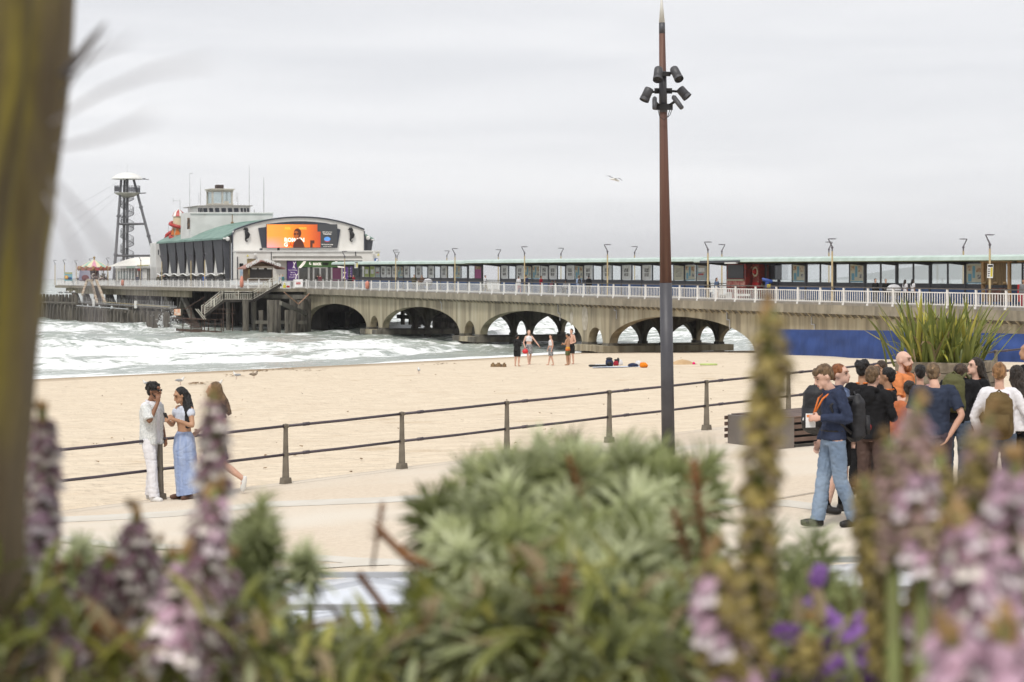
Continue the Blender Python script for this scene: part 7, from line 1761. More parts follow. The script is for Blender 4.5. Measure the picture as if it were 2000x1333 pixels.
lilac = cloth('lilac_trousers', (.09, .07, .085)); blueg = cloth('blue_grey_hoodie', (.15, .2, .33)); wh = cloth('bright_white', (.74, .73, .76), (.66, .65, .68))
# front boy
p = onp(1628, 21.4); boy = person(p, R(-78), 1.76, 'teenage boy in navy hoodie and pale jeans looking down at the card in his hand', navyh, jeans, 'pale', ('lightbrown', 'fringe'),
    dict(hd=(0, -.11, 1.60), nec=(0, -.03, 1.46), elL=(.27, .07, 1.17), wrL=(.12, -.2, 1.17), elR=(-.22, .02, 1.12), wrR=(-.16, -.10, .90), knR=(-.1, -.08, .5), anR=(-.11, -.13, .09), knL=(.1, .04, .5), anL=(.13, .2, .1)), None, vox=.0105, shoes=(.018, .016, .016), face=1, headpitch=.5,
    hood=True, lanyard=(0.02, -.23, 1.2), topz=.93, legkind='baggy', waistband=mat('leather_belt', (.02, .018, .016)), hands={'L': dict(curl=.9)})
back_bag(boy, (.15, .11, .24), M_blk2, 'black backpack worn by the boy in the navy hoodie, with a small red badge', 1.17, .24, .03, label_m=flat('sign_red', (.5, .03, .03)))
cp = at_person(boy, (.03, -.27, 1.14)); cdt = thing('name_card', cp, 'white name card held by the boy in the navy hoodie', 'card', None, R(12)); b = MB(); b.box(-.055, .055, -.002, .002, -.075, .075); o = bpy.data.objects.new('card', b.mesh('card')); o.data.materials.append(M_poster); COL.objects.link(o); o.parent = cdt
b = MB(); b.box(-.045, .045, -.004, -.003, .035, .062); o = bpy.data.objects.new('orange_print', b.mesh('orange_print')); o.data.materials.append(flat('orange_print', (.7, .25, .08))); COL.objects.link(o); o.parent = cdt
# ginger boy behind him
p = onp(1640, 22.7); g2 = person(p, R(60), HT(1640, 22.7, 709), 'ginger haired boy in blue-grey top and shorts behind the boy in the navy hoodie', blueg, dkblack, 'pale', ('ginger', 'short'), dict(anR=(-.2, .08, .1), knR=(-.16, 0, .5)), GQ, vox=.016, legkind='shorts', sock=(.015, .015, .017), shoes=(.015, .015, .017), face=1, hood=True)
bag('backpack', onp(1594, 22.4) + Vector((0, 0, 1.22)), R(150), (.17, .14, .26), M_blk2, 'black rucksack with a white mark sticking out left of the boy in navy', label_m=M_white)
p = onp(1684, 24.6); person(p, R(160), HT(1684, 24.6, 703), 'dark curly haired person in black seen from behind with orange lanyard', dkblack, dkblack, 'tan', ('black', 'curly'), None, GQ, vox=.018, lanyard=(.02, -.15, 1.2))
b4 = person(onp(1703, 22.2), R(145), HT(1703, 22.2, 711), 'light brown haired boy in a black hoodie seen from behind', dkblack, mar, 'light', ('lightbrown', 'fringe'), dict(hd=(.0, -.04, 1.62), elL=(.24, -.06, 1.15), wrL=(.15, -.26, 1.28), elR=(-.25, -.04, 1.15), wrR=(-.1, -.28, 1.25)), GQ, vox=.012, hood=True, legkind='baggy')
b = MB(); tq = at_person(b4, (.12, -.34, 1.34)); tk = thing('phone', tq, 'pale phone held up by the boy in the black hoodie', 'phone'); b.box(-.04, .04, -.006, .006, -.07, .07); o = bpy.data.objects.new('case', b.mesh('case')); o.data.materials.append(C('pink_phone', (.55, .45, .5))); COL.objects.link(o); o.parent = tk
b = MB(); b.box(-.034, .034, -.0085, -.007, -.06, .06); o = bpy.data.objects.new('screen', b.mesh('screen')); o.data.materials.append(M_black); COL.objects.link(o); o.parent = tk
person(onp(1733, 23.8), R(-120), HT(1733, 23.8, 716), 'person in black with both hands raised to dark hair beside the bald man', dkblack, dkblack, 'tan', ('black', 'short'), dict(shR=(-.19, 0, 1.43), elR=(-.33, -.05, 1.42), wrR=(-.12, -.12, 1.68), elL=(.36, -.08, 1.36), wrL=(.1, -.14, 1.7), shL=(.19, 0, 1.43)), GQ, vox=.015, lanyard=(.02, -.15, 1.2))
person(onp(1764, 24.9), R(55), HT(1764, 24.9, 684), 'bald man with a ginger beard in a bright orange shirt speaking to the group', orange, dkblack, 'pale', ('ginger', 'bald'), dict(elR=(-.28, -.06, 1.13), wrR=(-.15, -.27, 1.18)), None, vox=.0105, sleeve='short', face='bigbeard', collar=True, girth=1.12)
person(onp(1797, 25.3), R(175), HT(1797, 25.3, 711), 'person with short black hair seen from behind, right of the bald man', C('rose', (.4, .25, .27)), dkblack, 'light', ('black', 'short'), None, GQ, vox=.018, sleeve='short')
person(onp(1826, 22.1), R(170), HT(1826, 22.1, 702), 'boy with a blond fade in a dark navy tee seen from behind', C('navy_tee', (.035, .045, .075)), lilac, 'light', ('fade', 'fade'), dict(hd=(.02, -.09, 1.6), elL=(.29, .06, 1.13), wrL=(.17, .02, .9), shL=(.205, 0, 1.41), elR=(-.3, .08, 1.14), wrR=(-.16, .12, .9)), GQ, vox=.012, sleeve='short', legkind='baggy', girth=1.08)
b9 = person(onp(1866, 23.4), R(150), 1.74, 'person in a black jumper and jeans bending towards the blond boy in navy', dkblack, jeans2, 'light', ('brown', 'short'), dict(che=(0, -.1, 1.26), nec=(.02, -.22, 1.38), hd=(.04, -.36, 1.45), shR=(-.185, -.17, 1.34), shL=(.185, -.17, 1.34), elR=(-.24, -.14, 1.05), elL=(.24, -.14, 1.05), wrR=(-.2, -.28, .9), wrL=(.2, -.28, .9)), GQ, vox=.012, legkind='baggy')
back_bag(b9, (.15, .1, .23), C('olive_canvas', (.11, .11, .05)), 'olive canvas backpack on the bending person in the black jumper', 1.24, .08, 0)
b10 = person(onp(1906, 24.9), R(-55), HT(1906, 24.9, 697), 'girl with long straight brown hair in profile, black top and orange lanyard', dkblack, dkblack, 'pale', ('dark', 'long'), dict(hairend=(.12, .2, 1.22), hairmid=(.05, .1, 1.42)), GQ, vox=.012, female=True, face=1, lanyard=(0, -.17, 1.15), headyaw=-.35)
b11 = person(onp(1952, 21.9), R(165), HT(1952, 21.9, 708), 'person with a reddish bun in a white sweatshirt seen from behind', wh, jeans2, 'light', ('strawberry', 'bun'), dict(elR=(-.34, .0, 1.12), wrR=(-.36, -.08, .88), elL=(.3, 0, 1.12)), GQ, vox=.012, girth=1.08, female=True)
back_bag(b11, (.16, .12, .24), C('brown_canvas', (.13, .09, .04)), 'brown rucksack with mauve straps on the white sweatshirt', 1.16, .24, 0, straps=C('mauve_strap', (.2, .09, .14)))
person(onp(1984, 22.9), R(-160), HT(1984, 22.9, 712), 'girl with long curly brown hair partly behind the white sweatshirt', wh, dkblack, 'light', ('dark', 'long'), dict(hairend=(.0, .2, 1.12)), GQ, vox=.012, female=True)
person(onp(2010, 24.4), R(-80), 1.74, 'face in profile cut off by the right edge beyond the curly haired girl', dkblack, dkblack, 'tan', ('black', 'short'), None, GQ, vox=.018)
for px, Y_, yd, H, lab, tp, lg, hr in ((1722, 26.3, 170, 1.56, 'student in dark clothes at the back of the group, left of the bald man', dkblack, mar, ('brown', 'short')), (1776, 23.2, 165, 1.42, 'shorter student in an orange top before the bald man, seen from behind', C('dull_orange', (.5, .16, .07)), lilac, ('dark', 'short'))):
    person(onp(px, Y_), R(yd), H, lab, tp, lg, 'tan', hr, None, GQ, vox=.02)
# couple and walking woman at the fence
def foot(px, py): return on_prom(px, py)
p = foot(296, 978); man = person(p, R(68), 1.80, 'man all in white with dark glasses, hand at his chin, by the fence', wh, wh, 'brown', ('black', 'curly'), dict(hd=(0, -.05, 1.63), elR=(-.25, -.12, 1.2), wrR=(-.1, -.17, 1.47), elL=(.24, -.02, 1.13), wrL=(.17, -.12, .92), anR=(-.13, -.12, .09), anL=(.16, .13, .09), toR=(-.18, -.26, .035), toL=(.23, -.05, .035), knR=(-.12, -.08, .5), knL=(.13, .06, .5)), None, vox=.0105,
    shoes=(.7, .69, .68), face='glasses', sleeve='short', topz=.86, legkind='baggy', girth=1.03, collar=True, hands={'R': dict(fwd=(.1, .02, 1), nrm=(-1, -.5, 0), curl=1.0)})
# open overshirt with a fine check
ov = cloth('checked_overshirt', (.68, .69, .68), (.50, .52, .52), 45)
b = MB(); g = 1
for s in (-1, 1): rings(b, [(Vector((s * .095, .0, .84)), .098, .155), (Vector((s * .09, 0, 1.1)), .088, .14), (Vector((s * .09, 0, 1.33)), .1, .15), (Vector((s * .07, 0, 1.42)), .09, .11)], 14)
for s, q in (('R', -1), ('L', 1)):
    J = PJ[man.name][0]; limb(b, [J['sh' + s], lerp3(J['sh' + s], J['el' + s], .5), lerp3(J['sh' + s], J['el' + s], .92)], [.085, .082, .084], 12)
o = bpy.data.objects.new('overshirt', fuse(b, .014, 1, .007, 3, 'overshirt')); o.data.materials.append(ov); COL.objects.link(o); o.parent = man
b = MB(); 
p = foot(360, 975); wom = person(p, R(-42), 1.71, 'long haired woman in pale blue crop top and long skirt looking at her phone', cloth('pale_blue_top', (.55, .59, .68)), cloth('blue_tiered_skirt', (.36, .43, .60), (.26, .33, .52), 3, stretch=(6, 6, .4)), 'tan', ('black', 'long'),
    dict(hd=(-.02, -.06, 1.615), elL=(.27, -.06, 1.16), wrL=(.09, -.29, 1.27), elR=(-.25, -.04, 1.15), wrR=(-.05, -.3, 1.24), hairend=(.17, -.07, 1.12), hairmid=(.13, -.01, 1.38), flare=Vector((.06, .1, 0)), toR=(-.13, -.14, .035)), None, vox=.0105, shoes=(.12, .06, .04), face=1, sleeve='none', topz=1.2, legkind='skirt', female=True, headpitch=.4, headyaw=-.25,
    hands={'L': dict(curl=.9), 'R': dict(curl=.9)})
b = MB()
for s, q in (('R', -1), ('L', 1)): J = PJ[wom.name][0]; b.ell(lerp3(J['sh' + s], J['el' + s], .25), (.075, .075, .085), 14, 10)
o = bpy.data.objects.new('puff_sleeves', fuse(b, .012, 1, .008, 3, 'puff_sleeve')); o.data.materials.append(cloth('pale_blue_top', (.6, .62, .7))); COL.objects.link(o); o.parent = wom
tq = at_person(wom, (.02, -.33, 1.31)); tk = thing('phone', tq, 'dark phone in the hands of the long haired woman', 'phone', None, R(-42)); b = MB(); b.hexa([(-.04, -.03, -.05), (.04, -.03, -.05), (.04, -.02, -.055), (-.04, -.02, -.055), (-.04, -.075, .06), (.04, -.075, .06), (.04, -.065, .055), (-.04, -.065, .055)]); o = bpy.data.objects.new('case', b.mesh('case')); o.data.materials.append(M_black); COL.objects.link(o); o.parent = tk
b = MB(); b.ell((0, -.08, .045), (.008, .004, .008), 6, 4); o = bpy.data.objects.new('lens', b.mesh('lens')); o.data.materials.append(M_steel); COL.objects.link(o); o.parent = tk
p = foot(424, 968); person(p, R(-84), 1.74, 'fair haired woman in an olive top and denim shorts walking left behind a flower spike', C('dark_olive', (.06, .055, .03)), C('dark_denim', (.05, .065, .08)), 'light', ('lightbrown', 'long'),
    dict(knR=(-.1, -.16, .52), anR=(-.1, -.2, .12), knL=(.1, .1, .5), anL=(.1, .42, .25), toL=(.1, .40, .11), hd=(0, -.05, 1.63), elL=(.24, .12, 1.14), wrL=(.24, .05, .92), elR=(-.24, -.1, 1.14), wrR=(-.2, -.28, 1.0), hairend=(0, .2, 1.25)), None, vox=.012, sleeve='short', legkind='shorts', shoes=(.7, .7, .68), female=True, girth=1.1)

# ------------------------------------------------------------------ cars parked below the planting bed
def car(px, Y_, lab, col, length=4.2):
    c = Vector(((px - 1000) / F * Y_, Y_, 3.38)); t = thing('parked_car', c, lab, 'car'); M_p = mat('car_paint_' + lab.split()[0], col, tuple(x * .95 for x in col), 1, .25, coat=.8, spec=.6)
    prof = [(-2.1, .35), (-2.12, .75), (-2.0, .92), (-1.2, 1.02), (-.55, 1.47), (.2, 1.54), (1.1, 1.48), (1.75, 1.05), (2.08, .95), (2.1, .35)]
    prof = [(x * length / 4.2, z) for x, z in prof]
    b = MB(); rows = []
    for sgn, k in ((-.86, 0), (-.86, 1), (-.66, 2), (0, 3), (.66, 2), (.86, 1), (.86, 0)):
        rows.append([c + Vector((x * (1 if k < 2 else .985), sgn if k < 2 else sgn * (1 if z > 1.1 else 1.2), (.3 if k == 0 else min(z, .98) if k == 1 else z + (.03 if k == 3 else 0)))) for x, z in prof])
    b.grid(rows); obj('body', b, M_p, t, smooth=False)
    for s in (-1, 1):
        b = MB(); yy = .80 * s
        b.add([c + Vector(v) for v in ((-1.0, yy, 1.0), (1.5, yy, 1.0), (1.05, .68 * s, 1.42), (-.5, .68 * s, 1.42))], [(0, 1, 2, 3)]); 
        for v in range(len(b.v)): b.v[v].y += .03 * s
        obj('side_window', b, flat('car_window', (.02, .025, .03), .08), t)
        for x in (-1.3, 1.3):
            b = MB(); b.tube([c + Vector((x, s * .7, .32)), c + Vector((x, s * .88, .32))], .32, 20); w = obj('wheel', b, M_black, t, smooth=False); b = MB(); b.tube([c + Vector((x, s * .87, .32)), c + Vector((x, s * .895, .32))], .2, 16); obj('rim', b, M_galv, w)
    for x0, x1, z0, z1, nm in ((-1.22, -.6, 1.02, 1.45, 'windscreen'), (1.15, 1.72, 1.46, 1.06, 'rear_window')):
        b = MB(); o_ = .035; b.add([c + Vector((x0, -.62, z0 + o_)), c + Vector((x1, -.58, z1 + o_)), c + Vector((x1, .58, z1 + o_)), c + Vector((x0, .62, z0 + o_))], [(0, 1, 2, 3)]); obj(nm, b, flat('car_window', (.02, .025, .03), .08), t)
    for s in (-1, 1): b = MB(); b.bar(c + Vector((-.4, s * .55, 1.56)), c + Vector((1.0, s * .55, 1.56)), .03); obj('roof_rail', b, M_galv, t)
    return t
car(640, 10.6, 'pale blue-white car roof seen beyond the planting at lower left', (.62, .66, .74)); car(1700, 11.2, 'silver white car roof seen between the flowers at lower right', (.66, .66, .67))

# ------------------------------------------------------------------ planting near the camera
rp_ = random.Random(21)
def lm(name, c1, c2, tr=.3, c3=None, rough=.5): return mat(name, c1, c2, 18, rough, trans=tr, rand=.28, c3=c3, s3=20, f3=(.6, .7))
M_eu = lm('euphorbia_leaf', (.34, .37, .17), (.19, .22, .08)); M_eu2 = lm('euphorbia_leaf_pale', (.50, .53, .33), (.35, .39, .19)); M_lf = lm('green_leaf', (.28, .30, .07), (.15, .17, .045), rough=.35); M_lfy = lm('lime_leaf', (.52, .50, .13), (.34, .35, .08), rough=.35); M_ldk = lm('dark_leaf', (.07, .09, .03), (.035, .045, .018)); M_dead = lm('dead_leaf', (.32, .15, .06), (.2, .08, .03))
M_straw = lm('straw_stem', (.42, .34, .2), (.28, .2, .1))
M_stem = mat('green_stem', (.17, .2, .06), (.12, .12, .04), 10, .6); M_straw = lm('straw_stem', (.42, .34, .2), (.28, .2, .1))
def leafm_(L_, w_, bend=.6, seg=4, cup=.25):
    b = MB(); rows = []; x = z = 0.
    for i in range(seg + 1):
        t = i / seg; ww = w_ * math.sin(math.pi * min(.97, .12 + .88 * t)) ** .7; a = bend * t
        rows.append([Vector((-ww / 2, x, z + ww * cup)), Vector((0, x, z)), Vector((ww / 2, x, z + ww * cup))]); x += L_ / seg * math.cos(a); z -= L_ / seg * math.sin(a)
    b.grid(rows); return b
def rosette(n, L_, w_, h, up0, up1, droop=.5):
    """whorl of leaves round a short upright stem"""
    B_ = MB(); base = leafm_(1, w_ / L_, droop)
    for i in range(n):
        t = i / n; az = i * 2.399 + rp_.uniform(-.2, .2); el = up0 + (up1 - up0) * t + rp_.uniform(-.12, .12); ll = L_ * (1 - .45 * t ** 2) * rp_.uniform(.85, 1.1)
        M_ = Matrix.Translation((0, 0, h * t)) @ Matrix.Rotation(az, 4, 'Z') @ Matrix.Rotation(el, 4, 'X') @ Matrix.Scale(ll, 4)
        B_.add([M_ @ v for v in base.v], base.f)
    B_.tube([(0, 0, -.06), (0, 0, h)], .004, 5); return B_
ros = []
for k in range(3):
    for m_ in (M_eu, M_eu2):
        me = rosette(34 + 4 * k, .062 + .008 * k, .0105, .055 + .012 * k, -.25, 1.2).mesh('leaf_rosette', smooth=True); me.materials.append(m_); ros.append(me)
def bush(name, lab, spec, n, dark=0, ys=(2.4, 3.2), sc=(.8, 1.3), x_jit=0, topf=None, xr=None, pale=.35, yb=1330, dtop=50):
    base = ray((xr[0] + xr[1]) / 2, 1330, sum(ys) / 2); t = thing(name, Vector((base.x, base.y, 5.6)), lab, 'plant')
    for i in range(n):
        x = rp_.uniform(*xr); top = topf(x) + dtop; u = rp_.random() ** 1.25; y = top + (yb - top) * u
        if i < n * .28: y = top + rp_.uniform(0, 30)
        Y_ = ys[1] - (ys[1] - ys[0]) * (y - 860) / 470 + rp_.uniform(-.15, .15); p = ray(x, y, Y_)
        s = rp_.uniform(*sc); cx_ = (x - (xr[0] + xr[1]) / 2) / (xr[1] - xr[0])
        inst('leaf_rosette', ros[rp_.choice((0, 2, 4)) + (1 if rp_.random() < pale else 0)], t, p - t.location, (rp_.uniform(-.2, .6) + .2, cx_ * 1.3 + rp_.uniform(-.35, .35), rp_.uniform(0, 6.28)), s)
        if i % 3 == 0:
            b = MB(); b.tube([Vector((p.x * .8 + base.x * .2, p.y + .1, 5.55)), Vector((p.x * .95 + base.x * .05, p.y + .03, p.z - .25)), p - Vector((0, 0, .03))], [.009, .007, .005], 5); obj('stem', b, M_stem if i % 2 else mat('red_stem', (.2, .09, .05)), t)
    return t
topE = lambda x: np.interp(x, [800, 830, 860, 940, 965, 1000, 1060, 1100, 1135, 1170, 1220, 1260, 1330, 1400, 1430], [1110, 1065, 1010, 960, 900, 960, 905, 915, 885, 930, 905, 900, 930, 985, 1090])
bush('euphorbia', 'big rounded grey-green euphorbia bush close to the camera in the lower middle', None, 300, topf=topE, xr=(868, 1345), ys=(2.2, 3.0), sc=(.72, 1.05), pale=.5, dtop=66)
bush('euphorbia', 'tall thin euphorbia sprigs rising beside the flower spikes at lower left', None, 34, topf=lambda x: np.interp(x, [455, 490, 540], [1060, 990, 1090]), xr=(460, 535), ys=(2.4, 3.0), sc=(.5, .75))
bush('euphorbia', 'single small euphorbia sprig standing alone left of the big bush', None, 5, topf=lambda x: 1075, xr=(600, 616), ys=(2.5, 2.7), sc=(.45, .6), yb=1130)
bush('euphorbia', 'small euphorbia sprigs between two flower spikes low at the left', None, 26, topf=lambda x: np.interp(x, [210, 260, 330, 390], [1050, 1130, 1100, 1120]), xr=(100, 390), ys=(2.5, 3.0), sc=(.5, .8), yb=1300)
bush('euphorbia', 'grey-green euphorbia behind the violet flowers at lower right', None, 34, topf=lambda x: np.interp(x, [1480, 1540, 1600, 1640, 1700], [1130, 1075, 1100, 1190, 1240]), xr=(1440, 1680), ys=(2.4, 3.0), sc=(.7, 1.0))
# brown dried spurge heads inside the big bush
dr = thing('dried_seed_heads', ray(1120, 1200, 2.6), 'rusty brown dead flower heads standing in the big grey-green bush', 'seed heads')
dm = rosette(26, .03, .012, .09, .2, 1.0).mesh('dried_head', smooth=True); dm.materials.append(M_dead)
for x, y, Y_, s in ((1135, 925, 2.5, .55), (1075, 1190, 2.15, .9), (1088, 1235, 2.15, .9), (1370, 985, 2.3, .8), (1345, 1060, 2.3, .7), (735, 1020, 2.6, .55), (815, 1085, 2.6, .5), (1065, 1150, 2.15, .8)): inst('dried_head', dm, dr, ray(x, y + 40, Y_) - dr.location, (rp_.uniform(-.3, .3), rp_.uniform(-.5, .3), 0), s)
for pts in (((735, 1030), (790, 1085), (850, 1110)), ((800, 1130), (850, 1250), (960, 1333)), ((1070, 1245), (1180, 1160), (1240, 1100)), ((700, 1120), (760, 1200), (800, 1333))):
    b = MB(); b.tube([ray(x, y, 2.4) for x, y in pts], .005, 5); obj('dry_stem', b, M_dead if pts[0][0] != 1070 else M_straw, dr)
# acanthus spikes
def flower_mesh(k, bract, petal, petal_s=1.0):
    b = MB()
    for i in range(1):
        rows = []
        for u in np.linspace(0, 1, 5):
            r_ = []
            for v in np.linspace(-1, 1, 6):
                a = v * 1.25; rr = .0135 * math.sin(math.pi * (.18 + .72 * u)); r_.append(Vector((rr * math.sin(a) * 1.15, .006 + .030 * u, .010 + rr * math.cos(a) * .9 - .010 * u * u)))
            rows.append(r_)
        b.grid(rows, 0)
    rows = []
    for u in np.linspace(0, 1, 4):
        rows.append([Vector((v * .0115 * petal_s * (.5 + u * .9) * (1 if abs(v) < .6 else .85), .006 + .026 * petal_s * u, .004 - .016 * u * u * petal_s + .002 * math.cos(v * 6))) for v in np.linspace(-1, 1, 5)])
    b.grid(rows, 1); b.ell((0, .018, .003), (.006, .010, .006), 6, 4, 1)
    for s in (-1, 1): b.add([(s * .004, 0, -.006), (s * .016, .014, -.004), (s * .013, .022, -.012), (s * .002, .012, -.014)], [(0, 1, 2, 3)], 2)
    me = b.mesh('flower', smooth=True)
    for m_ in (bract, petal, M_lf): me.materials.append(m_)
    return me
M_br = lm('mauve_bract', (.33, .20, .245), (.17, .095, .12), .3); M_br2 = lm('pink_bract', (.58, .40, .50), (.40, .25, .32), .3); M_brg = lm('green_brown_bract', (.36, .29, .09), (.20, .15, .04), .3); M_pt = lm('cream_petal', (.80, .74, .68), (.62, .52, .48), .3); M_ptp = lm('pink_white_petal', (.86, .78, .80), (.7, .52, .62), .35); M_ptb = lm('beige_petal', (.56, .47, .32), (.42, .3, .18), .3); M_bud = lm('orange_bud', (.42, .27, .12), (.3, .2, .08), .3)
FM = {'mauve': flower_mesh(0, M_br, M_pt, 1.15), 'pink': flower_mesh(0, M_br2, M_ptp, 1.15), 'green': flower_mesh(0, M_brg, M_ptb, .8), 'mix': flower_mesh(0, lm('brown_bract', (.40, .26, .25), (.24, .16, .14), .3), M_ptb, 1.0)}
bud_me = MB(); bud_me.ell((0, .004, .008), (.007, .007, .012), 8, 6); bud_me = bud_me.mesh('bud', smooth=True); bud_me.materials.append(M_bud)
def spike(pts, Y_, kind, lab, wide=1.0, gap=.017, tip=True, leafy=0, kind2=None, cat='flower spike'):
    p_ = [ray(x, y, Y_ + rp_.uniform(-.02, .02)) for x, y in pts]; base = Vector((p_[-1].x, p_[-1].y, min(p_[-1].z, 5.62)))
    t = thing('acanthus_spike', base, lab, cat); ln = [0]
    for a, b_ in zip(p_[:-1], p_[1:]): ln.append(ln[-1] + (b_ - a).length)
    def along(s):
        for i in range(len(p_) - 1):
            if s <= ln[i + 1] or i == len(p_) - 2: u = (s - ln[i]) / max(1e-6, ln[i + 1] - ln[i]); return p_[i].lerp(p_[i + 1], u), (p_[i] - p_[i + 1]).normalized()
    b = MB(); b.tube(list(reversed(p_)) + [], [.006] * len(p_), 7); b.tube([base - Vector((0, 0, .05)), p_[-1]], .007, 7); obj('stem', b, M_stem, t, smooth=True)
    s = .02; k = 0
    while s < ln[-1]:
        q, d = along(s); sc = .66 * wide * min(1, .55 + s / .1)
        for j in range(4):
            az = j * math.pi / 2 + k * .45 + rp_.uniform(-.15, .15); kk = kind if kind2 is None or rp_.random() < .6 else kind2
            rm = d.to_track_quat('Z', 'Y').to_matrix() @ Matrix.Rotation(az, 3, 'Z') @ Matrix.Rotation(rp_.uniform(-.25, .15), 3, 'X')
            inst('flower', FM[kk], t, q - t.location, rm.to_euler(), sc * rp_.uniform(.85, 1.2))
        s += gap * rp_.uniform(.85, 1.2) * wide * .8; k += 1
    if tip:
        for j in range(5): inst('bud', bud_me, t, p_[0] - t.location + Vector((rp_.uniform(-.007, .007), rp_.uniform(-.007, .007), rp_.uniform(-.012, .006))), (rp_.uniform(-.6, .6), rp_.uniform(-.6, .6), 0), .6 * wide * rp_.uniform(.8, 1.2))
    return t
spike([(418, 765), (418, 900), (415, 1000), (405, 1150), (400, 1333)], 2.25, 'mauve', 'tall mauve acanthus spike standing in front of the walking woman', .92, .019)
spike([(418, 955), (405, 1080), (380, 1200), (345, 1333)], 2.0, 'mauve', 'acanthus spike with many pale flowers just below the tallest left spike', 1.1, kind2='pink')
spike([(355, 1085), (345, 1190), (325, 1320)], 1.95, 'mauve', 'broad pale-flowered acanthus spike at the bottom left of the middle leaves', 1.15, kind2='pink')
spike([(447, 1090), (440, 1200), (430, 1333)], 2.1, 'mauve', 'mauve acanthus spike right of the pale-flowered one', .9)
spike([(268, 1003), (262, 1100), (255, 1200), (250, 1333)], 2.2, 'mauve', 'orange-tipped acanthus spike below the man in white', 1.05)
spike([(82, 805), (92, 900), (88, 1000), (82, 1120), (80, 1333)], 2.3, 'mauve', 'mauve acanthus spike rising right against the mossy trunk', .88, kind2='pink')
spike([(62, 850), (66, 950), (60, 1080)], 2.4, 'mauve', 'shorter mauve acanthus spike half behind the mossy trunk', .8)
spike([(215, 1095), (175, 1180), (150, 1320)], 2.15, 'mauve', 'leaning purple acanthus spike low beside the brown dead leaf', .95, kind2='mauve'); spike([(160, 1100), (205, 1190), (215, 1333)], 2.25, 'mauve', 'short dark purple acanthus spike next to the leaning one', .85)
spike([(118, 1180), (130, 1260), (135, 1333)], 2.1, 'pink', 'low pink acanthus spike near the foot of the trunk', .75)
spike([(1502, 598), (1505, 700), (1492, 820), (1485, 950), (1478, 1100), (1460, 1333)], 1.85, 'green', 'tallest flower spike, olive and brown, crossing the bench right of the mast', 1.0, .02, cat='flower spike')
spike([(1792, 778), (1785, 880), (1790, 1000), (1800, 1130)], 1.75, 'mix', 'broad faded mauve spike in front of the students below the bald man', .82, kind2='pink'); spike([(1738, 860), (1735, 950), (1745, 1100)], 1.8, 'mix', 'faded spike left of the broad one, over the brown trousers', .7); spike([(1835, 890), (1838, 1000), (1842, 1180)], 1.9, 'green', 'greenish seed spike right of the broad faded one', .85)
spike([(1926, 808), (1915, 900), (1905, 1020), (1895, 1150)], 1.65, 'mix', 'broad faded spike in front of the brown rucksack', .85, kind2='green'); spike([(1985, 900), (1975, 1020), (1950, 1180), (1935, 1333)], 1.6, 'pink', 'thick pale mauve spike along the right edge', 1.1, kind2='mauve'); spike([(1690, 935), (1695, 1030), (1715, 1180), (1730, 1333)], 1.85, 'green', 'green leafy spike right of the boy in the navy hoodie', .8)
spike([(1872, 1005), (1890, 1070), (1900, 1180), (1880, 1333)], 1.55, 'pink', 'spike with glowing pink-white flowers under the mid jeans at the right', 1.1, kind2='mauve'); spike([(1860, 1235), (1865, 1290), (1870, 1400)], 1.35, 'pink', 'pink-white flower spike at the bottom edge, lower right', 1.15); spike([(1965, 1225), (1975, 1290), (1985, 1400)], 1.35, 'pink', 'pink-white flower spike in the bottom right corner', 1.2)
spike([(1805, 1120), (1795, 1200), (1785, 1333)], 1.8, 'green', 'beige and olive spike low between the car and the pink flowers', 1.0, kind2='pink'); spike([(1392, 1075), (1400, 1160), (1425, 1333)], 1.7, 'green', 'beige-pink spike at the right foot of the big bush', 1.1, kind2='pink'); spike([(1585, 1215), (1570, 1333)], 1.9, 'green', 'short brown spike below the violet flowers', .9)
spike([(108, 1120), (112, 1220), (115, 1333)], 2.2, 'mauve', 'mauve acanthus spike low between the trunk and the leaning spikes', .95, kind2='pink'); spike([(300, 1060), (305, 1180), (300, 1333)], 2.3, 'mauve', 'thin mauve acanthus spike between the orange-tipped and broad ones', .75); spike([(1935, 1080), (1925, 1200), (1910, 1333)], 1.7, 'pink', 'pale pink spike crossing behind the glowing one at the right', 1.0, kind2='mix')
# violet wallflowers
wf = thing('violet_flowers', ray(1620, 1300, 2.2), 'violet flowering plant with many small blooms at the lower right', 'plant'); b = MB()
for j in range(5): a = j * 1.2566; b.ell((.008 * math.cos(a), .008 * math.sin(a), 0), (.0075, .0075, .002), 6, 4)
vm = b.mesh('bloom', smooth=True); vm.materials.append(lm('violet_petal', (.40, .20, .58), (.28, .12, .44), .4))
for i in range(120):
    x = rp_.choice((rp_.gauss(1600, 30), rp_.gauss(1590, 60), rp_.gauss(1660, 40), rp_.gauss(1700, 25))); y = rp_.uniform(1110, 1333) if abs(x - 1602) < 12 else rp_.uniform(1205, 1345); inst('bloom', vm, wf, ray(x, y, rp_.uniform(2.0, 2.6)) - wf.location, (R(60) + rp_.uniform(-.7, .7), rp_.uniform(-.6, .6), 0), rp_.uniform(.6, 1.1))
for i in range(26): x = rp_.uniform(1520, 1730); p = ray(x, rp_.uniform(1130, 1250), 2.3); b = MB(); b.tube([Vector((p.x, p.y, 5.5)), p], .0035, 5); obj('stem', b, M_stem, wf)
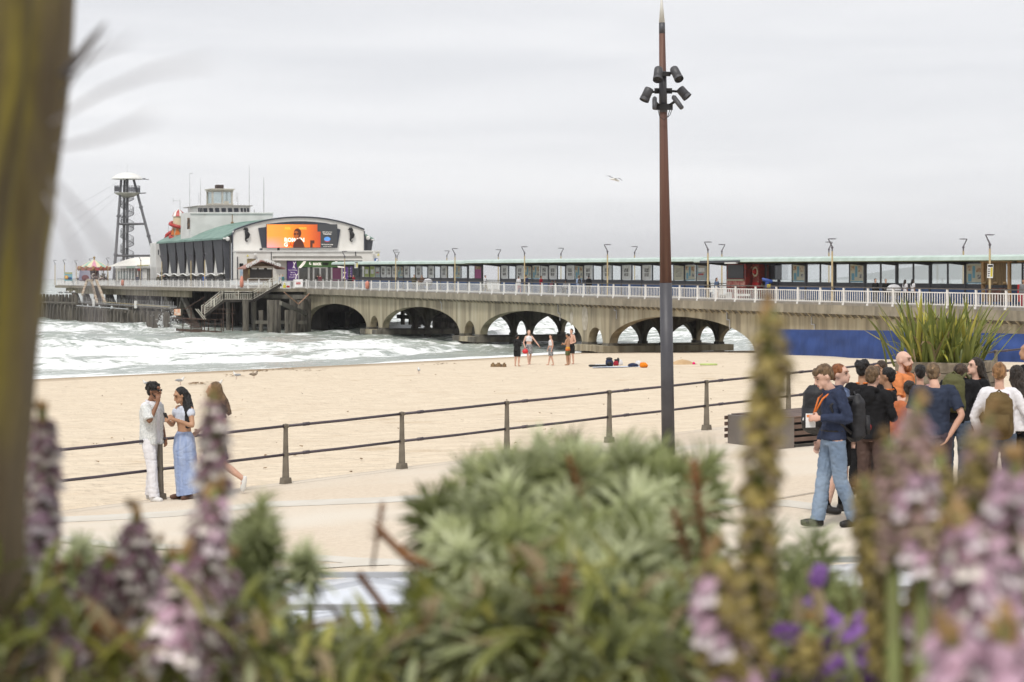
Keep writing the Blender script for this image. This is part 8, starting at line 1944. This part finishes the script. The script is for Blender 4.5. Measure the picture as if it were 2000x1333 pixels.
# undergrowth: one mass of leaves filling the bed
topU = lambda x: np.where(x < 520, 38, 0) + np.interp(x, [-200, 0, 60, 130, 200, 300, 380, 440, 500, 545, 580, 700, 790, 830, 1000, 1400, 1450, 1540, 1620, 1650, 1735, 1760, 1850, 1950, 2200], [1000, 1040, 1080, 1130, 1190, 1150, 1120, 1100, 1120, 1180, 1205, 1205, 1195, 1120, 1040, 1080, 1150, 1150, 1180, 1200, 1200, 1180, 1150, 1120, 1080])
for nm, mats_, n, seed, lab in (('undergrowth', (M_ldk, M_lf), 11000, 1, None), ('foliage', (M_lf, M_lfy, M_eu2, M_straw), 5000, 2, None)):
    g_ = np.random.default_rng(seed); base = leafm_(1, .26, .5, 3); bv = np.array([tuple(v) for v in base.v]); bf = np.array(base.f)
    x = g_.uniform(-260, 2260, n); u = g_.random(n) ** (.8 if seed == 1 else 1.1); Y_ = g_.uniform(2.2, 4.3, n) if seed == 1 else g_.uniform(1.9, 3.4, n); tu = topU(x) + 30; y = tu + (1400 - tu) * u
    p = np.stack([(x - 1000) / F * Y_, Y_, EYE - (y - 544) / F * Y_], -1); p[:, 2] = np.where(p[:, 2] < 5.5, 5.5 + g_.random(n) * .3, p[:, 2])
    az = g_.uniform(0, 6.28, n); el = g_.uniform(-.7, 1.2, n); sc_ = g_.uniform(.025, .065, n)
    v = np.repeat((bv[None] * sc_[:, None, None]), 1, 0); ce, se = np.cos(el)[:, None], np.sin(el)[:, None]; ca_, sa = np.cos(az)[:, None], np.sin(az)[:, None]
    X0, Y0, Z0 = v[..., 0], v[..., 1] * ce - v[..., 2] * se, v[..., 1] * se + v[..., 2] * ce
    v = np.stack([X0 * ca_ - Y0 * sa, X0 * sa + Y0 * ca_, Z0], -1) + p[:, None]; nb = len(bv)
    fs = (bf[None] + (np.arange(n) * nb)[:, None, None]).reshape(-1, 4); me = bpy.data.meshes.new(nm); me.vertices.add(n * nb); me.vertices.foreach_set('co', v.reshape(-1).astype(np.float32))
    me.loops.add(fs.size); me.loops.foreach_set('vertex_index', fs.ravel().astype(np.int32)); me.polygons.add(len(fs)); me.polygons.foreach_set('loop_start', (np.arange(len(fs)) * 4).astype(np.int32)); me.update(calc_edges=True)
    mi = np.where(g_.random(n) > .4, g_.integers(0, len(mats_), n), 0); me.polygons.foreach_set('use_smooth', np.ones(len(fs), bool))
    for m_ in mats_: me.materials.append(m_)
    me.polygons.foreach_set('material_index', np.repeat(mi, len(bf)).astype(np.int32)); b = me
    obj(nm, b, list(mats_), kind='stuff', label='dense leaves filling the planting bed along the bottom of the view', smooth=True)
# brown curled dead leaves with a straw-coloured midrib among the left leaves
dl = thing('dead_leaf', ray(215, 1240, 2.0), 'large curled orange-brown dead leaf among the flowers at lower left', 'leaf')
b = MB(); rows = []
for i in range(8):
    t_ = i / 7; r_ = []
    for j in range(7): v = j / 6 * 2 - 1; r_.append(ray(190 + 70 * t_ + v * 45 * math.sin(math.pi * (.15 + .8 * t_)) + 18 * mn.noise((t_ * 3, v, 0)), 1190 + 110 * t_ + 15 * v, 2.0 + .05 * v * v + .02 * mn.noise((t_ * 4, v * 2, 3))))
    rows.append(r_)
b.grid(rows); obj('blade', b, M_dead, dl, smooth=True)
b = MB(); b.tube([ray(200, 1190, 2.0), ray(225, 1240, 2.0), ray(275, 1300, 2.0)], .003, 5); obj('midrib', b, M_straw, dl)
# mossy trunk at the left edge
M_ghost = lm('grey_leaf', (.30, .28, .28), (.2, .18, .19))
tr = thing('tree', ray(-150, 1333, 2.0), 'leaning mossy tree trunk close to the camera along the left edge', 'tree')
M_bark = mat('mossy_bark', (.18, .14, .085), (.09, .068, .042), 3, .95, bump=1, bscale=9, stretch=(2.5, 2.5, .35), c3=(.36, .30, .05), s3=2.2, f3=(.45, .60), st3=(2.2, 2.2, .8), bdist=.03)
edge = [(158, -120), (146, 0), (132, 200), (104, 400), (78, 600), (60, 800), (46, 1000), (38, 1200), (30, 1400)]
def trunk(off, rpx, Y_, name, seed):
    rows = []; n = 36; rr = rpx / F * Y_
    ys_ = np.linspace(-120, 1400, 60)
    for y in ys_:
        ex = np.interp(y, [e[1] for e in edge], [e[0] for e in edge]); c = ray(ex - off - rpx, y, Y_); row = []
        for k in range(n + 1):
            a = 2 * math.pi * k / n; d_ = 1 + .035 * mn.noise((math.cos(a) * 1.6, math.sin(a) * 1.6, y * .0025 + seed)) + .045 * mn.noise((math.cos(a) * 6, math.sin(a) * 6, y * .006 + seed)) 
            row.append(c + Vector((math.cos(a), math.sin(a), 0)) * rr * d_)
        rows.append(row)
    b = MB(); b.grid(rows); o = obj(name, b, M_bark, tr, smooth=True)
trunk(0, 150, 2.05, 'trunk', 0); trunk(84, 120, 1.9, 'trunk_rib', 5)
def lblade(pts, Y0, Y1, wd, m):
    b = MB(); rows = []; n = len(pts)
    sm = []
    for i in range(n - 1):
        for k in range(5): sm.append((pts[i][0] + (pts[i + 1][0] - pts[i][0]) * k / 5, pts[i][1] + (pts[i + 1][1] - pts[i][1]) * k / 5))
    sm.append(pts[-1]); N_ = len(sm)
    for i, (x, y) in enumerate(sm):
        t = i / (N_ - 1); Y_ = Y0 + (Y1 - Y0) * t; p = ray(x, y, Y_); ww = wd * (1 - t ** 3) * .5 + .0004; a = sm[min(i + 1, N_ - 1)]; c_ = sm[max(i - 1, 0)]; dx, dy = a[0] - c_[0], a[1] - c_[1]; l_ = math.hypot(dx, dy) + 1e-6; nx, nz = dy / l_, dx / l_
        rows.append([p + Vector((nx, 0, nz)) * ww, p + Vector((0, .25 * ww, 0)), p - Vector((nx, 0, nz)) * ww])
    b.grid(rows); obj('leaf', b, m, tr, smooth=True)
lblade([(120, 150), (165, 95), (208, 42)], 2.0, 1.9, .009, M_ghost); lblade([(120, 190), (160, 130), (215, 60)], 2.0, 1.7, .002, M_ghost)
lblade([(120, 160), (190, 110), (260, 75)], 2.2, .9, .002, M_ghost)
lblade([(100, 240), (200, 180), (300, 140), (420, 120)], 1.6, .7, .0016, M_ghost); lblade([(100, 350), (170, 430), (250, 540), (345, 660)], 1.4, .62, .0018, M_ghost); lblade([(90, 380), (140, 470), (180, 580), (200, 700)], 1.5, .7, .0016, M_ghost); lblade([(110, 290), (200, 270), (310, 225)], 1.6, .7, .002, M_ghost)
# ------------------------------------------------------------------ sea air
def haze():
    m = bpy.data.materials.new('sea_air'); m.use_nodes = True; nt = m.node_tree
    for n in list(nt.nodes):
        if n.type == 'BSDF_PRINCIPLED': nt.nodes.remove(n)
    v = nt.nodes.new('ShaderNodeVolumePrincipled'); v.inputs['Density'].default_value = .00009; v.inputs['Color'].default_value = (.97, .98, 1, 1)
    v.inputs['Anisotropy'].default_value = .2
    nt.links.new(v.outputs[0], nt.nodes['Material Output'].inputs['Volume'])
    b = MB(); b.box(-15000, 15000, -400, 14500, -4.2, 210); obj('haze', b, m, kind='stuff')
haze()
bpy.data.scenes.remove(TMP)
